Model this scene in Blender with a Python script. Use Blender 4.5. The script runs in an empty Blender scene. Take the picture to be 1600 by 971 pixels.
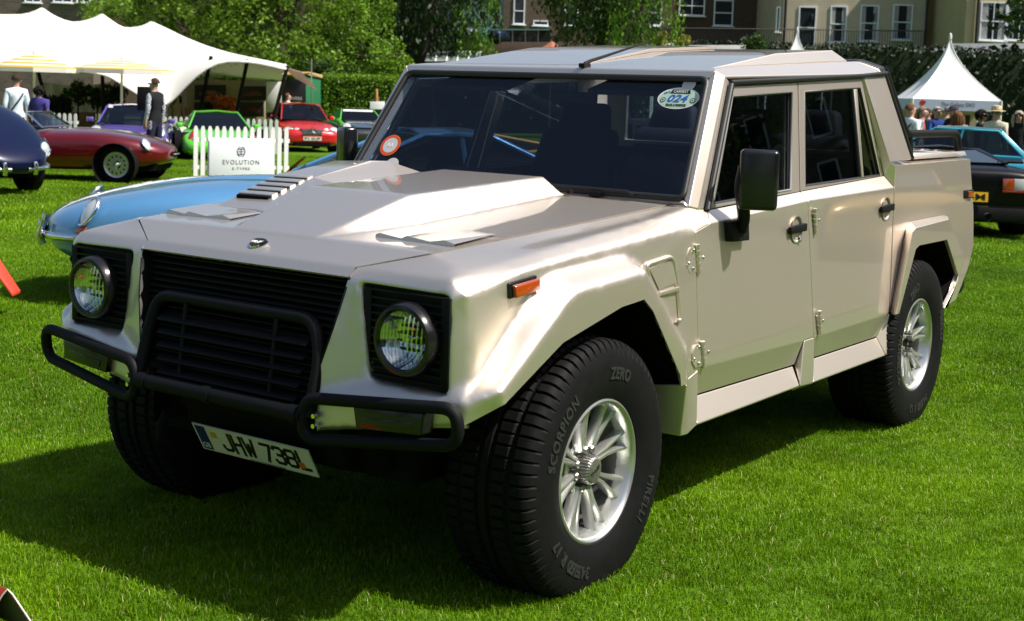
import bpy, bmesh, math, random
from mathutils import Vector, Matrix, Euler
R=math.radians
rnd=random.Random(7)
sc=bpy.context.scene
COL=sc.collection
# ---------------------------------------------------------------- camera
def cam_axes():
    y,p,r=-2.53162742,-0.106376443,0.0320552499
    f=Vector((math.cos(p)*math.cos(y),math.cos(p)*math.sin(y),math.sin(p)))
    rt=Vector((math.sin(y),-math.cos(y),0)); u=rt.cross(f)
    return math.cos(r)*rt+math.sin(r)*u, -math.sin(r)*rt+math.cos(r)*u, f
cd=bpy.data.cameras.new('camera'); cam=bpy.data.objects.new('camera',cd); COL.objects.link(cam)
rt,up_,fw=cam_axes()
CAM=Vector((3.61509406,3.10328667,1.60375762))
m=Matrix((rt,up_,-fw)).transposed().to_4x4(); m.translation=CAM; cam.matrix_world=m
cd.sensor_fit='HORIZONTAL'; cd.sensor_width=36; cd.lens=2132.87961/1600*36
cd.shift_y=-114.699463/1600; cd.clip_start=.05; cd.clip_end=2000
cd.dof.use_dof=True; cd.dof.focus_distance=5.4; cd.dof.aperture_fstop=7.0
sc.camera=cam
# ---------------------------------------------------------------- light
S=Vector((-.25,.68,1)).normalized()
w=bpy.data.worlds.new('World'); sc.world=w; w.use_nodes=True
nt=w.node_tree; bg=nt.nodes['Background']
sky=nt.nodes.new('ShaderNodeTexSky'); sky.sky_type='NISHITA'; sky.sun_disc=False
sky.sun_elevation=math.asin(S.z); sky.sun_rotation=math.atan2(S.x,S.y); sky.ozone_density=1.0; sky.dust_density=3.0
nt.links.new(sky.outputs[0],bg.inputs[0]); bg.inputs[1].default_value=0.095
sl=bpy.data.lights.new('sun','SUN'); sl.energy=5.0; sl.angle=R(.53); sl.color=(1,.955,.88)
so=bpy.data.objects.new('sun',sl); COL.objects.link(so); so.rotation_euler=S.to_track_quat('Z','Y').to_euler()
sc.view_settings.view_transform='Standard'; sc.view_settings.look='None'; sc.view_settings.exposure=0.60
sc.view_settings.gamma=1; sc.view_settings.use_curve_mapping=False
# ---------------------------------------------------------------- materials
def mat(name,col=(.5,.5,.5),rough=.5,metal=0,spec=.5,coat=0,coatr=.03,noise=0,nscale=8,bump=0,bscale=60,emit=None,rvar=0):
    m=bpy.data.materials.new(name); m.use_nodes=True; t=m.node_tree; b=t.nodes['Principled BSDF']
    b.inputs['Base Color'].default_value=(*col,1); b.inputs['Roughness'].default_value=rough
    b.inputs['Metallic'].default_value=metal; b.inputs['Specular IOR Level'].default_value=spec
    b.inputs['Coat Weight'].default_value=coat; b.inputs['Coat Roughness'].default_value=coatr
    if noise or bump or rvar:
        tc=t.nodes.new('ShaderNodeTexCoord')
    if noise or rvar:
        n=t.nodes.new('ShaderNodeTexNoise'); n.inputs['Scale'].default_value=nscale; n.inputs['Detail'].default_value=6
        t.links.new(tc.outputs['Object'],n.inputs['Vector'])
    if noise:
        r=t.nodes.new('ShaderNodeValToRGB'); r.color_ramp.elements[0].position=.3; r.color_ramp.elements[1].position=.7
        r.color_ramp.elements[0].color=(*[max(0,c*(1-noise)) for c in col],1); r.color_ramp.elements[1].color=(*[min(1,c*(1+noise)) for c in col],1)
        t.links.new(n.outputs['Fac'],r.inputs[0]); t.links.new(r.outputs[0],b.inputs['Base Color'])
    if rvar:
        mr=t.nodes.new('ShaderNodeMapRange'); mr.inputs['To Min'].default_value=max(0,rough-rvar); mr.inputs['To Max'].default_value=min(1,rough+rvar)
        t.links.new(n.outputs['Fac'],mr.inputs['Value']); t.links.new(mr.outputs[0],b.inputs['Roughness'])
    if bump:
        n2=t.nodes.new('ShaderNodeTexNoise'); n2.inputs['Scale'].default_value=bscale; n2.inputs['Detail'].default_value=4
        t.links.new(tc.outputs['Object'],n2.inputs['Vector'])
        bp=t.nodes.new('ShaderNodeBump'); bp.inputs['Strength'].default_value=bump; bp.inputs['Distance'].default_value=.02
        t.links.new(n2.outputs['Fac'],bp.inputs['Height']); t.links.new(bp.outputs[0],b.inputs['Normal'])
    if emit: b.inputs['Emission Color'].default_value=(*col,1); b.inputs['Emission Strength'].default_value=emit
    return m
def two_sided_ior(t,fr,ior):
    g=t.nodes.new('ShaderNodeNewGeometry'); mr=t.nodes.new('ShaderNodeMapRange')
    mr.inputs['To Min'].default_value=ior; mr.inputs['To Max'].default_value=1/ior
    t.links.new(g.outputs['Backfacing'],mr.inputs['Value']); t.links.new(mr.outputs[0],fr.inputs[0])
def glass_mat(name,tint=(.3,.35,.4),refl=.06,rough=0.0):
    m=bpy.data.materials.new(name); m.use_nodes=True; t=m.node_tree; t.nodes.remove(t.nodes['Principled BSDF'])
    out=t.nodes['Material Output']; tr=t.nodes.new('ShaderNodeBsdfTransparent'); tr.inputs[0].default_value=(*tint,1)
    gl=t.nodes.new('ShaderNodeBsdfGlossy'); gl.inputs['Roughness'].default_value=rough
    fr=t.nodes.new('ShaderNodeFresnel'); two_sided_ior(t,fr,1.48)
    mx=t.nodes.new('ShaderNodeMixShader'); t.links.new(fr.outputs[0],mx.inputs[0]); t.links.new(tr.outputs[0],mx.inputs[1]); t.links.new(gl.outputs[0],mx.inputs[2])
    t.links.new(mx.outputs[0],out.inputs[0]); return m
M={}
M['paint']=mat('champagne_paint',(.70,.625,.545),.48,.94,.5,1,.012,noise=.02,nscale=900,rvar=.02,bump=.035,bscale=5)
M['black']=mat('black_plastic',(.0045,.0045,.005),.6,0,.2,bump=.15,bscale=250)
M['blackgloss']=mat('black_gloss',(.008,.008,.009),.18,0,.5)
M['bar']=mat('black_bar_paint',(.003,.0032,.0045),.62,0,.18,rvar=.1,nscale=30)
M['void']=mat('dark_underbody',(.006,.006,.006),.9,0,.1)
M['rubber']=mat('rubber',(.0042,.0042,.0045),.68,0,.15,noise=.3,nscale=25,bump=.1,bscale=200)
M['seal']=mat('rubber_seal',(.01,.01,.01),.5)
M['alloy']=mat('wheel_alloy',(.62,.62,.60),.3,.85,.5,rvar=.06,nscale=40)
M['alloydark']=mat('wheel_barrel',(.25,.25,.25),.45,.8)
M['steel']=mat('bare_steel',(.35,.34,.32),.4,.9,noise=.2,nscale=60)
M['chrome']=mat('chrome',(.8,.8,.8),.06,1)
M['amber']=mat('amber_lens',(.30,.045,.004),.12,0,.6,1)
M['redlens']=mat('red_lens',(.35,.01,.01),.12,0,.6,1)
M['white']=mat('white_print',(.75,.75,.74),.4)
M['platew']=mat('plate_white',(.62,.62,.55),.35,noise=.05,nscale=20)
M['platey']=mat('plate_yellow',(.75,.42,.01),.35)
M['ink']=mat('black_print',(.01,.01,.01),.4)
M['blueink']=mat('blue_print',(.02,.10,.38),.4)
M['gbblue']=mat('plate_blue',(.01,.02,.12),.4)
M['orange']=mat('orange_print',(.62,.12,.02),.4)
M['mint']=mat('mint_print',(.38,.52,.42),.4)
M['pgrey']=mat('grey_print',(.45,.45,.46),.4)
M['redp']=mat('red_print',(.55,.03,.03),.4)
M['wsglass']=glass_mat('windscreen_glass',(.68,.73,.79))
M['sideglass']=glass_mat('dark_side_glass',(.50,.53,.56))
M['lens']=None
M['seat']=mat('dark_seat_cloth',(.012,.013,.016),.7,bump=.2,bscale=120)
M['yellowdot']=mat('yellow_sticker',(.45,.35,.02),.5)
# ---------------------------------------------------------------- helpers
def tag(o,label=None,cat=None,group=None,kind=None):
    if label: o['label']=label
    if cat: o['category']=cat
    if group: o['group']=group
    if kind: o['kind']=kind
    return o
def empty(name,loc=(0,0,0),rz=0,label=None,cat=None,group=None):
    o=bpy.data.objects.new(name,None); COL.objects.link(o); o.location=loc; o.rotation_euler=(0,0,rz); o.empty_display_size=.2
    return tag(o,label,cat,group)
def smooth_by_angle(bm,ang=32):
    a=R(ang)
    for f in bm.faces: f.smooth=True
    for e in bm.edges:
        e.smooth = (len(e.link_faces)==2 and e.calc_face_angle(9)<a)
def link(name,bm,m,parent=None,ang=32):
    smooth_by_angle(bm,ang)
    me=bpy.data.meshes.new(name); bm.to_mesh(me); bm.free()
    ms=m if isinstance(m,(list,tuple)) else [m]
    for x in ms: me.materials.append(x)
    o=bpy.data.objects.new(name,me); COL.objects.link(o)
    if parent: o.parent=parent
    return o
def panel(name,verts,faces,m,parent=None,th=.012,bev=.006,seg=3,inside=(-1.4,0,.85),ang=20,relax=None):
    """sheet-metal panel: shell given thickness inwards and rounded edges"""
    bm=bmesh.new(); vs=[bm.verts.new(v) for v in verts]
    for f in faces:
        try: bm.faces.new([vs[i] for i in f])
        except ValueError: pass
    bmesh.ops.remove_doubles(bm,verts=bm.verts[:],dist=.0004)
    bmesh.ops.recalc_face_normals(bm,faces=bm.faces[:])
    bm.normal_update(); ins=Vector(inside)
    done=set()
    for f0 in bm.faces:
        if f0 in done: continue
        comp=[f0]; done.add(f0); i=0
        while i<len(comp):
            for e in comp[i].edges:
                for g in e.link_faces:
                    if g not in done: done.add(g); comp.append(g)
            i+=1
        s=sum(f.normal.dot(f.calc_center_median()-ins)*f.calc_area() for f in comp)
        if s<0: bmesh.ops.reverse_faces(bm,faces=comp)
    if relax:      # pressed-metal radius: fine mesh, then ease the creases
        ln,it=relax
        cs=[v.co for v in bm.verts]
        for ax in range(3):
            lo=min(c[ax] for c in cs); hi=max(c[ax] for c in cs); k=lo+ln*.53
            while k<hi:
                p=Vector((0,0,0)); p[ax]=k; n=Vector((0,0,0)); n[ax]=1
                bmesh.ops.bisect_plane(bm,geom=bm.verts[:]+bm.edges[:]+bm.faces[:],dist=ln*.04,plane_co=p,plane_no=n); k+=ln
        bmesh.ops.triangulate(bm,faces=bm.faces[:],quad_method='BEAUTY',ngon_method='BEAUTY')
        bmesh.ops.remove_doubles(bm,verts=bm.verts[:],dist=ln*.10)
        inner=[v for v in bm.verts if all(len(e.link_faces)==2 for e in v.link_edges)]
        for _ in range(it): bmesh.ops.smooth_vert(bm,verts=inner,factor=.5,use_axis_x=True,use_axis_y=True,use_axis_z=True)
        bmesh.ops.dissolve_degenerate(bm,dist=.0002,edges=bm.edges[:])
        bm.normal_update()
    o=link(name,bm,m,parent,180 if (bev or relax) else 15)
    if th:
        s=o.modifiers.new('thickness','SOLIDIFY'); s.thickness=th; s.offset=-1; s.use_even_offset=not relax; s.use_quality_normals=not relax; s.thickness_clamp=1.0
    if bev:
        b=o.modifiers.new('round','BEVEL'); b.width=bev; b.segments=seg; b.limit_method='ANGLE'; b.angle_limit=R(ang); b.harden_normals=True; b.use_clamp_overlap=True
    return o
def mir(vs): return [(x,-y,z) for x,y,z in vs]
def panel2(name,verts,faces,m,parent=None,**k):
    a=panel(name,verts,faces,m,parent,**k)
    if 'inside' in k: i=k.pop('inside'); k['inside']=(i[0],-i[1],i[2])
    return a,panel(name,mir(verts),faces,m,parent,**k)
def add_box(bm,c,s,rot=None,mi=0):
    r=bmesh.ops.create_cube(bm,size=1); 
    M4=Matrix.Translation(c)@(rot.to_4x4() if rot else Matrix())@Matrix.Diagonal((*s,1))
    bmesh.ops.transform(bm,matrix=M4,verts=r['verts'])
    fs={f for v in r['verts'] for f in v.link_faces}
    for f in fs: f.material_index=mi
    return r['verts']
def box(name,c,s,m,parent=None,bev=.004,rot=None,seg=2):
    bm=bmesh.new(); add_box(bm,c,s,rot)
    if bev: bmesh.ops.bevel(bm,geom=bm.edges[:],offset=min(bev,min(s)*.45),segments=seg,affect='EDGES',profile=.5)
    return link(name,bm,m,parent,40)
def hexa(name,pts,m,parent=None,bev=.006,seg=2):
    """convex block from 8 corner points (bottom 4 then top 4)"""
    bm=bmesh.new(); vs=[bm.verts.new(p) for p in pts]
    for f in ((3,2,1,0),(4,5,6,7),(0,1,5,4),(1,2,6,5),(2,3,7,6),(3,0,4,7)): bm.faces.new([vs[i] for i in f])
    bmesh.ops.recalc_face_normals(bm,faces=bm.faces[:])
    if bev: bmesh.ops.bevel(bm,geom=bm.edges[:],offset=bev,segments=seg,affect='EDGES',profile=.5)
    return link(name,bm,m,parent,40)
def extr(name,poly,d,m,parent=None,bev=.003,seg=2):
    """flat polygon (3-D points) extruded along vector d"""
    bm=bmesh.new(); a=[bm.verts.new(p) for p in poly]; d=Vector(d); b=[bm.verts.new(Vector(p)+d) for p in poly]
    n=len(poly); bm.faces.new(a); bm.faces.new(b[::-1])
    for i in range(n): bm.faces.new((a[i],b[i],b[(i+1)%n],a[(i+1)%n]))
    bmesh.ops.recalc_face_normals(bm,faces=bm.faces[:])
    if bev: bmesh.ops.bevel(bm,geom=bm.edges[:],offset=bev,segments=seg,affect='EDGES',profile=.5)
    return link(name,bm,m,parent,40)
def smoothpath(pts,closed=False,r=.05,n=5):
    """round the corners of a polyline"""
    P=[Vector(p) for p in pts]; out=[]; N=len(P)
    for i in range(N):
        if not closed and i in (0,N-1): out.append(P[i]); continue
        a,b,c=P[i-1],P[i],P[(i+1)%N]
        d1=(a-b); d2=(c-b); k=min(r,d1.length*.48,d2.length*.48); p=b+d1.normalized()*k; q=b+d2.normalized()*k
        for j in range(n+1):
            t=j/n; out.append(p*(1-t)**2+b*2*t*(1-t)+q*t*t)
    return out
def add_tube(bm,path,rad,seg=10,closed=False,mi=0,cap=True):
    P=[Vector(p) for p in path]; N=len(P); rings=[]
    rr=rad if hasattr(rad,'__len__') else [rad]*N
    T=[]
    for i in range(N):
        a=P[i-1] if (i>0 or closed) else P[i]; b=P[(i+1)%N] if (i<N-1 or closed) else P[i]
        T.append((b-a).normalized())
    n=T[0].orthogonal().normalized()
    if abs(T[0].z)<.9: n=T[0].cross(Vector((0,0,1))).normalized()
    for i in range(N):
        if i: 
            n=(n-T[i]*n.dot(T[i])); n=n.normalized() if n.length>1e-6 else T[i].orthogonal().normalized()
        b=T[i].cross(n)
        rings.append([bm.verts.new(P[i]+(n*math.cos(2*math.pi*k/seg)+b*math.sin(2*math.pi*k/seg))*rr[i]) for k in range(seg)])
    for i in range(N if closed else N-1):
        A,B=rings[i],rings[(i+1)%N]
        for k in range(seg):
            f=bm.faces.new((A[k],A[(k+1)%seg],B[(k+1)%seg],B[k])); f.material_index=mi
    if cap and not closed:
        for A in (rings[0][::-1],rings[-1]):
            f=bm.faces.new(A); f.material_index=mi
def tube(name,path,rad,m,parent=None,seg=10,closed=False):
    bm=bmesh.new(); add_tube(bm,path,rad,seg,closed); bmesh.ops.recalc_face_normals(bm,faces=bm.faces[:]); return link(name,bm,m,parent,50)
def add_lathe(bm,prof,seg,axis='y',mi=0,close=False,origin=(0,0,0)):
    """revolve (radius, along) profile"""
    rings=[]; o=Vector(origin)
    for k in range(seg):
        a=2*math.pi*k/seg; c,s=math.cos(a),math.sin(a); ring=[]
        for r,h in prof:
            p={'y':(r*s,h,r*c),'z':(r*c,r*s,h),'x':(h,r*c,r*s)}[axis]; ring.append(bm.verts.new(o+Vector(p)))
        rings.append(ring)
    n=len(prof)
    for k in range(seg):
        A,B=rings[k],rings[(k+1)%seg]
        for i in range(n-1):
            f=bm.faces.new((A[i],A[i+1],B[i+1],B[i])); f.material_index=mi
    return rings
def lathe(name,prof,seg,m,parent=None,axis='y',ang=35,origin=(0,0,0)):
    bm=bmesh.new(); add_lathe(bm,prof,seg,axis,origin=origin)
    bmesh.ops.remove_doubles(bm,verts=bm.verts[:],dist=1e-5); bmesh.ops.recalc_face_normals(bm,faces=bm.faces[:]); return link(name,bm,m,parent,ang)
def disc(bm,c,r,nrm,up,seg=24,ry=None,mi=0):
    n=Vector(nrm).normalized(); u=Vector(up); u=(u-n*u.dot(n)).normalized(); v=u.cross(n); ry=ry or r; c=Vector(c)
    f=bm.faces.new([bm.verts.new(c+v*r*math.cos(2*math.pi*k/seg)+u*ry*math.sin(2*math.pi*k/seg)) for k in range(seg)]); f.material_index=mi
    f.normal_update()
    if f.normal.dot(n)<0: f.normal_flip()
    return f
def text_mesh(txt,size,ext=.001,align='CENTER',sx=1.,bold=0.,spacing=1.,shear=0.):
    c=bpy.data.curves.new('t','FONT'); c.body=txt; c.size=size; c.extrude=ext; c.align_x=align; c.align_y='CENTER'; c.offset=bold; c.space_character=spacing; c.shear=shear; c.resolution_u=3
    o=bpy.data.objects.new('t',c); COL.objects.link(o); dg=bpy.context.evaluated_depsgraph_get()
    me=bpy.data.meshes.new_from_object(o.evaluated_get(dg)); bpy.data.objects.remove(o); bpy.data.curves.remove(c)
    if sx!=1:
        for v in me.vertices: v.co.x*=sx
    return me
def text_obj(name,txt,size,m,o,right,upv,parent=None,fit=None,fith=None,**k):
    """lettering laid on a plane: o origin (centre), right/up unit vectors"""
    me=text_mesh(txt,size,**k); me.name=name; me.materials.clear(); me.materials.append(m)
    r=Vector(right).normalized(); u=Vector(upv).normalized(); n=r.cross(u)
    xs=[v.co.x for v in me.vertices]; s=1; ys=[v.co.y for v in me.vertices]; t=1
    if fit and xs: s=fit/(max(xs)-min(xs))
    if fith: t=fith/(max(ys)-min(ys)); cy=(max(ys)+min(ys))/2
    else: cy=0
    cx=(max(xs)+min(xs))/2 if fit else 0
    for v in me.vertices: v.co=Vector(o)+r*(v.co.x-cx)*s+u*(v.co.y-cy)*t+n*v.co.z
    ob=bpy.data.objects.new(name,me); COL.objects.link(ob)
    if parent: ob.parent=parent
    return ob
def copy_tree(o,parent=None):
    c=o.copy(); COL.objects.link(c)
    if parent: c.parent=parent
    for ch in list(o.children): copy_tree(ch,c)
    return c
# site frame for the background: u metres to the right of the camera's line of sight, t metres ahead
HF=Vector((fw.x,fw.y,0)).normalized(); HR=Vector((HF.y,-HF.x,0))
def gz(u,t):
    k=min(1,max(0,(t-8)/6)); wl=1/(1+math.exp((u-1)/4))
    f=min(1,max(0,(6.3-t)/1.6)); f=f*f*(3-2*f)
    return .026+.030*f-(.0065+.006*wl)*max(0,t-9)*k
def W(u,t,z=0): 
    p=CAM+HR*u+HF*t; return Vector((p.x,p.y,gz(u,t)+z))
YAW=math.atan2(HF.y,HF.x)
# ================================================================ THE TRUCK
# own frame: x forward, y left, z up, front axle at x=0
def rib_glass(name):
    m=bpy.data.materials.new(name); m.use_nodes=True; t=m.node_tree; t.nodes.remove(t.nodes['Principled BSDF'])
    out=t.nodes['Material Output']; tr=t.nodes.new('ShaderNodeBsdfTransparent'); tr.inputs[0].default_value=(.8,.85,.85,1)
    gl=t.nodes.new('ShaderNodeBsdfGlossy'); gl.inputs['Roughness'].default_value=.02
    fr=t.nodes.new('ShaderNodeFresnel'); two_sided_ior(t,fr,1.6)
    tc=t.nodes.new('ShaderNodeTexCoord'); wv=t.nodes.new('ShaderNodeTexWave'); wv.bands_direction='Y'; wv.inputs['Scale'].default_value=22
    t.links.new(tc.outputs['Object'],wv.inputs['Vector'])
    bp=t.nodes.new('ShaderNodeBump'); bp.inputs['Strength'].default_value=.9; bp.inputs['Distance'].default_value=.01
    t.links.new(wv.outputs['Fac'],bp.inputs['Height']); t.links.new(bp.outputs[0],gl.inputs['Normal']); t.links.new(bp.outputs[0],fr.inputs['Normal'])
    mx=t.nodes.new('ShaderNodeMixShader'); t.links.new(fr.outputs[0],mx.inputs[0]); t.links.new(tr.outputs[0],mx.inputs[1]); t.links.new(gl.outputs[0],mx.inputs[2])
    t.links.new(mx.outputs[0],out.inputs[0]); return m
M['lens']=rib_glass('headlight_glass')
TR=empty('offroad_truck',(0,0,0),0,'champagne angular off-road pickup with black bull bars and plate JHW 738L','truck')
P=M['paint']
hz=lambda x: 1.131+.073*(.505-x)
# ---- hood
hv=[(.650,.452,1.050),(.624,.457,1.077),(.506,.645,1.127),(.504,.176,1.131),(.105,.233,1.251),(-.677,.242,1.288),
    (.42,.235,1.137),(.13,.295,hz(.13)),(-.655,.31,hz(-.655)),(-.705,.325,1.220),(-.785,.745,1.217),(-.765,.33,1.224)]
hv=hv+mir(hv)   # 0..11 left, 12..23 right
hf=[(12,0,1,13),(13,1,2,3,15,14),(15,3,4,16),(16,4,5,17),(17,5,9,21),
    (3,6,7,4),(4,7,8,5),(5,8,9),(2,10,11,9,8,7,6,3),
    (16,19,18,15),(17,20,19,16),(21,20,17),(15,18,19,20,21,23,22,14),(21,9,11,23)]
HOOD=panel('hood',hv,hf,P,TR,th=.012,bev=0,relax=(.013,3),inside=(0,0,.6),ang=12)
# raised louvred intake on the right-hand side of the hood
rb=[(.20,-.395,1.160),(.20,-.60,1.153),(-.10,-.40,1.263),(-.10,-.592,1.259),(-.42,-.40,1.318),(-.42,-.592,1.307),(-.53,-.40,1.314),(-.53,-.59,1.304),
    (-.66,-.37,1.222),(-.66,-.62,1.215),(.26,-.27,1.165),(-.10,-.27,1.245),(-.60,-.27,1.270),(.20,-.63,1.150),(-.10,-.66,1.168),(-.53,-.66,1.198),(-.70,-.28,1.22)]
panel('hood_intake',rb,[(0,1,3,2),(2,3,5,4),(4,5,7,6),(6,7,9,8),(10,0,2,11),(11,2,4,6,12),(12,6,8,16),(1,13,14,3),(3,14,15,5),(5,15,7),(7,15,9)],P,TR,th=.01,bev=.008,inside=(-.2,-.5,1.0),ang=12)
for i in range(5):
    a=(i+.30)/5; x=.128-.228*a; z=1.192+.0705*a
    hexa('louvre_slot',[(x,-.418,z-.01),(x,-.578,z-.012),(x-.015,-.578,z-.004),(x-.015,-.418,z-.002),(x,-.418,z+.0025),(x,-.578,z+.0005),(x-.015,-.578,z+.0047),(x-.015,-.418,z+.0067)],M['void'],TR,bev=0)
    hexa('louvre',[(x-.0145,-.412,z-.004),(x-.0145,-.584,z-.006),(x-.044,-.584,z+.002),(x-.044,-.412,z+.004),(x-.0145,-.412,z+.0095),(x-.0145,-.584,z+.0075),(x-.044,-.584,z+.0155),(x-.044,-.412,z+.0175)],P,TR,bev=.0015)
# pleated hood vents
def vent(peaks,vall,apx,y0,y1,base):
    x0,x1=.388,.158; h=.013
    f=[(x0,y0,hz(x0)+.008)]; 
    for p,v in zip(peaks,vall): f+= [(x0,p,hz(x0)+h),(x0,v,hz(x0)+.004)]
    rear=[(x1,a,hz(x1)+.003) for a in apx]
    vs=f+rear; nf=len(f); fs=[]
    for k in range(len(peaks)):
        pk=1+2*k; vl=2+2*k; ap=nf+k
        fs.append((pk,vl,ap))
        if k+1<len(peaks): fs.append((vl,pk+2,nf+k+1)); fs.append((vl,nf+k+1,ap))
        if k==0: fs.append((0,1,ap))
    b=[(x0+.003,v[1],hz(x0)-.003) for v in f]; o=len(vs); vs+=b
    for i in range(nf-1): fs.append((i,i+1,o+i+1,o+i))
    return panel('hood_vent',vs,fs,P,TR,th=0,bev=0,inside=(.27,base,1.0))
vent([.345,.452,.602],[.432,.545,.640],[.325,.472,.632],.330,.64,.5)
vent([-.625,-.525,-.355],[-.548,-.435,-.318],[-.675,-.535,-.33],-.64,-.32,-.5)
# emblem on the hood
em=empty('hood_emblem',(0,0,0)); em.parent=TR
hn=Vector((.053,0,.119)).normalized(); hu=Vector((-.119,0,.053)).normalized()
bm=bmesh.new(); sh=[(0,-.030),(.018,-.02),(.029,.0),(.031,.018),(.022,.026),(0,.030),(-.022,.026),(-.031,.018),(-.029,0),(-.018,-.02)]
c0=Vector((.574,0,1.1015))
a=[bm.verts.new(c0+Vector((0,1,0))*p[0]*1.05+hu*p[1]*1.0) for p in sh]; b=[bm.verts.new(c0+hn*.005+Vector((0,1,0))*p[0]*.98+hu*p[1]*.93) for p in sh]
bm.faces.new(b); 
for i in range(10): bm.faces.new((a[i],a[(i+1)%10],b[(i+1)%10],b[i]))
bmesh.ops.recalc_face_normals(bm,faces=bm.faces[:]); link('badge_rim',bm,M['chrome'],em)
bm=bmesh.new(); f=bm.faces.new([bm.verts.new(c0+hn*.0058+Vector((0,1,0))*p[0]*.90+hu*p[1]*.85) for p in sh]); f.normal_update()
if f.normal.dot(hn)<0: f.normal_flip()
link('badge_face',bm,M['ink'],em)
text_obj('badge_script','Wolff',.022,M['white'],c0+hn*.0064,(0,1,0),hu,em,fit=.044,shear=.3)
# ---- front fenders
fv=[(.622,.461,1.075),(.505,.653,1.124),(.621,.812,1.076),(-.77,.752,1.212),        #0-3 shut line & corner
    (.40,.815,1.104),(.055,.815,1.139),(-.21,.815,1.160),(-.49,.815,1.185),(-.76,.822,1.213), #4-8 band top
    (.618,.861,1.038),(.389,.876,1.083),(.088,.879,1.107),(-.189,.882,1.126),(-.565,.889,1.150),(-.785,.890,1.157), #9-14 crease
    (.53,.742,1.104),(.357,.742,1.122),(-.05,.750,1.146),(-.52,.775,1.181), #15-18 mid crease
    (-.85,.843,1.199),(.604,.866,.968),(.613,.873,.793),(.650,.882,.740)]   #19-22
ff=[(0,1,15,2),(1,3,18,17,16,15),(2,15,16,4),(4,16,17,5),(5,17,6),(6,17,18,7),(7,18,3,8),
    (2,4,10,9),(4,5,11,10),(5,6,12,11),(6,7,13,12),(7,8,14,13),(8,19,14)]
FI=[(.650,.882,.740),(.397,.873,.944),(.307,.872,1.029),(.255,.872,1.061),(.148,.875,1.071),(-.175,.884,1.086),(-.218,.886,1.076),(-.313,.891,1.038)]
k=len(fv); fv+=FI+[(-.60,.914,.74),(-.663,.897,1.135),(-.690,.920,.645),(-.605,.919,.60)]
# side skin: front part, over the flare, behind the flare to the door
ff+=[(9,10,k+2,k+1,k,21,20),(10,11,k+4,k+3,k+2),(11,12,k+5,k+4),(12,13,k+6,k+5),(13,14,k+9,k+7,k+6),(k+7,k+9,k+10,k+8),(k+8,k+10,k+11)]
# front flare
FR=[(.590,.965,.777),(.266,.965,.992),(.208,.965,1.020),(-.205,.965,1.042),(-.340,.965,.915),(-.499,.965,.749),(-.522,.965,.622)]
FA=[(.564,.965,.738),(.275,.965,.873),(-.059,.965,.942),(-.200,.965,.951),(-.263,.965,.905),(-.471,.965,.662),(-.480,.965,.622)]
lo=[(.650,.882,.740),(.652,.874,.670)]
def join(parts):
    V=[];F=[]
    for v,f in parts:
        o=len(V); V+=v; F+=[tuple(i+o for i in q) for q in f]
    return V,F
v=FI+FR+FA+lo+[(-.60,.914,.74),(-.605,.919,.60)]
# idx FI0-7 FR8-14 FA15-21 lo22-23 end24-25
f=[(0,1,9,8),(1,2,10,9),(2,3,4,10),(4,5,6,11,10),(6,7,11),(7,12,11),(7,24,13,12),(24,25,14,13),
   (8,9,16,15),(9,10,17,16),(10,11,18,17),(11,12,19,18),(12,13,20,19),(13,14,21,20),(22,0,8),(22,8,15,23)]
OP=[(.655,.504,1.037),(.646,.819,1.032),(.652,.822,.757),(.657,.550,.761)]
nv=[(.622,.461,1.075),(.621,.812,1.076),(.618,.861,1.038),(.604,.866,.968),(.613,.873,.793),(.650,.882,.740), #0-5
    (.649,.455,1.050),(.685,.425,.90),(.721,.372,.705)]+OP+[(.60,.504,1.037),(.60,.819,1.032),(.60,.822,.757),(.60,.550,.761)]
nf=[(0,1,10,9),(0,9,6),(6,9,12,7),(7,12,8),(1,2,10),(2,3,10),(3,4,11,10),(4,5,11),(12,11,5,8),
    (9,10,14,13),(10,11,15,14),(11,12,16,15),(12,9,13,16)]
lv=[(.650,.882,.740),(.721,.372,.705),(.722,.408,.597),(.652,.874,.670),(.60,.87,.66),(.60,.40,.585)]
lf=[(0,1,2,3),(3,2,5,4)]
V,F=join([(fv,ff),(v,f),(nv,nf),(lv,lf)])
for s in (0,1):
    o=panel('fender',V if s==0 else mir(V),F,P,TR,th=.010,bev=0,relax=(.014,6),inside=(-.1,(-.3,.3)[s],.7),ang=10)
# vent frame on the fender behind the flare
for s in (1,-1):
    q=lambda p: (p[0],p[1]*s,p[2])
    path=smoothpath([q((-.345,.893,1.01)),q((-.330,.892,1.045)),q((-.500,.899,1.062)),q((-.535,.905,.95)),q((-.552,.913,.83)),q((-.512,.913,.84))],r=.035)
    bm=bmesh.new(); add_tube(bm,path,.009,8); bmesh.ops.recalc_face_normals(bm,faces=bm.faces[:])
    fr=link('side_vent_frame',bm,P,TR,60)
    hexa('side_vent_shelf',[q((-.41,.89,.936)),q((-.535,.897,.942)),q((-.535,.915,.938)),q((-.41,.909,.932)),q((-.41,.89,.950)),q((-.535,.897,.956)),q((-.535,.915,.954)),q((-.41,.909,.948))],P,fr,bev=.003)
    extr('side_vent_panel',[q((-.35,.8935,1.03)),q((-.50,.8985,1.048)),q((-.528,.9065,.97)),q((-.41,.901,.955))],(0,.003*s,0),P,fr,bev=0)
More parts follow.
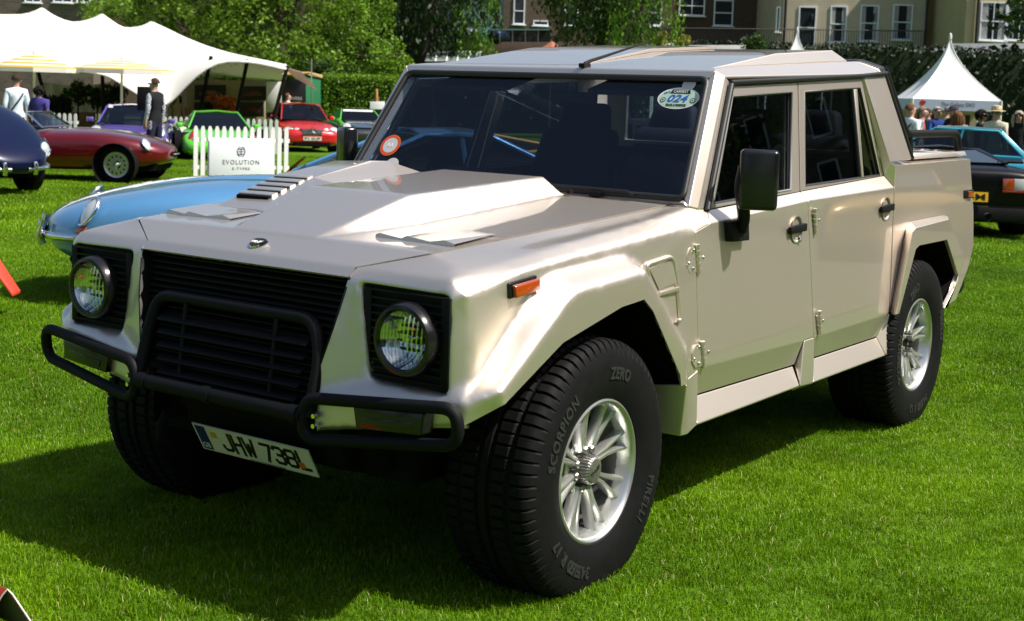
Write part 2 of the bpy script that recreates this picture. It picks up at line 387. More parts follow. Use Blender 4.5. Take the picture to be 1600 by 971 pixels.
# bracket panel below the fender rear corner (mud guard)
br=[(-.523,.965,.620),(-.605,.921,.618),(-.690,.921,.640),(-.672,.936,.446),(-.600,.936,.425),(-.560,.93,.425),(-.505,.80,.44),(-.49,.80,.60)]
bv,bf=br,[(1,2,3,4),(0,1,4,5),(0,5,6,7)]
for o in panel2('mud_guard',bv,bf,P,TR,th=.012,bev=.006,inside=(-.8,.5,.55)):
    s=1 if min(v.co.y for v in o.data.vertices)>0 else -1
    for z in (.60,.48):
        lathe('bolt',[(0,.004),(.006,.004),(.008,0)],8,M['steel'],o,'x',origin=(-.512,s*.86,z))
# side marker lamps
for s in (1,-1):
    L=empty('side_marker_lamp',(0,0,0)); L.parent=TR
    q=lambda x,z,d: (x,s*((.868+(.435-x)*.022)+d),z)
    hexa('lamp_body',[q(.438,1.010,0),q(.300,1.024,0),q(.300,1.024,.016),q(.436,1.010,.016),q(.442,1.058,0),q(.302,1.068,0),q(.302,1.068,.012),q(.440,1.056,.012)],M['blackgloss'],L,bev=.004)
    hexa('lamp_lens',[q(.424,1.012,.012),q(.303,1.025,.012),q(.303,1.026,.030),q(.424,1.013,.030),q(.428,1.050,.012),q(.305,1.061,.012),q(.305,1.059,.026),q(.428,1.048,.026)],M['amber'],L,bev=.004)
# inner cheek of the pillar facing the grille, and the lower valance
panel2('grille_cheek',[(.649,.455,1.050),(.685,.425,.90),(.721,.372,.705),(.60,.372,.70),(.58,.455,1.05)],[(0,1,2,3,4)],M['black'],TR,th=.006,bev=0,inside=(.62,.8,.85))
# headlight insert with its grille bars, and the lamp
for s in (1,-1):
    hexa('lamp_panel',[(.60,s*.50,.755),(.60,s*.824,.755),(.632,s*.824,.755),(.632,s*.50,.755),(.60,s*.50,1.04),(.60,s*.824,1.04),(.632,s*.824,1.034),(.632,s*.50,1.04)],M['black'],TR,bev=0)
    for i in range(12):
        z=.776+i*.0225
        box('lamp_grille_bar',(.640,s*.672,z),(.014,.262,.0075),M['black'],TR,bev=.002)
    for y in (.525,.815):
        box('lamp_grille_edge',(.641,s*(y if y<.6 else .812),.897),(.012,.03,.262),M['black'],TR,bev=.003)
    HL=empty('headlight',(0,0,0)); HL.parent=TR
    o=(.655,s*.688,.897)
    lathe('lamp_ring',[(.083,.028),(.090,.036),(.100,.034),(.107,.020),(.108,-.02),(.108,-.03)],48,M['blackgloss'],HL,'x',origin=o)
    lathe('reflector',[(.0,-.020),(.02,-.0185),(.04,-.013),(.06,-.002),(.075,.012),(.0835,.024)],40,M['chrome'],HL,'x',ang=80,origin=o)
    lathe('bulb_shield',[(0,.010),(.009,.008),(.011,0),(.011,-.02)],16,M['chrome'],HL,'x',origin=o)
    lathe('lamp_glass',[(0,.042),(.03,.0405),(.06,.0355),(.084,.028)],40,M['lens'],HL,'x',ang=80,origin=o)
    if s>0: hl0=HL
# ---- grille: dark well, horizontal bars, radiator guard
hexa('grille_well',[(.50,-.46,.62),(.50,.46,.62),(.56,.40,.62),(.56,-.40,.62),(.50,-.46,1.06),(.50,.46,1.06),(.585,.46,1.055),(.585,-.46,1.055)],M['void'],TR,bev=0)
for i in range(19):
    a=i/18; z=1.035-a*.355; x=.622+a*.075; wd=.905-a*.165
    box('grille_bar',(x-.012,0,z),(.03,wd,.007),M['black'],TR,bev=.002,rot=Euler((0,R(18),0)).to_matrix())
for i in range(5):
    z=.845-i*.042; x=.690+i*.006
    b=box('guard_louvre',(x,0.01,z),(.034,.66-.012*i,.006),M['bar'],TR,bev=.0025,rot=Euler((0,R(28),0)).to_matrix())
for y in (-.2,.2):
    tube('guard_upright',[(.683,y,.90),(.712,y,.66)],.009,M['bar'],TR,8)
# ---- bull bars
tube('bull_bar_hoop',smoothpath([(.735,-.372,.635),(.690,-.372,.80),(.668,-.345,.912),(.668,.345,.912),(.690,.385,.80),(.735,.385,.635)],r=.075,n=8),.0205,M['bar'],TR,14)
LT=tube('bull_bar_crossbar',[(.742,-.36,.640),(.742,.37,.640)],.025,M['bar'],TR,16)
for y in (-.33,.34,-.03): tube('clamp_band',[(.742,y-.018,.640),(.742,y+.018,.640)],.0285,M['bar'],LT,16)
for s in (1,-1):
    lp=[(.742,.395,.690),(.705,.880,.735),(.690,.925,.722),(.682,.922,.648),(.705,.870,.628),(.745,.415,.565),(.748,.376,.585),(.746,.372,.66)]
    lp=[(.744,.372,.694),(.700,.902,.738),(.690,.902,.632),(.746,.372,.570)]
    lp=[(x,s*y,z) for x,y,z in lp]
    B=tube('corner_bar',smoothpath(lp,True,.055,7),.0185,M['bar'],TR,12,closed=True)
    for z in (.615,.645): lathe('bar_bolt',[(0,.012),(.007,.012),(.009,.006),(.009,0)],8,M['chrome'],B,'x',origin=(.735,s*.412,z))
    # fog / indicator unit behind the corner bar
    F=empty('indicator_unit',(0,0,0)); F.parent=TR
    hexa('unit_housing',[(.66,s*.545,.628),(.66,s*.79,.645),(.712,s*.785,.645),(.720,s*.555,.628),(.66,s*.535,.690),(.66,s*.795,.708),(.708,s*.790,.708),(.717,s*.54,.690)],M['blackgloss'],F,bev=.004)
    hexa('unit_lens',[(.700,s*.585,.644),(.700,s*.755,.658),(.714,s*.755,.658),(.722,s*.585,.644),(.700,s*.58,.664),(.700,s*.757,.680),(.712,s*.757,.680),(.7205,s*.58,.664)],M['redlens'] if 0 else M['blackgloss'],F,bev=.002)
# tow hooks, sump and underbody
for s in (-1,):
    tube('tow_eye',[(.60,s*.30,.52),(.68,s*.30,.52),(.70,s*.30,.49),(.70,s*.30,.45),(.67,s*.30,.43)],.016,M['void'],TR,8)
hexa('skid_plate',[(.20,-.38,.33),(.20,.38,.33),(.52,.34,.42),(.52,-.34,.42),(.20,-.38,.62),(.20,.38,.62),(.60,.36,.62),(.60,-.36,.62)],M['void'],TR,bev=.01)
hexa('chassis',[(-3.75,-.56,.40),(-3.75,.56,.40),(.45,.56,.40),(.45,-.56,.40),(-3.75,-.56,.66),(-3.75,.56,.66),(.55,.56,.66),(.55,-.56,.66)],M['void'],TR,bev=0)
hexa('sill_box',[(-2.55,-.86,.445),(-2.55,.86,.445),(-.70,.86,.445),(-.70,-.86,.445),(-2.55,-.85,.56),(-2.55,.85,.56),(-.70,.85,.56),(-.70,-.85,.56)],M['void'],TR,bev=0)
hexa('engine_bay',[(-.70,-.52,.60),(-.70,.52,.60),(.50,.44,.60),(.50,-.44,.60),(-.70,-.60,1.12),(-.70,.60,1.12),(.48,.44,1.05),(.48,-.44,1.05)],M['void'],TR,bev=0)
for s in (1,-1):
    # wheel-well liners
    q=lambda x,y,z:(x,s*y,z)
    panel('wheel_well',[q(.56,.95,.74),q(.56,.50,.80),q(.27,.95,.93),q(.27,.5,.95),q(-.06,.95,.99),q(-.06,.5,1.0),q(-.24,.95,.98),q(-.26,.5,1.0),q(-.545,.95,.62),q(-.62,.5,.62),q(-.585,.9,.44),q(-.62,.5,.44),q(.56,.5,.44)],
          [(0,1,3,2),(2,3,5,4),(4,5,7,6),(6,7,9,8),(8,9,11,10),(1,12,11,9,7,5,3)],M['void'],TR,th=0,bev=0,inside=(0,s*.9,.3))
    panel('wheel_well',[q(-2.655,.90,.44),q(-2.60,.5,.44),q(-2.655,.945,.62),q(-2.62,.5,.62),q(-2.84,.945,.918),q(-2.83,.5,1.0),q(-3.293,.945,.918),q(-3.32,.5,1.0),q(-3.518,.945,.715),q(-3.56,.5,.72),q(-3.335,.93,.575),q(-3.40,.5,.50)],
          [(0,1,3,2),(2,3,5,4),(4,5,7,6),(6,7,9,8),(8,9,11,10),(1,3,5,7,9,11)],M['void'],TR,th=0,bev=0,inside=(-3,s*.9,.3))
    tube('axle_arm',[q(0,0.0,.42),q(0,.72,.42)],.045,M['void'],TR,8); tube('axle_arm',[q(-3,0.0,.42),q(-3,.72,.42)],.045,M['void'],TR,8)
# ---- number plate
NP=empty('number_plate',(0,0,0)); NP.parent=TR
pr=Vector((0,1,0)); pu=Vector((.053,0,.095)).normalized(); pn=pr.cross(pu); pc=Vector((.582,.004,.441))
def plq(name,x0,x1,z0,z1,d,mt,par,th=.002):
    c=[pc+pr*x+pu*z+pn*d for x,z in ((x0,z0),(x1,z0),(x1,z1),(x0,z1))]
    return extr(name,c,pn*th,mt,par,bev=0)
plq('plate_base',-.26,.26,-.0555,.0555,-.003,M['platew'],NP,.004)
plq('plate_band',-.252,-.206,-.050,.050,.0012,M['gbblue'],NP,.0008)
text_obj('plate_country','GB',.03,M['white'],pc+pr*-.229+pu*-.032+pn*.0028,pr,pu,NP,fit=.034,ext=.0003)
plq('plate_sticker',-.186,-.160,.010,.034,.0012,M['yellowdot'],NP,.0008)
plq('plate_sticker',.196,.218,-.030,-.006,.0022,M['orange'],NP,.0008)
M['platech']=M['ink']
bm=bmesh.new()
GL={'J':[[(.045,.079),(.045,.014),(.036,.006),(.012,.006),(.005,.014),(.005,.024)]],
    'H':[[(.006,0),(.006,.079)],[(.044,0),(.044,.079)],[(.006,.041),(.044,.041)]],
    'W':[[(.004,.079),(.014,.004),(.025,.055),(.036,.004),(.046,.079)]],
    '7':[[(.003,.073),(.046,.073),(.018,0)]],
    '3':[[(.004,.063),(.011,.073),(.038,.073),(.045,.064),(.045,.049),(.038,.041),(.018,.041)],[(.038,.041),(.045,.033),(.045,.015),(.038,.006),(.011,.006),(.004,.016)]],
    '8':[[(.012,.041),(.005,.049),(.005,.065),(.012,.073),(.038,.073),(.045,.065),(.045,.049),(.038,.041),(.012,.041),(.005,.033),(.005,.014),(.012,.006),(.038,.006),(.045,.014),(.045,.033),(.038,.041)]],
    'L':[[(.006,.079),(.006,.006),(.046,.006)]]}
def strokes(bm,paths,org,r,u,n,wd,sc_=1.,d=.0012,slant=0):
    for pth in paths:
        for (x0,y0),(x1,y1) in zip(pth[:-1],pth[1:]):
            a=Vector((x0+slant*y0,y0))*sc_; b=Vector((x1+slant*y1,y1))*sc_; t=(b-a)
            if t.length<1e-6: continue
            t.normalize(); k=Vector((-t.y,t.x))*wd/2; e=t*wd*.32
            c=[a-e-k,b+e-k,b+e+k,a-e+k]
            bm.faces.new([bm.verts.new(org+r*p.x+u*p.y+n*d) for p in c])
            d+=.00003
xx=-.146
for ch in 'JHW 738L':
    if ch==' ': xx+=.026; continue
    strokes(bm,GL[ch],pc+pr*xx+pu*-.0375,pr,pu,pn,.0135,.97); xx+=.0525
for f in bm.faces:
    f.normal_update()
    if f.normal.dot(pn)<0: f.normal_flip()
link('plate_characters',bm,M['ink'],NP)
plq('plate_maker_line',-.04,.12,-.0535,-.0505,.0012,M['ink'],NP,.0004)
# ---- cowl, A pillars, windscreen
ws=[(-1.037,.730,1.672),(-.752,.802,1.238)]
wsn=Vector((.435,0,.285)).normalized()
panel('cowl',[(-.765,-.75,1.217),(-.765,.75,1.217),(-.745,.825,1.214),(-.752,.802,1.232),(-.752,-.802,1.232),(-.745,-.825,1.214)],[(0,1,2,3,4,5)],P,TR,th=.01,bev=0,inside=(-1,0,.9))
panel2('scuttle_side',[(-.74,.745,1.214),(-.77,.754,1.212),(-.762,.824,1.2145),(-.85,.843,1.200),(-.783,.840,1.208),(-.743,.826,1.216)],[(0,1,2,5),(2,3,4,5)],P,TR,th=.01,bev=0,inside=(-1,0,.9))
ap=[(-1.037,.730,1.672),(-.752,.802,1.236),(-1.052,.752,1.703),(-.743,.826,1.214),(-1.10,.768,1.685),(-.783,.842,1.206),(-1.140,.772,1.660),(-.822,.844,1.201),(-1.055,.70,1.645),(-.79,.78,1.215)]
panel2('windscreen_pillar',ap,[(0,1,3,2),(2,3,5,4),(4,5,7,6),(0,8,9,1)],P,TR,th=.02,bev=.007,inside=(-1.3,.2,1.4),ang=14)
tube_=[]
panel('windscreen_header',[(-1.037,-.732,1.674),(-1.037,.732,1.674),(-1.052,.752,1.705),(-1.052,-.752,1.705),(-1.06,.72,1.66),(-1.06,-.72,1.66)],[(0,1,2,3),(0,5,4,1)],P,TR,th=.015,bev=.006,inside=(-1.4,0,1.4))
WS=empty('windscreen',(0,0,0)); WS.parent=TR
wp=lambda y,a,d=0: Vector((-.752-.285*a,y*(.802-.072*a)/.802,1.238+.434*a))+wsn*d   # a: 0 bottom .. 1 top
extr('windscreen_pane',[wp(-.790,.03,-.006),wp(.790,.03,-.006),wp(.790,.985,-.006),wp(-.790,.985,-.006)],-wsn*.004,M['wsglass'],WS,bev=0)
bm=bmesh.new(); q=[wp(-.796,.0),wp(.796,.0),wp(.798,1.0),wp(-.798,1.0)]
add_tube(bm,smoothpath(q,True,.03,4),.013,8,True); bmesh.ops.recalc_face_normals(bm,faces=bm.faces[:]); link('windscreen_seal',bm,M['seal'],WS,60)
# wipers parked at the foot of the glass
for y0,y1 in ((.60,-.05),(-.05,-.62)):
    tube('wiper',[wp(y0,-.02,.02),wp(y0-.03,.0,.024),wp((y0+y1)/2,.005,.022),wp(y1,.012,.018)],.0065,M['seal'],TR,6)
box('washer_jet',(-.70,.345,1.236),(.02,.02,.016),M['black'],TR,bev=.004)
box('washer_jet',(-.735,.44,1.232),(.03,.05,.02),M['black'],TR,bev=.004)
# windscreen stickers
def sticker(parts,name): 
    o=empty(name,(0,0,0)); o.parent=TR; return o
wr=Vector((0,1,0)); wu=Vector((-.285,0,.434)).normalized()
def wpt(y,a,d): return wp(y*.802/(.802-.072*a),a,d)
def sdisc(name,c,rx,ry,mt,par,d,seg=32):
    bm=bmesh.new(); disc(bm,c+wsn*d,rx,wsn,wu,seg,ry); return link(name,bm,mt,par)
st=sticker(0,'show_sticker'); c1=wpt(.630,.833,-.0035)
sdisc('sticker_edge',c1,.088,.0485,M['white'],st,.0002); sdisc('sticker_oval',c1,.083,.0445,M['mint'],st,.0008)
text_obj('sticker_number','024',.05,M['blueink'],c1+wsn*.0016-wu*.002,wr,wu,st,fit=.085,fith=.034,ext=.0002,shear=.25,bold=.0012)
bm=bmesh.new(); bm.faces.new([bm.verts.new(c1+wsn*.0014+wr*a+wu*b) for a,b in ((-.042,.020),(.046,.020),(.040,.038),(-.034,.038))]); bmesh.ops.recalc_face_normals(bm,faces=bm.faces[:]); link('sticker_banner',bm,M['ink'],st)
text_obj('sticker_banner_text','CARFEST',.014,M['white'],c1+wsn*.0022+wu*.029+wr*.003,wr,wu,st,fit=.062,fith=.011,ext=.0002)
text_obj('sticker_foot_text','TRACK & PADDOCK',.012,M['ink'],c1+wsn*.0016-wu*.0315,wr,wu,st,fit=.088,fith=.011,ext=.0002,bold=.0006)
text_obj('sticker_year','2016',.012,M['blueink'],c1+wsn*.0016+wu*.024-wr*.055,(wr+wu*.45),wu-wr*.45,st,fit=.026,fith=.009,ext=.0002)
for a in (-.062,.064):
    sdisc('sticker_wheel',c1-wu*.010+wr*a,.0115,.0115,M['ink'],st,.0014,20); sdisc('sticker_wheel',c1-wu*.010+wr*a,.008,.008,M['mint'],st,.0018,20); sdisc('sticker_wheel',c1-wu*.010+wr*a,.0035,.0035,M['ink'],st,.0022,12)
st2=sticker(0,'round_sticker'); sdisc('sticker_face',c1+wu*.062+wr*.025,.028,.028,M['pgrey'],st2,.0005)
bm=bmesh.new(); bm.faces.new([bm.verts.new(c1+wsn*.0008+wr*a+wu*b) for a,b in ((.090,-.012),(.105,-.012),(.105,.018),(.090,.018))]); bmesh.ops.recalc_face_normals(bm,faces=bm.faces[:]); link('red_tab',bm,M['redp'],st2)
st3=sticker(0,'ring_sticker'); c3=wpt(-.652,.285,-.0035); sdisc('sticker_ring',c3,.052,.052,M['orange'],st3,.0002); sdisc('sticker_centre',c3,.037,.037,M['pgrey'],st3,.0008)
bm=bmesh.new()
for k in range(26):
    a=2*math.pi*k/26; d1=Vector((math.cos(a),math.sin(a))); cc=c3+wsn*.0009+wr*d1.x*.0445+wu*d1.y*.0445; t=wr*-d1.y+wu*d1.x; n=wr*d1.x+wu*d1.y
    bm.faces.new([bm.verts.new(cc+t*x+n*y) for x,y in ((-.0028,-.004),(.0028,-.004),(.0028,.004),(-.0028,.004))])
bmesh.ops.recalc_face_normals(bm,faces=bm.faces[:]); link('sticker_letters',bm,M['redp'],st3)
text_obj('sticker_mark','AA',.03,M['white'],c3+wsn*.0016,wr,wu,st3,fit=.034,ext=.0002)
st4=sticker(0,'tax_disc'); sdisc('sticker_face',wpt(-.60,.10,-.0035),.036,.036,M['pgrey'],st4,.0002)
# ---- roof
rv=[(-1.052,.752,1.705),(-1.10,.768,1.683),(-2.765,.772,1.742),(-2.755,.755,1.768),(-2.70,.665,1.799),(-1.13,.70,1.716)]
rv=rv+mir(rv)
rf=[(0,6,11,5),(0,1,2,3,4,5),(6,11,10,9,8,7),(5,11,10,4)]
panel('roof',rv,rf,P,TR,th=.012,bev=.006,inside=(-1.8,0,1.2),ang=8)
rb=[(-1.17,.672,1.7175),(-1.83,.640,1.800),(-2.50,.620,1.842),(-2.65,.640,1.797)]
rb=rb+mir(rb); nb=[(-1.17,0,1.7175)]
panel('roof_box',rb,[(0,4,5,1),(1,5,6,2),(2,6,7,3),(0,1,2,3),(4,7,6,5)],P,TR,th=.01,bev=.008,inside=(-1.9,0,1.5),ang=4)
st_=[(-1.20,.06,1.7215),(-1.20,-.655,1.7205),(-1.83,.03,1.801),(-1.83,-.632,1.801),(-2.46,.03,1.8415),(-2.46,-.612,1.8415)]
up=[(x,y*.99,z+(.001 if i<2 else .013)) for i,(x,y,z) in enumerate(st_)]
hv2=st_+up
panel('roof_step',hv2,[(6,7,9,8),(8,9,11,10),(0,2,8,6),(2,4,10,8),(1,7,9,3),(3,9,11,5),(4,5,11,10),(0,6,7,1)],P,TR,th=0,bev=.002,inside=(-1.9,-.3,1.75))
# drip rails over the doors and the black rear edge
for s in (1,-1):
    tube('drip_rail',[(-1.128,s*.779,1.664),(-1.79,s*.779,1.694),(-2.50,s*.779,1.727),(-2.79,s*.781,1.747)],.0095,M['seal'],TR,8)
    tube('pillar_seal',[(-.838,s*.851,1.198),(-1.132,s*.780,1.656)],.0125,M['seal'],TR,8)
    tube('pillar_seal',[(-.826,s*.853,1.199),(-1.118,s*.781,1.660)],.005,M['seal'],TR,6)
panel('roof_tail_edge',[(-2.765,-.775,1.738),(-2.755,-.757,1.772),(-2.70,-.667,1.803),(-2.70,.667,1.803),(-2.755,.757,1.772),(-2.765,.775,1.738),
   (-2.83,-.775,1.735),(-2.82,-.757,1.780),(-2.77,-.667,1.812),(-2.77,.667,1.812),(-2.82,.757,1.780),(-2.83,.775,1.735)],
   [(0,1,7,6),(1,2,8,7),(2,3,9,8),(3,4,10,9),(4,5,11,10)],M['seal'],TR,th=.03,bev=.008,inside=(-2.8,0,1.5))
# ---- doors
def ring(outer,inner): 
    n=len(outer); return outer+inner,[(i,(i+1)%n,n+(i+1)%n,n+i) for i in range(n)]
def door(s,front):
    q=lambda p:(p[0],s*p[1],p[2]); Q=lambda L:[q(p) for p in L]
    D=empty('front_door' if front else 'rear_door',(0,0,0)); D.parent=TR; ins=(-1.5,s*.3,.9)
    if front:
        sk=[(-.669,.8965,1.134),(-.790,.889,1.155),(-.853,.844,1.197),(-1.693,.842,1.230),(-1.669,.888,1.195),(-1.733,.9205,.623),(-1.627,.9205,.621),(-.695,.9205,.645),(-.708,.899,.541),(-1.596,.899,.522)]
        fc=[(1,2,3,4),(0,1,4,5,6,7),(7,6,9,8)]
        fo=[(-.860,.843,1.200),(-1.143,.7715,1.648),(-1.775,.7705,1.678),(-1.690,.842,1.230)]
        gl=[(-.913,.840,1.216),(-1.153,.778,1.611),(-1.708,.777,1.635),(-1.604,.840,1.238)]
        hx=-1.545; hzz=1.087; hn=[(-.655,.894,1.093,.985),(-.692,.914,.745,.646)]
    else:
        sk=[(-1.674,.888,1.1955),(-1.699,.842,1.2305),(-2.665,.842,1.265),(-2.691,.887,1.210),(-2.632,.921,.619),(-1.738,.9205,.620),(-1.738,.9205,.625),(-1.80,.899,.523),(-2.56,.899,.515)]
        fc=[(0,1,2,3),(0,3,4,5),(5,4,8,7)]
        fo=[(-1.698,.842,1.231),(-1.783,.7705,1.679),(-2.493,.7695,1.713),(-2.662,.842,1.266)]
        gl=[(-1.751,.840,1.249),(-1.834,.777,1.641),(-2.472,.776,1.669),(-2.617,.841,1.266)]
        hx=-2.572; hzz=1.117; hn=[(-1.705,.890,1.165,1.055),(-1.748,.9165,.735,.630)]
    panel('door_skin',Q(sk),fc,P,D,th=.016,bev=.005,inside=ins,ang=11)
    rv,rf=ring(Q(fo),Q(gl)); F=panel('window_frame',rv,rf,P,D,th=.022,bev=.004,inside=ins,ang=30)
    gi=[Vector(p)-Vector((0,s*.016,0)) for p in Q(gl)]
    ctr=sum(gi,Vector())/4; gi2=[ctr+(p-ctr)*1.02 for p in gi]
    extr('window_pane',gi2,(0,-s*.004,0),M['sideglass'],F,bev=0)
    bm=bmesh.new(); add_tube(bm,[Vector(p)-Vector((0,s*.006,0)) for p in Q(gl)],.008,6,True); bmesh.ops.recalc_face_normals(bm,faces=bm.faces[:]); link('window_seal',bm,M['seal'],F,60)
    if not front:
        a=Q([(-2.393,.776,1.666),(-2.436,.776,1.668),(-2.416,.841,1.262),(-2.39,.841,1.262)])
        extr('window_mullion',a,(0,-s*.02,0),P,F,bev=.003)
        tube('mullion_seal',[Vector(q((-2.383,.770,1.664))),Vector(q((-2.383,.834,1.264)))],.008,M['seal'],F,6)
    # recessed dish, lever handle and lock
    dy=.894 if front else .892
    H=empty('door_handle',(0,0,0)); H.parent=TR if 0 else D
    bm=bmesh.new(); rg=add_lathe(bm,[(.056,.004),(.052,.0045),(.047,-.001),(.040,-.013),(0,-.016)],32,'y',origin=(0,0,0))
    bmesh.ops.remove_doubles(bm,verts=bm.verts[:],dist=1e-5)
    bmesh.ops.transform(bm,matrix=Matrix.Translation(q((hx,dy+.0035,hzz)))@Matrix.Diagonal((1,s,1.0,1)),verts=bm.verts[:]); bmesh.ops.recalc_face_normals(bm,faces=bm.faces[:])
    bmesh.ops.scale(bm,vec=(1,1,1),verts=bm.verts[:])
    o=link('handle_dish',bm,P,D,60)
    for f in o.data.polygons: pass
    hexa('door_lever',Q([(hx+.085,dy+.004,hzz-.016),(hx-.06,dy+.004,hzz-.010),(hx-.06,dy+.026,hzz-.010),(hx+.085,dy+.020,hzz-.016),(hx+.085,dy+.004,hzz+.014),(hx-.06,dy+.004,hzz+.022),(hx-.06,dy+.026,hzz+.022),(hx+.085,dy+.020,hzz+.014)]),M['black'],D,bev=.004)
    bpy.data.objects.remove(H)
    if front:
        lathe('door_lock',[(0,.010),(.008,.010),(.012,.004),(.012,-.004)],16,M['chrome'],D,'y',origin=q((-1.572,.899,1.040))) if s>0 else None
    for (x,y,z1,z0) in hn:
        Hn=empty('hinge',(0,0,0)); bpy.data.objects.remove(Hn)
        bm=bmesh.new()
        xx=x-.010
        n=5
        for i in range(n):
            a=z0+(z1-z0)*i/n; b=z0+(z1-z0)*(i+.86)/n; yy=y+.012+ (0)
            add_tube(bm,[q((xx-.02*(1-(a-z0)/(z1-z0)),yy,a)),q((xx-.02*(1-(b-z0)/(z1-z0)),yy,b))],.0095,8)
        if front:
            for dx,hh in ((.035,.7),):
                pts=[(x+.052,y-.002,z0+.03),(x+.052,y-.002,z1-.035),(x+.03,y-.002,z1-.012),(x-.006,y-.002,z1-.012),(x-.02,y+.001,z0+.006),(x+.03,y,z0+.006)]
                a=[bm.verts.new(Vector(q(p))+Vector((0,s*.003,0))) for p in pts]; b=[bm.verts.new(Vector(q(p))+Vector((0,s*.010,0))) for p in pts]
                bm.faces.new(a); bm.faces.new(b[::-1])
                for i in range(6): bm.faces.new((a[i],b[i],b[(i+1)%6],a[(i+1)%6]))
        else:
            pass
        bmesh.ops.recalc_face_normals(bm,faces=bm.faces[:])
        link('hinge',bm,P,D,45)
        bm=bmesh.new()
        for dx,dz in ((-.045,.25),(-.03,.78),(-.075,.5)):
            add_lathe(bm,[(0,.006),(.005,.005),(.007,0)],8,'y',origin=(0,0,0)); vs=bm.verts[-24:]
            bmesh.ops.transform(bm,matrix=Matrix.Translation(q((x+dx,y+.004,z0+(z1-z0)*dz)))@Matrix.Diagonal((1,s,1,1)),verts=vs)
        if front:
            for dx,dz in ((.045,.4),(.01,.2),(.012,.8)):
                add_lathe(bm,[(0,.006),(.005,.005),(.007,0)],8,'y'); vs=bm.verts[-24:]
                bmesh.ops.transform(bm,matrix=Matrix.Translation(q((x+dx,y+.010,z0+(z1-z0)*dz)))@Matrix.Diagonal((1,s,1,1)),verts=vs)
        bmesh.ops.recalc_face_normals(bm,faces=bm.faces[:]); link('hinge_screws',bm,M['chrome'],D,60)
    return D
for s in (1,-1): door(s,True); door(s,False)
# ---- sills, door-post block
for s in (1,-1):
    q=lambda L:[(x,s*y,z) for x,y,z in L]
    a=[(-.690,.894,.537),(-1.592,.894,.517),(-1.575,.936,.442),(-.675,.936,.447),(-.70,.90,.425),(-1.58,.90,.42)]
    panel('side_step',q(a),[(0,1,2,3),(3,2,5,4)],P,TR,th=.01,bev=.006,inside=(-1.2,s*.4,.3))
    a=[(-1.80,.894,.518),(-2.555,.894,.510),(-2.575,.936,.428),(-1.715,.936,.434),(-1.72,.90,.412),(-2.57,.90,.406)]
    panel('side_step',q(a),[(0,1,2,3),(3,2,5,4)],P,TR,th=.01,bev=.006,inside=(-1.2,s*.4,.3))
    a=[(-1.605,.893,.516),(-1.628,.922,.622),(-1.737,.922,.621),(-1.714,.937,.433),(-1.577,.937,.440),(-1.81,.893,.516),(-1.72,.90,.41),(-1.58,.90,.415)]
    panel('post_block',q(a),[(1,2,3,4),(0,1,4),(2,5,3),(4,3,6,7)],P,TR,th=.01,bev=.005,inside=(-1.68,s*.4,.5))
    a=[(-2.552,.893,.511),(-2.628,.922,.617),(-2.668,.925,.617),(-2.70,.925,.50),(-2.62,.937,.428),(-2.578,.937,.427),(-2.62,.80,.43)]
    panel('post_block',q(a),[(1,2,3,4,5),(0,1,5),(4,3,6)],P,TR,th=.01,bev=.005,inside=(-2.62,s*.4,.5))
# ---- C panel, bed sides, rear flares
RI=[(-2.640,.9215,.617),(-2.852,.899,1.004),(-2.915,.897,1.037),(-3.406,.8965,1.041),(-3.50,.8965,1.030),(-3.76,.909,.82),(-3.43,.926,.575)]
RR=[(-2.600,.965,.622),(-2.760,.965,1.002),(-2.806,.965,1.017),(-3.300,.965,1.030),(-3.610,.965,.812),(-3.385,.962,.565)]
RA=[(-2.645,.965,.622),(-2.826,.965,.913),(-2.878,.965,.927),(-3.298,.965,.925),(-3.530,.965,.717),(-3.515,.965,.688),(-3.335,.962,.570)]
bs=[(-2.640,.922,.604),(-2.706,.882,1.313),(-3.879,.880,1.317),(-3.946,.897,1.032),(-3.951,.908,.839),(-3.850,.915,.724),(-3.652,.923,.577),(-3.44,.926,.557),
    (-2.70,.80,1.322),(-3.88,.80,1.326),(-2.696,.888,1.208)]
k=len(bs); v=bs+RI
panel2('bed_side',v,[(0,10,1,2,3,4,k+5,k+4,k+3,k+2,k+1,k),(k+5,4,5,6,7,k+6),(1,8,9,2)],P,TR,th=.014,bev=.009,inside=(-3.2,0,.9),ang=14)
v=RI+RR+RA   # RI0-6 RR7-12 RA13-19
panel2('wheel_flare',v,[(0,1,8,7),(1,2,9,8),(2,3,10,9),(3,4,10),(10,4,5,11),(11,5,6,12),(7,8,14,13),(8,9,15,14),(9,10,16,15),(10,11,17,16),(11,18,17),(11,12,19,18)],P,TR,th=.02,bev=.009,inside=(-3.1,.4,.5),ang=11)
cpv=[(-2.517,.776,1.716),(-2.79,.772,1.737),(-2.985,.862,1.336),(-2.640,.880,1.331),(-2.497,.769,1.713),(-2.668,.842,1.265),(-2.693,.887,1.211),(-2.704,.882,1.315),(-2.80,.74,1.735),(-3.0,.80,1.336)]
panel2('cab_quarter',cpv,[(0,1,2,3),(4,0,3,5),(5,3,7,6),(1,8,9,2)],P,TR,th=.012,bev=.005,inside=(-2.6,.2,1.4),ang=14)
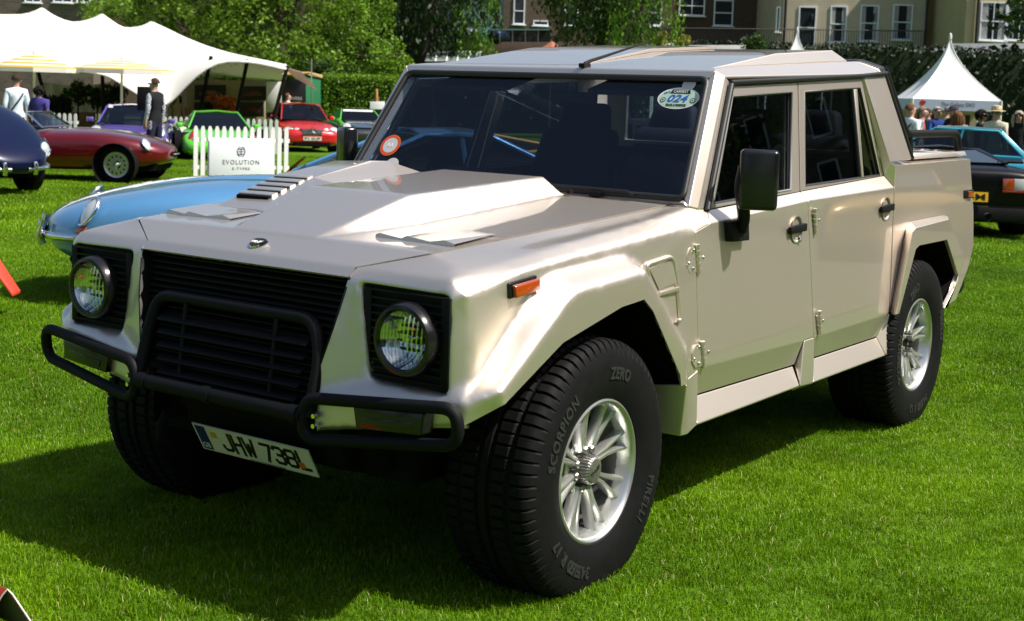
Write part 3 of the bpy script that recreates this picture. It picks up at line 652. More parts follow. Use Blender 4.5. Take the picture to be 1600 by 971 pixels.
for s in (1,-1):
    tube('quarter_seal',[(-2.80,s*.772,1.74),(-2.998,s*.862,1.338)],.010,M['seal'],TR,8)
    tube('bed_rail',smoothpath([(-2.84,s*.745,1.772),(-3.055,s*.80,1.455),(-3.875,s*.80,1.455),(-3.925,s*.80,1.35)],r=.05),.021,M['black'],TR,10)
    tube('rail_leg',[(-3.10,s*.80,1.45),(-3.13,s*.80,1.33)],.022,M['black'],TR,8)
    L=empty('tail_marker',(0,0,0)); L.parent=TR
    q=lambda x,y,z:(x,s*y,z)
    hexa('marker_base',[q(-3.765,.885,1.108),q(-3.90,.885,1.108),q(-3.90,.905,1.108),q(-3.765,.897,1.108),q(-3.765,.885,1.152),q(-3.90,.885,1.152),q(-3.90,.905,1.152),q(-3.765,.897,1.152)],M['black'],L,bev=.003)
    hexa('marker_lens',[q(-3.81,.89,1.114),q(-3.885,.89,1.114),q(-3.885,.912,1.114),q(-3.81,.908,1.114),q(-3.81,.89,1.146),q(-3.885,.89,1.146),q(-3.885,.912,1.146),q(-3.81,.908,1.146)],M['amber'],L,bev=.003)
    tube('rear_bar',smoothpath([(-3.72,s*.80,.56),(-3.86,s*.88,.60),(-3.92,s*.86,.72)],r=.05),.02,M['bar'],TR,8)
hexa('bed_lid',[(-3.06,-.842,1.332),(-3.06,.842,1.332),(-3.955,.842,1.330),(-3.955,-.842,1.330),(-3.12,-.83,1.362),(-3.12,.83,1.362),(-3.94,.83,1.358),(-3.94,-.83,1.358)],P,TR,bev=.006)
hexa('bed_floor',[(-3.86,-.80,.70),(-3.86,.80,.70),(-2.78,.80,.70),(-2.78,-.80,.70),(-3.86,-.80,1.318),(-3.86,.80,1.318),(-2.78,.80,1.318),(-2.78,-.80,1.318)],M['void'],TR,bev=0)
panel('tailgate',[(-3.882,-.88,1.317),(-3.882,.88,1.317),(-3.948,.897,1.032),(-3.955,.908,.839),(-3.955,-.908,.839),(-3.948,-.897,1.032),(-3.65,.92,.577),(-3.65,-.92,.577)],[(0,1,2,5),(5,2,3,4),(4,3,6,7)],P,TR,th=.02,bev=.008,inside=(-3,0,.9))
# back of the cab with its window opening
bwo=[(-2.79,-.74,1.30),(-2.79,.74,1.30),(-2.72,.72,1.735),(-2.72,-.72,1.735)]
bwi=[(-2.785,-.63,1.37),(-2.785,.63,1.37),(-2.735,.60,1.66),(-2.735,-.60,1.66)]
v,f=ring(bwo,bwi); BW=panel('cab_back',v,f,P,TR,th=.03,bev=.004,inside=(-2.2,0,1.4))
extr('rear_pane',[Vector(p)+Vector((.012,0,0)) for p in bwi],(-.004,0,0),M['wsglass'],BW,bev=0)
# ---- interior
hexa('cabin_floor',[(-2.75,-.80,.62),(-2.75,.80,.62),(-.72,.80,.62),(-.72,-.80,.62),(-2.75,-.80,.70),(-2.75,.80,.70),(-.72,.80,.70),(-.72,-.80,.70)],M['void'],TR,bev=0)
hexa('dashboard',[(-1.25,-.78,.72),(-1.25,.78,.72),(-.80,.76,.72),(-.80,-.76,.72),(-1.16,-.78,1.19),(-1.16,.78,1.19),(-.82,.76,1.20),(-.82,-.76,1.20)],M['seat'],TR,bev=.02)
hexa('cabin_rear_wall',[(-2.76,-.78,.70),(-2.76,.78,.70),(-2.70,.78,.70),(-2.70,-.78,.70),(-2.79,-.80,1.33),(-2.79,.80,1.33),(-2.74,.80,1.33),(-2.74,-.80,1.33)],M['seat'],TR,bev=0)
for (x,y) in ((-1.62,.42),(-1.62,-.42),(-2.48,.40),(-2.48,-.40)):
    Sx=empty('cabin_seat',(0,0,0)); Sx.parent=TR
    hexa('seat_cushion',[(x-.25,y-.25,.75),(x-.25,y+.25,.75),(x+.28,y+.25,.78),(x+.28,y-.25,.78),(x-.25,y-.25,.93),(x-.25,y+.25,.93),(x+.28,y+.25,.97),(x+.28,y-.25,.97)],M['seat'],Sx,bev=.05,seg=3)
    hexa('seat_back',[(x-.28,y-.26,.92),(x-.28,y+.26,.92),(x-.12,y+.26,.92),(x-.12,y-.26,.92),(x-.42,y-.20,1.44),(x-.42,y+.20,1.44),(x-.31,y+.20,1.44),(x-.31,y-.20,1.44)],M['seat'],Sx,bev=.045,seg=3)
    hexa('head_rest',[(x-.42,y-.15,1.40),(x-.42,y+.15,1.40),(x-.33,y+.15,1.40),(x-.33,y-.15,1.40),(x-.46,y-.12,1.56),(x-.46,y+.12,1.56),(x-.37,y+.12,1.56),(x-.37,y-.12,1.56)],M['seat'],Sx,bev=.035,seg=3)
bm=bmesh.new(); cs=Vector((-1.20,-.42,1.16)); ax=Vector((-.55,0,.83)).normalized(); e1=Vector((0,1,0)); e2=ax.cross(e1)
add_tube(bm,[cs+e1*.19*math.cos(2*math.pi*i/28)+e2*.19*math.sin(2*math.pi*i/28) for i in range(28)],.014,8,True)
for a in (0,2.1,4.2): add_tube(bm,[cs,cs+e1*.19*math.cos(a)+e2*.19*math.sin(a)],.012,6)
bmesh.ops.recalc_face_normals(bm,faces=bm.faces[:]); link('steering_wheel',bm,M['seat'],TR,60)
hexa('inner_mirror',[(-1.12,-.02,1.56),(-1.12,.20,1.56),(-1.09,.20,1.56),(-1.09,-.02,1.56),(-1.12,-.02,1.61),(-1.12,.20,1.61),(-1.09,.20,1.61),(-1.09,-.02,1.61)],M['seat'],TR,bev=.012)
for y in (.38,-.42): hexa('sun_visor',[(-1.30,y-.2,1.665),(-1.30,y+.2,1.665),(-1.06,y+.2,1.60),(-1.06,y-.2,1.60),(-1.30,y-.2,1.685),(-1.30,y+.2,1.685),(-1.06,y+.2,1.625),(-1.06,y-.2,1.625)],M['seat'],TR,bev=.006)
panel('head_lining',[(-1.06,-.72,1.665),(-1.06,.72,1.665),(-2.74,.70,1.72),(-2.74,-.70,1.72)],[(0,1,2,3)],M['seat'],TR,th=.01,bev=0,inside=(-2,0,2.5))
for s in (1,-1):
    panel('door_lining',[(-.85,s*.815,.70),(-2.68,s*.815,.70),(-2.68,s*.815,1.22),(-.86,s*.815,1.185)],[(0,1,2,3)],M['seat'],TR,th=.01,bev=0,inside=(-1.7,s*2,1))
# ---- aerial on the roof front edge
A=empty('roof_aerial',(0,0,0)); A.parent=TR
box('aerial_foot',(-1.075,.155,1.716),(.05,.03,.018),M['black'],A,bev=.004); 
tube('aerial_whip',[(-1.075,.155,1.722),(-1.10,.165,1.735),(-1.35,.29,1.825)],[.009,.007,.003],M['black'],A,8)
# ---- door mirrors
for s in (1,-1):
    MR=empty('door_mirror',(0,0,0)); MR.parent=TR
    q=lambda L:[(x,s*y,z) for x,y,z in L]
    hexa('mirror_foot',q([(-.915,.885,1.080),(-1.055,.885,1.076),(-1.055,.925,1.078),(-.915,.925,1.082),(-.900,.880,1.156),(-1.062,.880,1.160),(-1.062,.915,1.160),(-.900,.915,1.156)]),M['black'],MR,bev=.006)
    tube('mirror_arm',smoothpath(q([(-.995,.915,1.12),(-.975,.935,1.17),(-.930,.945,1.23),(-.905,.945,1.29),(-.915,.955,1.36)]),r=.05),.024,M['black'],MR,10)
    hexa('mirror_housing',q([(-.878,.952,1.203),(-.935,.925,1.203),(-1.012,1.045,1.203),(-.952,1.072,1.203),(-.880,.952,1.425),(-.937,.925,1.425),(-1.012,1.045,1.422),(-.954,1.072,1.422)]),M['blackgloss'],MR,bev=.018,seg=4)
    extr('mirror_glass',q([(-.945,.938,1.22),(-1.006,1.033,1.22),(-1.006,1.033,1.405),(-.945,.938,1.405)]),(-.004,-s*.0025,0),M['chrome'],MR,bev=0)
# ---- wheels
def tyre_mesh():
    bm=bmesh.new(); n=72
    prof=[(.222,-.150),(.235,-.158),(.30,-.170),(.36,-.170),(.395,-.160)]
    tread=[(.414,-.140),(.419,-.095),(.420,-.070)]
    rings=[]
    N=n*5
    for k in range(N):
        ph=k%5; a=2*math.pi*(k//5+(0,.09,.17,.30,.9)[ph]*1.0)/n
        def rr(r,h):
            return r
        side=[(.226,.142),(.234,.152),(.262,.164),(.30,.170),(.345,.169),(.375,.164)]
        g=ph in (1,2)
        sh=[(.398,.155),(.411,.144),(.418,.128),(.419,.100)] if not g else [(.390,.153),(.401,.141),(.408,.126),(.409,.100)]
        g2=ph in (1,2)
        c_=[(.408,.092),(.408,.080)]
        ce=[(.4205,.074),(.4215,.03)] if not g2 else [(.411,.074),(.412,.03)]
        c2=[(.409,.026),(.409,.014)]; mid=[(.4215,.010)]
        half=side+sh+c_+ce+c2+mid
        prof=half+[(r,-h) for r,h in reversed(half)]
        rings.append([bm.verts.new((r*math.sin(a),h,r*math.cos(a))) for r,h in prof])
    m_=len(rings[0])
    for k in range(N):
        A,B=rings[k],rings[(k+1)%N]
        for i in range(m_-1): bm.faces.new((A[i],B[i],B[i+1],A[i+1]))
    bmesh.ops.recalc_face_normals(bm,faces=bm.faces[:]); return bm
def wheel(loc,side,first,cap):
    Wl=empty('wheel',loc); Wl.parent=TR
    Wl.scale=(1,side,1)
    if first is None:
        bm=tyre_mesh(); t=link('tyre',bm,M['rubber'],Wl,28)
        # raised sidewall lettering
        for txt,c0 in (('ZERO',8),('SCORPION',-62),('PIRELLI',112),('S/T',205),('345/60 R 17',-150)):
            me=text_mesh(txt,.052,ext=.0016,bold=.0016,spacing=1.1); me.name='tyre_lettering'; me.materials.clear(); me.materials.append(M['rubbertext'])
            for v in me.vertices:
                an=R(c0)+v.co.x/.315*(.9); r=.313+v.co.y
                v.co=Vector((-r*math.sin(an),.1706+v.co.z,r*math.cos(an)))
            o=bpy.data.objects.new('tyre_lettering',me); COL.objects.link(o); o.parent=Wl
        bm=bmesh.new()
        # rim: flange, lip, barrel
        add_lathe(bm,[(.222,.132),(.2305,.140),(.2305,.150),(.224,.153),(.216,.148),(.212,.138),(.205,.120),(.200,.095)],72,'y')
        bmesh.ops.recalc_face_normals(bm,faces=bm.faces[:]); link('rim',bm,M['alloy'],Wl,40)
        lathe('rim_barrel',[(.2005,.097),(.198,.07),(.195,-.10),(.222,-.14)],48,M['alloydark'],Wl,'y')
        bm=bmesh.new(); add_lathe(bm,[(.197,.02),(.12,.0),(.09,-.01),(0,-.01)],40,'y'); bmesh.ops.recalc_face_normals(bm,faces=bm.faces[:]); link('brake_disc',bm,M['void'],Wl,40)
        # eight pairs of blade spokes
        for k in range(8):
            bm=bmesh.new()
            for sgn in (-1,1):
                a0=2*math.pi*(k+.5)/8
                ai=a0+sgn*R(5.5); ao=a0+sgn*R(8.2)
                def pt(r,a,dy,side): 
                    d=Vector((math.sin(a),0,math.cos(a))); t=Vector((math.cos(a),0,-math.sin(a))); return d*r+t*side+Vector((0,dy,0))
                secs=[(.066,a0+sgn*R(7),.104,.0105),(.115,a0+sgn*R(4.9),.110,.0088),(.17,a0+sgn*R(6.8),.118,.0088),(.214,ao,.130,.0105)]
                rg=[]
                for r,a,dy,wd in secs:
                    rg.append([bm.verts.new(pt(r,a,dy,-wd*.45)),bm.verts.new(pt(r,a,dy,wd*.45)),bm.verts.new(pt(r,a,dy-.012,wd)),bm.verts.new(pt(r,a,dy-.034,wd*1.05)),bm.verts.new(pt(r,a,dy-.034,-wd*1.05)),bm.verts.new(pt(r,a,dy-.012,-wd))])
                for A,B in zip(rg[:-1],rg[1:]):
                    for i in range(6): bm.faces.new((A[i],A[(i+1)%6],B[(i+1)%6],B[i]))
            bmesh.ops.recalc_face_normals(bm,faces=bm.faces[:]); link('spoke',bm,M['alloy'],Wl,50)
        lathe('hub',[(.0,.075),(.045,.078),(.078,.085),(.088,.078),(.092,.03)],40,M['alloy'],Wl,'y')
        for k in range(8):
            a=2*math.pi*(k+.5+(.12 if k%2 else -.12))/8
            o=lathe('lug_nut',[(0,.113),(.009,.112),(.0125,.108),(.0135,.08)],6,M['steel'],Wl,'y',ang=20,origin=(.063*math.sin(a),0,.063*math.cos(a)))
    else:
        for ch in first.children:
            if ch.name.startswith('hub_cap') or ch.name.startswith('cap_'): continue
            c=ch.copy(); COL.objects.link(c); c.parent=Wl
    return Wl
M['rubbertext']=mat('rubber_lettering',(.020,.020,.021),.45)
def hubcap(Wl):
    bm=bmesh.new(); n=28; rings=[]
    for k in range(n*4):
        a=2*math.pi*k/(n*4); g=(k%4) in (1,2); ro=.048 if g else .044
        rings.append([bm.verts.new((r*math.sin(a),h,r*math.cos(a))) for r,h in ((ro,.08),(ro,.125),(ro-.004,.132),(.036,.136),(.0005,.138))])
    for k in range(n*4):
        A,B=rings[k],rings[(k+1)%(n*4)]
        for i in range(4): bm.faces.new((A[i],B[i],B[i+1],A[i+1]))
    bmesh.ops.recalc_face_normals(bm,faces=bm.faces[:]); link('hub_cap',bm,M['steel'],Wl,30)
    text_obj('cap_script','Wolff',.02,M['ink'],(0,.1385,0),(-.86,0,.5),(.5,0,.86),Wl,fit=.055,shear=.3,ext=.0004)
wz=.4215
w0=wheel((0,.790,wz),1,None,True)
w2=wheel((-3,.790,wz),1,w0,False)
lathe('hub_bore',[(0,.082),(.03,.083),(.042,.09),(.046,.086)],24,M['void'],w2,'y')
w1=wheel((0,-.790,wz),-1,w0,True); w3=wheel((-3,-.790,wz),-1,w0,False)
hubcap(w0); hubcap(w1)
for i,wl in enumerate((w0,w1,w2,w3)): wl.rotation_euler=(0,R(i*17),0)
w0.rotation_euler=(0,R(-6),0)
# ================================================================ GROUND
def at(px,py,t):
    """world point seen at photo pixel (px,py) at t metres ahead: used to survey the site"""
    d=rt*((px-800)/2132.88)+up_*(-(py-370.8)/2132.88)+fw
    return CAM+d*(t/d.dot(HF))
def ut(p): 
    d=p-CAM; return d.dot(HR),d.dot(HF)
def grassmat(name,cols,scale):
    m=bpy.data.materials.new(name); m.use_nodes=True; t=m.node_tree; b=t.nodes['Principled BSDF']
    g=t.nodes.new('ShaderNodeNewGeometry'); oi=t.nodes.new('ShaderNodeObjectInfo')
    n1=t.nodes.new('ShaderNodeTexNoise'); n1.inputs['Scale'].default_value=.55; n1.inputs['Detail'].default_value=5
    n2=t.nodes.new('ShaderNodeTexNoise'); n2.inputs['Scale'].default_value=scale; n2.inputs['Detail'].default_value=6
    t.links.new(g.outputs['Position'],n1.inputs['Vector']); t.links.new(g.outputs['Position'],n2.inputs['Vector'])
    ad=t.nodes.new('ShaderNodeMath'); ad.operation='MULTIPLY_ADD'; ad.inputs[1].default_value=.62; t.links.new(n1.outputs['Fac'],ad.inputs[0])
    a2=t.nodes.new('ShaderNodeMath'); a2.operation='MULTIPLY'; a2.inputs[1].default_value=.38; t.links.new(n2.outputs['Fac'],a2.inputs[0]); t.links.new(a2.outputs[0],ad.inputs[2])
    r=t.nodes.new('ShaderNodeValToRGB'); e=r.color_ramp.elements; e[0].position=.32; e[0].color=(*cols[0],1); e[1].position=.68; e[1].color=(*cols[2],1)
    k=e.new(.5); k.color=(*cols[1],1)
    t.links.new(ad.outputs[0],r.inputs[0]); 
    return m,t,b,r,g
def lawn_material():
    m,t,b,r,g=grassmat('mown_lawn',((.038,.092,.001),(.066,.145,.0015),(.105,.185,.003)),28)
    t.links.new(r.outputs[0],b.inputs['Base Color']); b.inputs['Roughness'].default_value=.9; b.inputs['Specular IOR Level'].default_value=.15
    n=t.nodes.new('ShaderNodeTexNoise'); n.inputs['Scale'].default_value=60; n.inputs['Detail'].default_value=8; t.links.new(g.outputs['Position'],n.inputs['Vector'])
    bp=t.nodes.new('ShaderNodeBump'); bp.inputs['Strength'].default_value=.8; bp.inputs['Distance'].default_value=.03; t.links.new(n.outputs['Fac'],bp.inputs['Height']); t.links.new(bp.outputs[0],b.inputs['Normal'])
    return m
def blade_material():
    m,t,b,r,g=grassmat('grass_blade',((.066,.142,.0008),(.120,.240,.0012),(.205,.350,.004)),90)
    hv=t.nodes.new('ShaderNodeHueSaturation'); oi=t.nodes.new('ShaderNodeObjectInfo')
    mr=t.nodes.new('ShaderNodeMapRange'); mr.inputs['To Min'].default_value=.75; mr.inputs['To Max'].default_value=1.25
    t.links.new(oi.outputs['Random'],mr.inputs['Value']); t.links.new(mr.outputs[0],hv.inputs['Value']); t.links.new(r.outputs[0],hv.inputs['Color'])
    t.links.new(hv.outputs[0],b.inputs['Base Color']); b.inputs['Roughness'].default_value=.5; b.inputs['Specular IOR Level'].default_value=.18
    tr=t.nodes.new('ShaderNodeBsdfTranslucent'); t.links.new(hv.outputs[0],tr.inputs['Color'])
    mx=t.nodes.new('ShaderNodeMixShader'); mx.inputs[0].default_value=.30
    t.links.new(b.outputs[0],mx.inputs[1]); t.links.new(tr.outputs[0],mx.inputs[2]); t.links.new(mx.outputs[0],t.nodes['Material Output'].inputs[0])
    return m
bm=bmesh.new(); us=[-400,-200,-120,-80,-50]+[-40+2*i for i in range(41)]+[50,80,120,200,400]; ts=[-300,-150,-60,-20,-5,0,2,3,4,4.5,5,5.5,6,6.5,7,8]+[9+1.5*i for i in range(60)]+[110,150,250,500]
g=[[bm.verts.new(W(u,t)) for u in us] for t in ts]
for i in range(len(ts)-1):
    for j in range(len(us)-1): bm.faces.new((g[i][j],g[i][j+1],g[i+1][j+1],g[i+1][j]))
bmesh.ops.recalc_face_normals(bm,faces=bm.faces[:])
if sum(f.normal.z for f in bm.faces)<0: bmesh.ops.reverse_faces(bm,faces=bm.faces[:])
tag(link('lawn',bm,lawn_material(),None,80),kind='structure')
# grass blades: one tuft patch, set out over the lawn in view
def tuft(size,n,h,wd,seed):
    q=random.Random(seed); vs=[];fs=[]
    for _ in range(n):
        x=(q.random()-.5)*size; y=(q.random()-.5)*size; a=q.random()*6.283; hh=h*(.55+.6*q.random()); l=hh*(.2+.75*q.random()); b=q.random()*6.283
        wx,wy=math.cos(a)*wd/2,math.sin(a)*wd/2; dx,dy=math.cos(b)*l,math.sin(b)*l; o=len(vs)
        vs+= [(x-wx,y-wy,-.005),(x+wx,y+wy,-.005),(x+dx*.35+wx*.8,y+dy*.35+wy*.8,hh*.6),(x+dx*.35-wx*.8,y+dy*.35-wy*.8,hh*.6),(x+dx,y+dy,hh*(.85 if l<hh*.7 else .7))]
        fs+= [(o,o+1,o+2,o+3),(o+3,o+2,o+4)]
    me=bpy.data.meshes.new('grass_tuft'); me.from_pydata(vs,[],fs); me.materials.append(M['blade']); me.materials.append(M['dry'])
    for i,p in enumerate(me.polygons): p.material_index=1 if (i//2)%67==0 else 0
    
    for p in me.polygons: p.use_smooth=True
    return bpy.data.objects.new('grass_tuft',me)
M['blade']=blade_material(); M['dry']=mat('dry_grass_blade',(.30,.27,.10),.7)
def grass(label_t0,t1,step,size,n,h,wd,seed):
    q=random.Random(seed); pts=[]
    t=label_t0
    while t<t1:
        hw=.42*t+.5; u=-hw
        while u<hw:
            p=W(u+(q.random()-.5)*step*.7,t+(q.random()-.5)*step*.7)
            wx,wy=p.x,p.y
            if not any((wx-ax)**2/.13**2+(wy-ay)**2/.10**2<1 for ax,ay in ((0,.79),(0,-.79),(-3,.79),(-3,-.79))): pts.append(p)
            u+=step
        t+=step
    me=bpy.data.meshes.new('grass'); me.from_pydata(pts,[],[]); o=bpy.data.objects.new('grass',me); COL.objects.link(o); o['kind']='stuff'
    src=tuft(size,n,h,wd,seed)
    ng=bpy.data.node_groups.new('set_out_grass','GeometryNodeTree'); ng.interface.new_socket('Geometry',in_out='INPUT',socket_type='NodeSocketGeometry'); ng.interface.new_socket('Geometry',in_out='OUTPUT',socket_type='NodeSocketGeometry')
    N=ng.nodes; L=ng.links; gi=N.new('NodeGroupInput'); go=N.new('NodeGroupOutput'); ip=N.new('GeometryNodeInstanceOnPoints'); oi=N.new('GeometryNodeObjectInfo'); oi.inputs['Object'].default_value=src
    rv=N.new('FunctionNodeRandomValue'); rv.data_type='FLOAT'; rv.inputs[2].default_value=0; rv.inputs[3].default_value=6.283
    cx=N.new('ShaderNodeCombineXYZ'); L.new(rv.outputs[1],cx.inputs[2])
    rs=N.new('FunctionNodeRandomValue'); rs.data_type='FLOAT_VECTOR'; rs.inputs[0].default_value=(.9,.9,.65); rs.inputs[1].default_value=(1.2,1.2,1.25); rs.inputs['Seed'].default_value=5
    L.new(gi.outputs[0],ip.inputs['Points']); L.new(oi.outputs['Geometry'],ip.inputs['Instance']); L.new(cx.outputs[0],ip.inputs['Rotation']); L.new(rs.outputs[0],ip.inputs['Scale']); L.new(ip.outputs[0],go.inputs[0])
    md=o.modifiers.new('set_out','NODES'); md.node_group=ng
    return o
grass(3.4,7.5,.10,.16,230,.026,.0025,3)
grass(7.5,14,.16,.26,280,.030,.0038,4)
grass(14,36,.36,.55,330,.040,.008,5)

# unseen gravel walk left of the truck, added to tone its side reflections
bm=bmesh.new(); xs=[-70+5*i for i in range(23)]; q=random.Random(2)
A=[bm.verts.new((x,3.2+q.uniform(-.25,.25),.036)) for x in xs]; B=[bm.verts.new((x,14+q.uniform(-.4,.4),.036)) for x in xs]
for i in range(22): bm.faces.new((A[i],A[i+1],B[i+1],B[i]))
bmesh.ops.recalc_face_normals(bm,faces=bm.faces[:])
tag(link('added_gravel_path',bm,mat('gravel',(.085,.066,.045),.95,noise=.3,nscale=9,bump=.5,bscale=90)),kind='structure')
# ================================================================ BUILDERS FOR THE BACKGROUND
def frame(p,ang):      # placement of a thing: base point and heading
    return p,ang
def orient(o,p,yaw): o.location=p; o.rotation_euler=(0,0,yaw)
def heading(du,dt):
    v=HR*du+HF*dt; return math.atan2(v.y,v.x)
# ---------------------------------------------------------------- leaves
def leafmat(name,col,var=.35,trans=.35):
    m=bpy.data.materials.new(name); m.use_nodes=True; t=m.node_tree; b=t.nodes['Principled BSDF']
    g=t.nodes.new('ShaderNodeNewGeometry'); mr=t.nodes.new('ShaderNodeValToRGB'); e=mr.color_ramp.elements
    e[0].color=(*[c*(1-var) for c in col],1); e[1].color=(col[0]*(1+var*1.4),col[1]*(1+var),col[2]*(1+var*.5),1)
    t.links.new(g.outputs['Random Per Island'],mr.inputs[0]); t.links.new(mr.outputs[0],b.inputs['Base Color'])
    b.inputs['Roughness'].default_value=.5; b.inputs['Specular IOR Level'].default_value=.3
    tr=t.nodes.new('ShaderNodeBsdfTranslucent'); t.links.new(mr.outputs[0],tr.inputs['Color'])
    mx=t.nodes.new('ShaderNodeMixShader'); mx.inputs[0].default_value=trans
    t.links.new(b.outputs[0],mx.inputs[1]); t.links.new(tr.outputs[0],mx.inputs[2]); t.links.new(mx.outputs[0],t.nodes['Material Output'].inputs[0]); return m
LM={'bright':leafmat('leaf_bright_green',(.12,.235,.018),.45,.42),'mid':leafmat('leaf_mid_green',(.032,.072,.010)),'dark':leafmat('leaf_dark_green',(.016,.040,.008)),'hang':leafmat('leaf_hanging',(.10,.22,.015),.4,.4),
    'hedge':leafmat('leaf_hedge',(.115,.23,.012),.3,.35),'yellow':leafmat('leaf_yellow',(.17,.19,.02)),'shadetint':leafmat('leaf_shade_tint',(.009,.022,.005),.35,.12)}  # last entry: deep shade is darkened into this hedge leaf colour
BARK=mat('bark',(.045,.035,.026),.9,noise=.4,nscale=6,bump=.6,bscale=14)
def leaf_mesh(name,clumps,mt,parent,size,per,seed,droop=0,flat=.5,aspect=1.7):
    """crown of separate leaf faces gathered in clumps: clumps = (x,y,z,r)"""
    q=random.Random(seed); vs=[];fs=[]
    for (x,y,z,r) in clumps:
        for _ in range(per):
            while True:
                d=Vector((q.uniform(-1,1),q.uniform(-1,1),q.uniform(-1,1)))
                if d.length<1: break
            p=Vector((x,y,z))+d*r
            if droop: p.z-=droop*q.random()
            n=Vector((q.gauss(0,1),q.gauss(0,1),q.gauss(0,1)+flat)); n=n.normalized()
            a=n.orthogonal().normalized(); b=n.cross(a); an=q.random()*6.28; a,b=a*math.cos(an)+b*math.sin(an),b*math.cos(an)-a*math.sin(an)
            s=size*q.uniform(.6,1.3); o=len(vs)
            if droop: a=(a+Vector((0,0,-1.6))).normalized(); b=a.cross(n).normalized()
            vs+=[p-a*s*aspect*.5,p+b*s*.42,p+a*s*aspect*.5,p-b*s*.42]; fs.append((o,o+1,o+2,o+3))
    me=bpy.data.meshes.new(name); me.from_pydata([tuple(v) for v in vs],[],fs); me.materials.append(mt)
    o=bpy.data.objects.new(name,me); COL.objects.link(o)
    if parent: o.parent=parent
    return o
def blob_clumps(blobs,seed,cr,dens):
    q=random.Random(seed); out=[]
    for (x,y,z,rx,ry,rz) in blobs:
        n=int(dens*(rx*ry*rz)**(2/3)/cr**2*3)
        for _ in range(n):
            while True:
                d=Vector((q.uniform(-1,1),q.uniform(-1,1),q.uniform(-1,1)))
                if .05<d.length<1: break
            k=q.uniform(.62,1.0)/d.length*(1 if q.random()<.8 else q.random())
            k*=q.uniform(.85,1.12)
            out.append((x+d.x*k*rx,y+d.y*k*ry,z+d.z*k*rz,cr*q.uniform(.6,1.3)))
    return out
def tree(name,u,t,H,blobs,mt,label,seed,leaf=.2,per=34,cr=.75,dens=1.,droop=0,trunk=.35,limbs=9,group=None):
    """blobs in (right, ahead, up) metres round the tree's own base"""
    T=empty(name,W(u,t),0,label,'tree',group); M3=lambda a,b,c: HR*a+HF*b+Vector((0,0,c))
    q=random.Random(seed); bl=[]
    for (a,b,c,rx,ry,rz) in blobs:
        p=M3(a,b,c); bl.append((p.x,p.y,p.z,rx,ry,rz))
    cl=blob_clumps(bl,seed,cr,dens)
    leaf_mesh('crown',cl,mt,T,leaf,per,seed,droop)
    bm=bmesh.new(); top=max(b[2] for b in blobs)
    add_tube(bm,[Vector((0,0,-.4)),Vector((.05,0,H*.25)),Vector((-.08,.1,H*.5)),Vector((.1,0,H*.8))],[trunk*1.35,trunk,trunk*.75,trunk*.35],10)
    for i in range(limbs):
        b=q.choice(bl); e=Vector(b[:3])+Vector((q.uniform(-.7,.7)*b[3],q.uniform(-.7,.7)*b[4],q.uniform(-.4,.8)*b[5])); s=Vector((0,0,H*q.uniform(.25,.6)))
        add_tube(bm,[s,s.lerp(e,.45)+Vector((q.uniform(-.3,.3),q.uniform(-.3,.3),.3)),e],[trunk*.35,trunk*.2,.03],6)
    bmesh.ops.recalc_face_normals(bm,faces=bm.faces[:]); link('trunk',bm,BARK,T,60)
    return T
def hedge(name,u0,t0,u1,t1,depth,h,mt,label,seed,leaf=.09,per=9,step=.22,z0=0,cat='hedge'):
    """clipped hedge: dense twiggy core with leaf faces over its surface"""
    a=W(u0,t0,z0); b=W(u1,t1,z0); d=(b-a); L=d.length; d.normalize(); n=Vector((d.y,-d.x,0)); n=n if n.dot(HF)>0 else -n
    Hh=empty(name,a,0,label,cat); q=random.Random(seed); cl=[]
    for i in range(int(L/step)+1):
        for j in range(int(h/step)+1): cl.append((d*(i*step)+n*q.uniform(-.05,.08)+Vector((0,0,j*step)))[:]+(step*.8,))
        for j in range(int(depth/step)+1): cl.append((d*(i*step)+n*(j*step)+Vector((0,0,h+q.uniform(-.05,.06))))[:]+(step*.7,))
    for j in range(int(depth/step)+1):
        for k in range(int(h/step)+1): 
            cl.append((d*L+n*(j*step)+Vector((0,0,k*step)))[:]+(step*.7,)); cl.append((n*(j*step)+Vector((0,0,k*step)))[:]+(step*.7,))
    leaf_mesh('foliage',cl,mt,Hh,leaf,per,seed,0,.3,1.3)
    c=[d*.1+n*.12,d*(L-.1)+n*.12,d*(L-.1)+n*(depth-.1),d*.1+n*(depth-.1)]
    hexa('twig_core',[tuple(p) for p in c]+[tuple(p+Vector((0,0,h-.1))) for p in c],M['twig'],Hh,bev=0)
    return Hh
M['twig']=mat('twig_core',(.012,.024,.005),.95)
# ---------------------------------------------------------------- people
SKIN=[mat('skin_fair',(.42,.24,.17),.55),mat('skin_tan',(.33,.18,.115),.55),mat('skin_brown',(.16,.08,.05),.55)]
CL={}
def cloth(c,n=None,**k):
    key=(c,n)
    if key not in CL: CL[key]=mat('cloth_%d'%len(CL),c,.85,0,.2,noise=k.get('noise',.08),nscale=14,bump=.25,bscale=45)
    return CL[key]
SHOE=mat('shoe_leather',(.02,.015,.012),.5)
def checked(name,c1,c2):
    m=mat(name,c1,.85); t=m.node_tree; b=t.nodes['Principled BSDF']; tc=t.nodes.new('ShaderNodeTexCoord'); ck=t.nodes.new('ShaderNodeTexChecker'); ck.inputs['Scale'].default_value=26
    ck.inputs['Color1'].default_value=(*c1,1); ck.inputs['Color2'].default_value=(*c2,1); t.links.new(tc.outputs['Object'],ck.inputs['Vector']); t.links.new(ck.outputs[0],b.inputs['Base Color']); return m
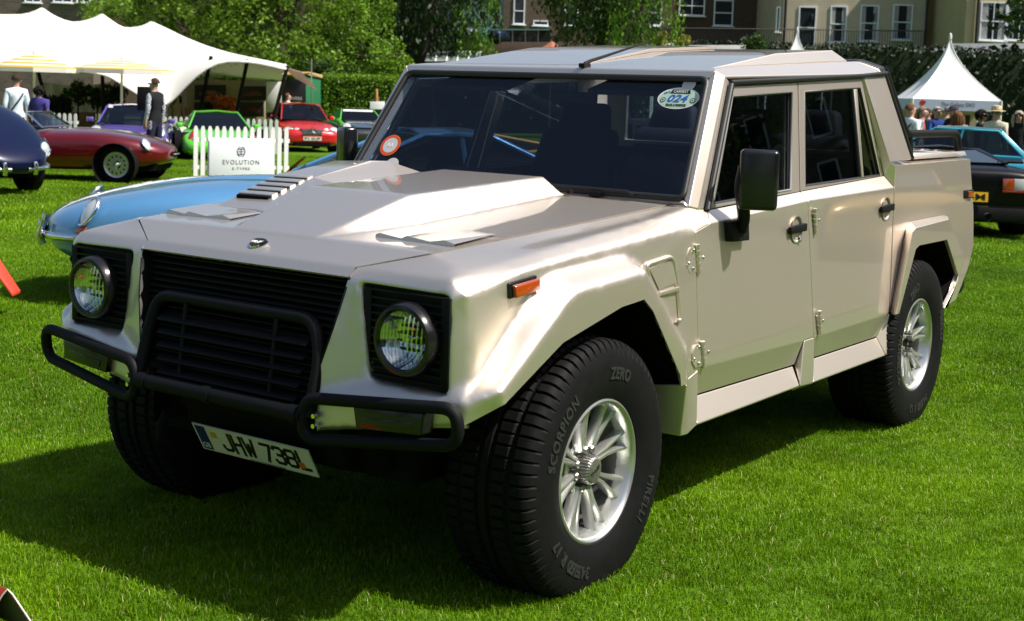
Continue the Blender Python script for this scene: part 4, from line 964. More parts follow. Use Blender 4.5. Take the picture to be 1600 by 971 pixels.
def person(p,yaw,H,label,shirt,legs,skin=0,hair=(.03,.02,.015),hairstyle='short',pose='stand',sleeve='long',sleeve_m=None,extras=(),group=None,slim=1.,turn=0,lean=0):
    Pn=empty('person',p,yaw,label,'person',group)
    sk=SKIN[skin]; v=[];e=[];r=[]
    def add(pt,rad,par=None):
        v.append((pt[0]*H,pt[1]*H,pt[2]*H)); r.append(rad*H); 
        if par is not None: e.append((par,len(v)-1))
        return len(v)-1
    lx=lean
    pel=add((0,0,.525),.080*slim); sp=add((lx*.3,0,.60),.074*slim,pel); ch=add((lx*.7,0,.70),.083*slim,sp); uc=add((lx,0,.785),.078*slim,ch); nk=add((lx+.004,0,.838),.034,uc); 
    hb=add((lx+.012,0,.872),.044,nk); hm=add((lx+.014,0,.925),.058,hb); ht=add((lx+.006,0,.970),.046,hm)
    c_,s_=math.cos(turn),math.sin(turn)
    nose=add((lx+.014+.066*c_,.066*s_,.915),.010,hm)
    hands=[]
    for s in (1,-1):
        sh=add((lx-.002,s*.098*slim,.795),.044,uc)
        if pose=='front':  arm=[((lx+.02,s*.135,.655),.031),((lx+.135,s*.06,.635),.023),((lx+.172,s*.03,.655),.018)]; fd=Vector((.6,-s*.7,.15))
        elif pose=='hip': arm=[((lx-.04,s*.20,.68),.031),((lx+.02,s*.125,.575),.023),((lx+.04,s*.095,.555),.018)]; fd=Vector((.7,-s*.4,-.3))
        elif pose=='point' and s>0: arm=[((lx+.06,s*.14,.70),.031),((lx+.18,s*.10,.76),.023),((lx+.23,s*.09,.775),.018)]; fd=Vector((1,0,.1))
        else: arm=[((lx-.012,s*.130*slim,.640),.031),((lx+.022,s*.138,.505),.022),((lx+.032,s*.138,.468),.018)]; fd=Vector((.15,-s*.05,-1))
        el=add(arm[0][0],arm[0][1],sh); wr=add(arm[1][0],arm[1][1],el); hd=add(arm[2][0],arm[2][1],wr); hands.append((wr,hd))
        fd.normalize(); sd=fd.cross(Vector((0,s,0))) if abs(fd.y)<.8 else Vector((0,0,1)); sd.normalize(); b=Vector(v[hd])/H
        for k,ln in enumerate((.040,.046,.043,.034)):
            o=b+sd*(k-1.5)*.0105+fd*.012; k1=add(o+fd*ln*.5,.0052,hd); add(o+fd*ln+Vector((0,-s*.012,0)),.0046,k1)
        k1=add(b+sd*.020*-1+fd*.004,.0060,hd); add(b-sd*.030+fd*.024,.0052,k1)
        hp=add((0,s*.052*slim,.490),.060*slim,pel)
        st=.03*s if pose!='stand' else .012*s
        kn=add((.010+st,s*.058,.285),.042,hp); an=add((-.005+st,s*.060,.055),.028,kn); he=add((.0+st,s*.060,.022),.024,an); to=add((.085+st,s*.070,.016),.020,he)
    me=bpy.data.meshes.new('body'); me.from_pydata(v,e,[]); o=bpy.data.objects.new('body',me); COL.objects.link(o)
    md=o.modifiers.new('skin','SKIN'); md.use_smooth_shade=True
    for sv,rad in zip(me.skin_vertices[0].data,r): sv.radius=(rad,rad)
    me.skin_vertices[0].data[0].use_root=True
    sb=o.modifiers.new('s','SUBSURF'); sb.levels=1; sb.render_levels=1
    dg=bpy.context.evaluated_depsgraph_get(); nm=bpy.data.meshes.new_from_object(o.evaluated_get(dg)); bpy.data.objects.remove(o); nm.name='body'
    # a torso is wider than deep, a head deeper than wide
    for vt in nm.vertices:
        z=vt.co.z/H
        if .46<z<.82: vt.co.x=(vt.co.x-lx*H*max(0,(z-.5)/.3))*.80+lx*H*max(0,(z-.5)/.3) if abs(vt.co.y)<.12*H and vt.co.x<.11*H else vt.co.x
        if z>.86: vt.co.y*=.88
    for m_ in (sk,shirt,legs,SHOE,sleeve_m or shirt): nm.materials.append(m_)
    wp_=[Vector(v[w]) for w,_ in hands]; hp_=[Vector(v[h]) for _,h in hands]
    for pl in nm.polygons:
        c=pl.center; z=c.z/H
        pl.use_smooth=True
        handy=min((c-h).length for h in hp_)<.062*H and min((c-w).length for w in wp_)>.012*H and abs(c.y)>.015*H
        if z>.845: i=0
        elif handy: i=0
        elif z<.040: i=3
        elif z<.50: i=2
        else:
            i=4 if abs(c.y)>.108*H*slim or c.x>.12*H else 1
            if i==4 and sleeve=='short' and z<.70: i=0
            if i==4 and sleeve=='none': i=0
        if z<.50 and i!=3 and (min((c-w).length for w in wp_)<.09*H): i=0 if handy else 4
        pl.material_index=i
    bo=bpy.data.objects.new('body',nm); COL.objects.link(bo); bo.parent=Pn
    hc=Vector(((lx+.014)*H,0,.925*H)); Hm=cloth(hair,'h')
    def cap(name,rx,ry,rz,c,zmin,xmax,mt,cut=True):
        bm=bmesh.new(); bmesh.ops.create_uvsphere(bm,u_segments=16,v_segments=10,radius=1)
        for vv in list(bm.verts):
            if vv.co.z<zmin+(.85*max(0,vv.co.x+.12) if cut else 0): bm.verts.remove(vv)
        q=random.Random(3)
        for vv in bm.verts: vv.co*=1+q.uniform(-.04,.05); vv.co=Vector((vv.co.x*rx,vv.co.y*ry,vv.co.z*rz))+c
        bmesh.ops.recalc_face_normals(bm,faces=bm.faces[:]); h=link(name,bm,mt,Pn,60); s=h.modifiers.new('t','SOLIDIFY'); s.thickness=.006*H
        h.rotation_euler=(0,0,turn); return h
    hd0=hc+Vector((-.004,0,.008))*H
    if hairstyle=='short': cap('hair',.060*H,.057*H,.062*H,hd0+Vector((-.008*H,0,.004*H)),-.30,.45,Hm)
    if hairstyle=='long':
        cap('hair',.070*H,.064*H,.066*H,hd0,-.6,.25,Hm)
        bm=bmesh.new()
        for k in range(9):
            a=math.pi*(.45+1.1*k/8); x=math.cos(a)*.062*H; y=math.sin(a)*.062*H
            add_tube(bm,[hd0+Vector((x,y,.01*H)),hd0+Vector((x*1.12,y*1.15,-.06*H)),hd0+Vector((x*1.15,y*1.1,-.13*H-.02*H*(k%3)))],[.020*H,.024*H,.008*H],6)
        bmesh.ops.recalc_face_normals(bm,faces=bm.faces[:]); link('hair_length',bm,Hm,Pn,60).rotation_euler=(0,0,turn)
    if hairstyle=='curly':
        bm=bmesh.new(); q=random.Random(5)
        for k in range(60):
            d=Vector((q.gauss(-.35,.6),q.gauss(0,.7),q.gauss(.35,.6))).normalized(); bmesh.ops.create_icosphere(bm,subdivisions=1,radius=.022*H,matrix=Matrix.Translation(hd0+Vector((d.x*.062,d.y*.062,d.z*.058))*H))
        link('hair',bm,Hm,Pn,60)
    if hairstyle=='bald': pass
    # eyes and mouth
    if turn==0:
        for s in (1,-1): box('eye',(hc.x+.050*H,s*.020*H,hc.z+.004*H),(.006*H,.012*H,.006*H),M['ink'],Pn,bev=.001)
        box('mouth',(hc.x+.049*H,0,hc.z-.032*H),(.006*H,.024*H,.004*H),M['lip'],Pn,bev=.001)
    for s in (1,-1):
        ear=box('ear',(hc.x-.006*H,s*.053*H,hc.z-.004*H),(.018*H,.008*H,.032*H),sk,Pn,bev=.003)
    for ex in extras:
        if ex=='sunglasses':
            for s in (1,-1): box('sunglasses',(hc.x+.056*H,s*.021*H,hc.z+.006*H),(.008*H,.034*H,.020*H),M['blackgloss'],Pn,bev=.004)
        if ex=='cap':
            cap('cap',.069*H,.061*H,.062*H,hd0,.12,9,cloth((.02,.025,.05),'cap'),False)
            hexa('cap_peak',[(hc.x+.05*H,-.045*H,hc.z+.018*H),(hc.x+.05*H,.045*H,hc.z+.018*H),(hc.x+.115*H,.035*H,hc.z+.008*H),(hc.x+.115*H,-.035*H,hc.z+.008*H)]+[(hc.x+.05*H,-.045*H,hc.z+.024*H),(hc.x+.05*H,.045*H,hc.z+.024*H),(hc.x+.115*H,.035*H,hc.z+.013*H),(hc.x+.115*H,-.035*H,hc.z+.013*H)],cloth((.02,.025,.05),'cap'),Pn,bev=.002)
        if ex=='strawhat':
            lathe('straw_hat',[(0,.062),(.030,.062),(.052,.056),(.060,.02),(.063,.006),(.100,.0),(.100,-.004),(.062,.0)],24,M['straw'],Pn,'z',origin=(0,0,0)); h=Pn.children[-1]
            h=[c for c in Pn.children if c.name.startswith('straw_hat')][0]; h.scale=(H,H,H); h.location=(hc.x-.004*H,0,hc.z+.032*H)
            lathe('hat_band',[(.061,.020),(.065,.006)],24,M['hatband'],Pn,'z'); h=[c for c in Pn.children if c.name.startswith('hat_band')][0]; h.scale=(H,H,H); h.location=(hc.x-.004*H,0,hc.z+.033*H)
        if ex=='bag_strap':
            tube('bag_strap',[(-.02*H,-.085*H,.80*H),(-.085*H,-.03*H,.72*H),(-.09*H,.06*H,.60*H),(-.03*H,.095*H,.54*H)],.010*H,M['ink'],Pn,6); tube('bag_strap',[(-.02*H,-.085*H,.80*H),(.075*H,-.03*H,.72*H),(.08*H,.06*H,.60*H),(-.03*H,.095*H,.54*H)],.010*H,M['ink'],Pn,6)
        if ex=='lapels':
            for s in (1,-1): hexa('collar',[(lx*H+.064*H,s*.012*H,.70*H),(lx*H+.066*H,s*.035*H,.74*H),(lx*H+.03*H,s*.05*H,.83*H),(lx*H+.045*H,s*.025*H,.83*H)]+[(lx*H+.072*H,s*.012*H,.70*H),(lx*H+.074*H,s*.035*H,.74*H),(lx*H+.038*H,s*.05*H,.835*H),(lx*H+.053*H,s*.025*H,.835*H)],legs,Pn,bev=0)
    return Pn
M['lip']=mat('lips',(.25,.08,.07),.5); M['straw']=mat('straw',(.55,.45,.25),.8,noise=.15,nscale=40,bump=.3,bscale=80); M['hatband']=mat('hat_ribbon',(.25,.20,.14),.8)
# ---------------------------------------------------------------- cars
PAINTS={}
def carpaint(n,c,metal=.25):
    if n not in PAINTS: PAINTS[n]=mat('car_paint_'+n,c,.30,metal,.5,1,.02)
    return PAINTS[n]
def loft(name,secs,m,parent,sub=2,caps=True):
    """body skinned over half-sections (x,[(y,z)...]) mirrored about y=0"""
    bm=bmesh.new(); rings=[]
    for x,pr in secs:
        full=[(y,z) for y,z in pr]+[(-y,z) for y,z in reversed(pr) if abs(y)>1e-6]
        rings.append([bm.verts.new((x,y,z)) for y,z in full])
    n=len(rings[0])
    for A,B in zip(rings[:-1],rings[1:]):
        for i in range(n): bm.faces.new((A[i],A[(i+1)%n],B[(i+1)%n],B[i]))
    if caps: bm.faces.new(rings[0]); bm.faces.new(rings[-1][::-1])
    bmesh.ops.recalc_face_normals(bm,faces=bm.faces[:]); o=link(name,bm,m,parent,180)
    if sub: s=o.modifiers.new('s','SUBSURF'); s.levels=sub; s.render_levels=sub
    return o
def car_wheel(Cr,x,y,r,w,style,rimm):
    s=1 if y>0 else -1
    Wh=empty('wheel',(x,y,r)); Wh.parent=Cr; Wh.scale=(1,s,1)
    lathe('tyre',[(r*.66,-w/2),(r*.9,-w/2),(r,-w*.38),(r,w*.38),(r*.9,w/2),(r*.66,w/2+.004)],32,M['rubber'],Wh,'y')
    lathe('rim',[(r*.67,w/2+.002),(r*.65,w/2+.012),(r*.60,w/2+.006),(r*.57,w/2-.012),(r*.3,w/2-.012),(0,w/2-.012)],32,rimm if style!='spoke' else M['alloydark'],Wh,'y')
    if style=='spoke':
        bm=bmesh.new()
        for k in range(5):
            a=2*math.pi*k/5
            for d in (-.12,.12): add_tube(bm,[(math.sin(a)*r*.12,w/2-.02,math.cos(a)*r*.12),(math.sin(a+d)*r*.6,w/2+.002,math.cos(a+d)*r*.6)],.02,6)
        bmesh.ops.recalc_face_normals(bm,faces=bm.faces[:]); link('spokes',bm,rimm,Wh,50)
        lathe('hub',[(r*.13,w/2-.03),(r*.1,w/2+.005),(0,w/2+.01)],12,rimm,Wh,'y')
    if style=='disc':
        lathe('hub',[(r*.22,w/2-.012),(r*.16,w/2+.005),(r*.06,w/2+.04),(0,w/2+.045)],20,M['chrome'],Wh,'y')
        bm=bmesh.new()
        for k in range(12):
            a=2*math.pi*k/12; disc(bm,(math.sin(a)*r*.44,w/2-.010,math.cos(a)*r*.44),r*.055,(0,1,0),(0,0,1),10)
        link('rim_holes',bm,M['void'],Wh,50)
        bm=bmesh.new()
    return Wh
def arch(Cr,x,y,r):
    s=1 if y>0 else -1
    lathe('wheel_arch',[(0,0),(r*1.10,0),(r*1.12,-.16)],28,M['void'],Cr,'y',origin=(x,y,r*1.0)).scale=(1,1,1)
def greenhouse(Cr,G,paint,glass):
    """G: xa,xb,xc,xd stations (screen foot, screen head, roof end, rear foot), half widths and heights"""
    (xa,wa,za),(xb,wb,zb),(xc,wc,zc),(xd,wd,zd)=G
    A,B,C_,D_=[(Vector((x,y,z)),Vector((x,-y,z))) for x,y,z in G]
    inn=Vector(((xa+xd)/2,0,(za+zb)/2-.1))
    def pane(name,pts,k=.97):
        c=sum(pts,Vector())/len(pts); q=[c+(p-c)*k for p in pts]
        o=panel(name,[tuple(p) for p in q],[tuple(range(len(q)))],glass,Cr,th=.004,bev=0,inside=tuple(inn)); return o
    pane('windscreen',[A[0],B[0],B[1],A[1]])
    pane('rear_window',[D_[0],C_[0],C_[1],D_[1]])
    for s in (0,1): pane('side_window',[A[s],B[s],C_[s],D_[s]],.955)
    zr=lambda x,y,z:(x,y,z)
    panel('roof',[zr(xb+.03,wb,zb),zr(xb+.03,-wb,zb),zr(xc-.03,-wc,zc),zr(xc-.03,wc,zc),zr(xb,0,zb+.035),zr(xc,0,zc+.03),zr((xb+xc)/2,0,max(zb,zc)+.05),zr((xb+xc)/2,wb+.02,(zb+zc)/2+.012),zr((xb+xc)/2,-wb-.02,(zb+zc)/2+.012)],
          [(0,4,6,7),(4,1,8,6),(7,6,5,3),(6,8,2,5)],paint,Cr,th=.02,bev=0,relax=(.12,3),inside=tuple(inn))
    for s in (0,1):
        bm=bmesh.new(); add_tube(bm,[A[s],B[s],C_[s],D_[s]],.020,6); add_tube(bm,[A[s],D_[s]],.02,6)
        m1=A[s].lerp(D_[s],.52); m2=B[s].lerp(C_[s],.55); add_tube(bm,[m1,m2],.022,6)
        bmesh.ops.recalc_face_normals(bm,faces=bm.faces[:]); link('window_pillar',bm,paint,Cr,60)
    # dim cabin with seats
    hexa('cabin',[(xa-.15,-wa*.8,za-.25),(xa-.15,wa*.8,za-.25),(xd+.1,wd*.8,zd-.25),(xd+.1,-wd*.8,zd-.25),(xa-.25,-wa*.8,za-.02),(xa-.25,wa*.8,za-.02),(xd+.15,wd*.8,zd-.02),(xd+.15,-wd*.8,zd-.02)],M['void'],Cr,bev=0)
    for s in (1,-1):
        x=(xb+xc)/2+.05; hexa('seat',[(x-.15,s*.36-.2,za-.1),(x-.15,s*.36+.2,za-.1),(x+.05,s*.36+.2,za-.1),(x+.05,s*.36-.2,za-.1),(x-.25,s*.36-.15,zb-.12),(x-.25,s*.36+.15,zb-.12),(x-.12,s*.36+.15,zb-.12),(x-.12,s*.36-.15,zb-.12)],M['seat'],Cr,bev=.03)
M['carglass']=glass_mat('car_glass',(.42,.48,.50))
def carpaint2(n,c,coat):
    m=carpaint(n,c,.1); m.node_tree.nodes['Principled BSDF'].inputs['Coat Weight'].default_value=coat; m.node_tree.nodes['Principled BSDF'].inputs['Specular IOR Level'].default_value=.2; return m
carpaint2('black',(.003,.003,.004),.10); carpaint2('navy',(.0015,.004,.028),.45)
M['carglassd']=glass_mat('dark_car_glass',(.16,.19,.21))
def sec(w,zb,zm,zs,zc,k=.86):
    return [(0,zb),(w*.86,zb),(w*.985,zb+.10),(w,zm),(w*.975,zs-.07),(w*k,zs),(w*.45,zc-.004),(0,zc)]
def lamp(Cr,name,c,n,r,ry=None,rim=M['chrome'],glass=M['white'],up=(0,0,1),depth=.03):
    n=Vector(n).normalized(); H_=empty(name,(0,0,0)); H_.parent=Cr
    u=Vector(up); u=(u-n*u.dot(n)).normalized(); v=u.cross(n); ry=ry or r; c=Vector(c)
    bm=bmesh.new(); add_tube(bm,[c+n*depth*.4+v*r*math.cos(2*math.pi*k/20)+u*ry*math.sin(2*math.pi*k/20) for k in range(20)],r*.13,6,True); bmesh.ops.recalc_face_normals(bm,faces=bm.faces[:]); link('lamp_ring',bm,rim,H_,60)
    bm=bmesh.new(); ct=bm.verts.new(c+n*depth); ring=[bm.verts.new(c+n*depth*.35+v*r*math.cos(2*math.pi*k/20)+u*ry*math.sin(2*math.pi*k/20)) for k in range(20)]
    md=[bm.verts.new(c+n*depth*.85+(v*r*math.cos(2*math.pi*k/20)+u*ry*math.sin(2*math.pi*k/20))*.55) for k in range(20)]
    for k in range(20): bm.faces.new((ring[k],ring[(k+1)%20],md[(k+1)%20],md[k])); bm.faces.new((md[k],md[(k+1)%20],ct))
    bmesh.ops.recalc_face_normals(bm,faces=bm.faces[:]); link('lamp_lens',bm,glass,H_,60); return H_
def mirror_pair(Cr,x,y,z,paint,both=True):
    for s in (1,-1):
        Mi=empty('door_mirror',(0,0,0)); Mi.parent=Cr
        tube('mirror_stalk',[(x,s*(y-.10),z-.05),(x+.01,s*y,z)],.018,M['black'],Mi,6)
        hexa('mirror_shell',[(x-.05,s*y,z-.06),(x-.05,s*(y+.17),z-.05),(x+.06,s*(y+.14),z-.04),(x+.06,s*(y+.02),z-.05),(x-.05,s*y,z+.06),(x-.05,s*(y+.17),z+.06),(x+.05,s*(y+.14),z+.05),(x+.05,s*(y+.02),z+.05)],paint,Mi,bev=.02)
M['lampglass']=mat('lamp_glass',(.55,.58,.60),.08,.3,.5,1)
M['headdark']=mat('lamp_inner',(.06,.065,.07),.1,.6,.5,1)
def number_plate(Cr,txt,c,n,w,m,h=.11):
    n=Vector(n).normalized(); r=Vector((0,0,1)).cross(n).normalized(); u=n.cross(r); c=Vector(c); Np=empty('number_plate',(0,0,0)); Np.parent=Cr
    extr('plate_base',[c+r*a+u*b for a,b in ((-w/2,-h/2),(w/2,-h/2),(w/2,h/2),(-w/2,h/2))],n*.006,m,Np,bev=0)
    if txt: text_obj('plate_characters',txt,.08,M['ink'],c+n*.008,r,u,Np,fit=w*.86,fith=h*.66,ext=.001,bold=.001)
# ---- classic long-bonnet sports car
def classic(p,yaw,paintname,col,label,roof=None,detail=True,bumpers=True,fx=1.22,group=None,rimstyle='disc'):
    Cr=empty('classic_sports_car',p,yaw,label,'car',group); pt=carpaint(paintname,col,.3)
    L=[]
    #  x, halfwidth, zbottom, zmid, shoulder, crown, k
    for x,w,zb,zm,zs,zc,k in ((2.12,.16,.44,.50,.55,.56,.8),(2.06,.40,.36,.48,.60,.63,.8),(1.90,.60,.29,.50,.68,.71,.78),(1.60,.735,.24,.54,.77,.785,.76),(1.25,.80,.22,.55,.83,.845,.74),(.9,.825,.20,.55,.855,.885,.74),(.3,.825,.19,.54,.83,.885,.74),(-.15,.825,.19,.54,.82,.865,.80),(-.7,.83,.19,.54,.83,.80,.80),(-1.15,.83,.20,.55,.86,.83,.76),(-1.6,.79,.26,.56,.84,.84,.72),(-2.0,.62,.36,.57,.72,.74,.7),(-2.2,.30,.46,.56,.62,.63,.7)):
        L.append((x,sec(w,zb,zm,zs,zc,k)))
    loft('body',L,pt,Cr,2)
    # power bulge on the bonnet
    loft('bonnet_bulge',[(1.75,[(0,.72),(.10,.735),(.0,.745)]),(1.2,[(0,.80),(.20,.835),(0,.885)]),(.7,[(0,.84),(.26,.86),(0,.925)]),(.30,[(0,.84),(.28,.87),(0,.925)])],pt,Cr,2)
    for x in (fx,-1.22):
        for s in (1,-1): arch(Cr,x,s*.822,.325); car_wheel(Cr,x,s*.752,.325,.19,rimstyle,M['alloy'])
    for s in (1,-1):
        lamp(Cr,'headlight',(1.80,s*.555,.655),(.80,s*.30,.55),.095,.115,glass=M['lampglass'],depth=.05)
        if bumpers is False:
            hexa('side_lamp',[(1.62,s*.72,.56),(1.44,s*.785,.56),(1.44,s*.80,.56),(1.62,s*.74,.56),(1.62,s*.72,.61),(1.44,s*.785,.61),(1.44,s*.80,.61),(1.62,s*.74,.61)],M['amber'],Cr,bev=.01); continue
        B=tube('front_bumper',smoothpath([(2.13,s*.13,.47),(2.09,s*.38,.475),(1.86,s*.68,.49),(1.55,s*.80,.50)],r=.2),.028,M['chrome'],Cr,8)
        tube('overrider',[(2.14,s*.24,.40),(2.17,s*.24,.47),(2.14,s*.24,.57)],.03,M['chrome'],B,8)
        I=hexa('side_lamp',[(1.98,s*.40,.50),(1.84,s*.62,.505),(1.86,s*.64,.505),(2.00,s*.42,.50),(1.98,s*.40,.56),(1.82,s*.61,.56),(1.84,s*.63,.56),(2.00,s*.42,.56)],M['amber'],Cr,bev=.008)
        tube('rear_bumper',smoothpath([(-2.2,s*.15,.54),(-2.08,s*.5,.545),(-1.7,s*.78,.55)],r=.2),.026,M['chrome'],Cr,8)
    mo=[(2.10,.0,.44)]
    bm=bmesh.new(); disc(bm,(2.135,0,.495),.17,(1,0,0),(0,0,1),24,.055); link('air_intake',bm,M['void'],Cr)
    tube('intake_bar',[(2.15,-.16,.495),(2.15,.16,.495)],.012,M['chrome'],Cr,6)
    hexa('valance',[(1.2,-.6,.14),(1.2,.6,.14),(1.9,.45,.22),(1.9,-.45,.22),(1.2,-.6,.3),(1.2,.6,.3),(1.95,.45,.32),(1.95,-.45,.32)],M['void'],Cr,bev=0)
    if roof=='coupe':
        greenhouse(Cr,((.28,.68,.885),(-.54,.53,1.25),(-1.05,.50,1.25),(-1.95,.42,.86)),pt,M['carglass'])
        for y0,y1 in ((.45,.15),(.1,-.2),(-.2,-.5)): tube('wiper',[(.33,y0,.90),(.20,y1,.95)],.008,M['ink'],Cr,5)
    elif roof=='open':
        ps=[Vector((.05,.62,.90)),Vector((-.28,.50,1.14)),Vector((-.28,-.50,1.14)),Vector((.05,-.62,.90))]
        o=extr('windscreen',ps,(-.004,0,.002),M['carglass'],Cr,bev=0); bm=bmesh.new(); add_tube(bm,ps,.016,6,True); bmesh.ops.recalc_face_normals(bm,faces=bm.faces[:]); link('screen_frame',bm,M['chrome'],o,60)
        hexa('cockpit',[(-.15,-.6,.78),(-.15,.6,.78),(-1.0,.6,.78),(-1.0,-.6,.78),(-.15,-.62,.90),(-.15,.62,.90),(-1.0,.62,.865),(-1.0,-.62,.865)],M['seat'],Cr,bev=.02)
        for s in (1,-1): hexa('seat',[(-.85,s*.32-.2,.8),(-.85,s*.32+.2,.8),(-.7,s*.32+.2,.8),(-.7,s*.32-.2,.8),(-.98,s*.32-.18,1.08),(-.98,s*.32+.18,1.08),(-.86,s*.32+.18,1.08),(-.86,s*.32-.18,1.08)],M['seat'],Cr,bev=.03)
    return Cr
# ---- modern coupe with its own set of stations
def modern(p,yaw,paintname,col,label,name,L,G,wheels,lampdef,glass=None,mirror=True,group=None,plate=None,rim=None):
    Cr=empty(name,p,yaw,label,'car',group); pt=carpaint(paintname,col,.12)
    loft('body',[(x,sec(w,zb,zm,zs,zc,k)) for x,w,zb,zm,zs,zc,k in L],pt,Cr,2)
    (xf,xr,yw,r,wd)=wheels
    for x in (xf,xr):
        for s in (1,-1): arch(Cr,x,s*(yw+wd/2+.002),r); car_wheel(Cr,x,s*(yw+.012),r,wd,'spoke',rim or M['alloy'])
    greenhouse(Cr,G,pt,glass or M['carglass'])
    if mirror: mirror_pair(Cr,G[0][0]-.35,G[0][1]+.10,G[0][2]+.06,pt)
    for nm,c,n,rx,ry in lampdef:
        for s in (1,-1): lamp(Cr,nm,(c[0],s*c[1],c[2]),(n[0],s*n[1],n[2]),rx,ry,rim=M['chrome'] if nm=='headlight' else M['black'],glass=M['lampglass'] if nm=='headlight' else M['redlens'])
    return Cr,pt
# ================================================================ NEIGHBOURING CARS
uu=lambda px,t:(px-800)*t/2132.88
# light blue classic close behind the truck
c_blue=classic(W(-1.33,10.42),heading(-.96,-.27),'light_blue',(.085,.25,.46),'light blue classic coupe with chrome bumper parked close behind the bonnet of the truck',roof='coupe')
# maroon roadster, side-on
c_mar=classic(W(uu(270,23.5)-2.12,23.6),heading(1,-.06),'maroon',(.115,.0012,.003),'dark red open classic roadster side-on with silver disc wheels',roof='open',bumpers=False,fx=1.40)
# chocks by the roadster's front wheel
# dark blue classic with its bonnet tipped open at the left edge
cb=empty('classic_sports_car',W(uu(66,19.2)-2.05,20.45),heading(.80,-.60),'dark navy classic car with bonnet tipped open at the left edge','car')
pt=carpaint('navy',(.0015,.004,.028),.3)
loft('body',[(x,sec(w,zb,zm,zs,zc,k)) for x,w,zb,zm,zs,zc,k in ((.15,.80,.22,.5,.80,.82,.8),(-.15,.825,.19,.54,.82,.90,.80),(-.7,.83,.19,.54,.83,.84,.80),(-1.15,.83,.20,.55,.86,.85,.76),(-1.6,.79,.26,.56,.84,.84,.72),(-2.0,.62,.36,.57,.72,.74,.7),(-2.2,.30,.46,.56,.62,.63,.7))],pt,cb,2)
bn=loft('bonnet',[(x-2.05,[(0,zb-.42),(w*.9,zb-.42),(w,zm-.42),(w*.97,zs-.49),(w*k,zs-.42),(w*.45,zc-.424),(0,zc-.42)]) for x,w,zb,zm,zs,zc,k in ((2.12,.16,.44,.50,.55,.56,.8),(2.06,.40,.38,.48,.60,.63,.8),(1.90,.60,.36,.50,.68,.71,.78),(1.60,.735,.36,.54,.77,.785,.76),(1.25,.80,.40,.55,.83,.845,.74),(.9,.825,.44,.55,.855,.885,.74),(.25,.825,.48,.56,.83,.93,.74))],pt,cb,2)
bn.location=(2.05,0,.36); bn.rotation_euler=(0,R(20),0)
for s in (1,-1):
    H_=lamp(cb,'headlight',(0,0,0),(.80,s*.30,.55),.095,.115,glass=M['lampglass'],depth=.05)
    H_.location=Vector((2.05,0,.36))+Euler((0,R(20),0)).to_matrix()@Vector((-.25,s*.555,.235)); H_.rotation_euler=(0,R(20),0)
    B=tube('front_bumper',smoothpath([(2.13,s*.13,.40),(2.09,s*.38,.405),(1.86,s*.68,.42),(1.55,s*.80,.43)],r=.2),.030,M['chrome'],cb,8)
    tube('overrider',[(2.14,s*.24,.33),(2.17,s*.24,.40),(2.14,s*.24,.50)],.034,M['chrome'],B,8)
    tube('lamp_trim',[Vector((2.05,0,.36))+Euler((0,R(20),0)).to_matrix()@Vector(p) for p in ((-.12,s*.50,.16),(-.25,s*.66,.22),(-.50,s*.70,.30))],.014,M['chrome'],cb,6)
for x in (1.22,-1.22):
    for s in (1,-1): car_wheel(cb,x,s*.735,.325,.19,'disc',M['alloy'])
hexa('front_frame',[(.1,-.5,.25),(.1,.5,.25),(2.0,.4,.28),(2.0,-.4,.28),(.1,-.5,.6),(.1,.5,.6),(1.9,.4,.40),(1.9,-.4,.40)],M['void'],cb,bev=.02)
# purple sports coupe
L911=((2.2,.50,.32,.42,.52,.55,.8),(2.08,.74,.20,.45,.62,.64,.80),(1.75,.85,.16,.5,.74,.70,.68),(1.2,.885,.16,.55,.80,.76,.68),(.6,.87,.16,.55,.84,.87,.72),(-.3,.86,.16,.55,.86,.88,.78),(-1.0,.90,.17,.55,.88,.90,.72),(-1.5,.91,.2,.55,.86,.87,.70),(-2.05,.80,.3,.5,.74,.76,.75),(-2.2,.65,.42,.5,.6,.62,.8))
G911=((.80,.70,.86),(.08,.53,1.235),(-.45,.51,1.245),(-1.65,.55,.93))
c_pur,pp=modern(W(uu(168,29.6),31.3),heading(.22,-.97),'purple',(.09,.055,.30),'purple sports coupe with rear wing seen from the front by the umbrellas','sports_coupe',L911,G911,(1.2,-1.15,.74,.33,.25),(('headlight',(1.80,.655,.715),(.72,.12,.66),.125,.145),))
hexa('rear_wing',[(-2.15,-.72,1.00),(-2.15,.72,1.00),(-1.85,.70,1.00),(-1.85,-.70,1.00),(-2.15,-.72,1.03),(-2.15,.72,1.03),(-1.85,.70,1.04),(-1.85,-.70,1.04)],pp,c_pur,bev=.01)
for s in (1,-1): tube('wing_strut',[(-2.0,s*.5,.78),(-2.0,s*.5,1.01)],.03,pp,c_pur,6)
for y,mm in ((-.46,M['pgrey']),(.47,M['blueink'])):
    hexa('screen_sticker',[(.20,y-.05,1.19),(.20,y+.05,1.19),(.165,y+.05,1.19),(.165,y-.05,1.19),(.13,y-.05,1.235),(.13,y+.05,1.235),(.10,y+.05,1.235),(.10,y-.05,1.235)],mm,c_pur,bev=0)
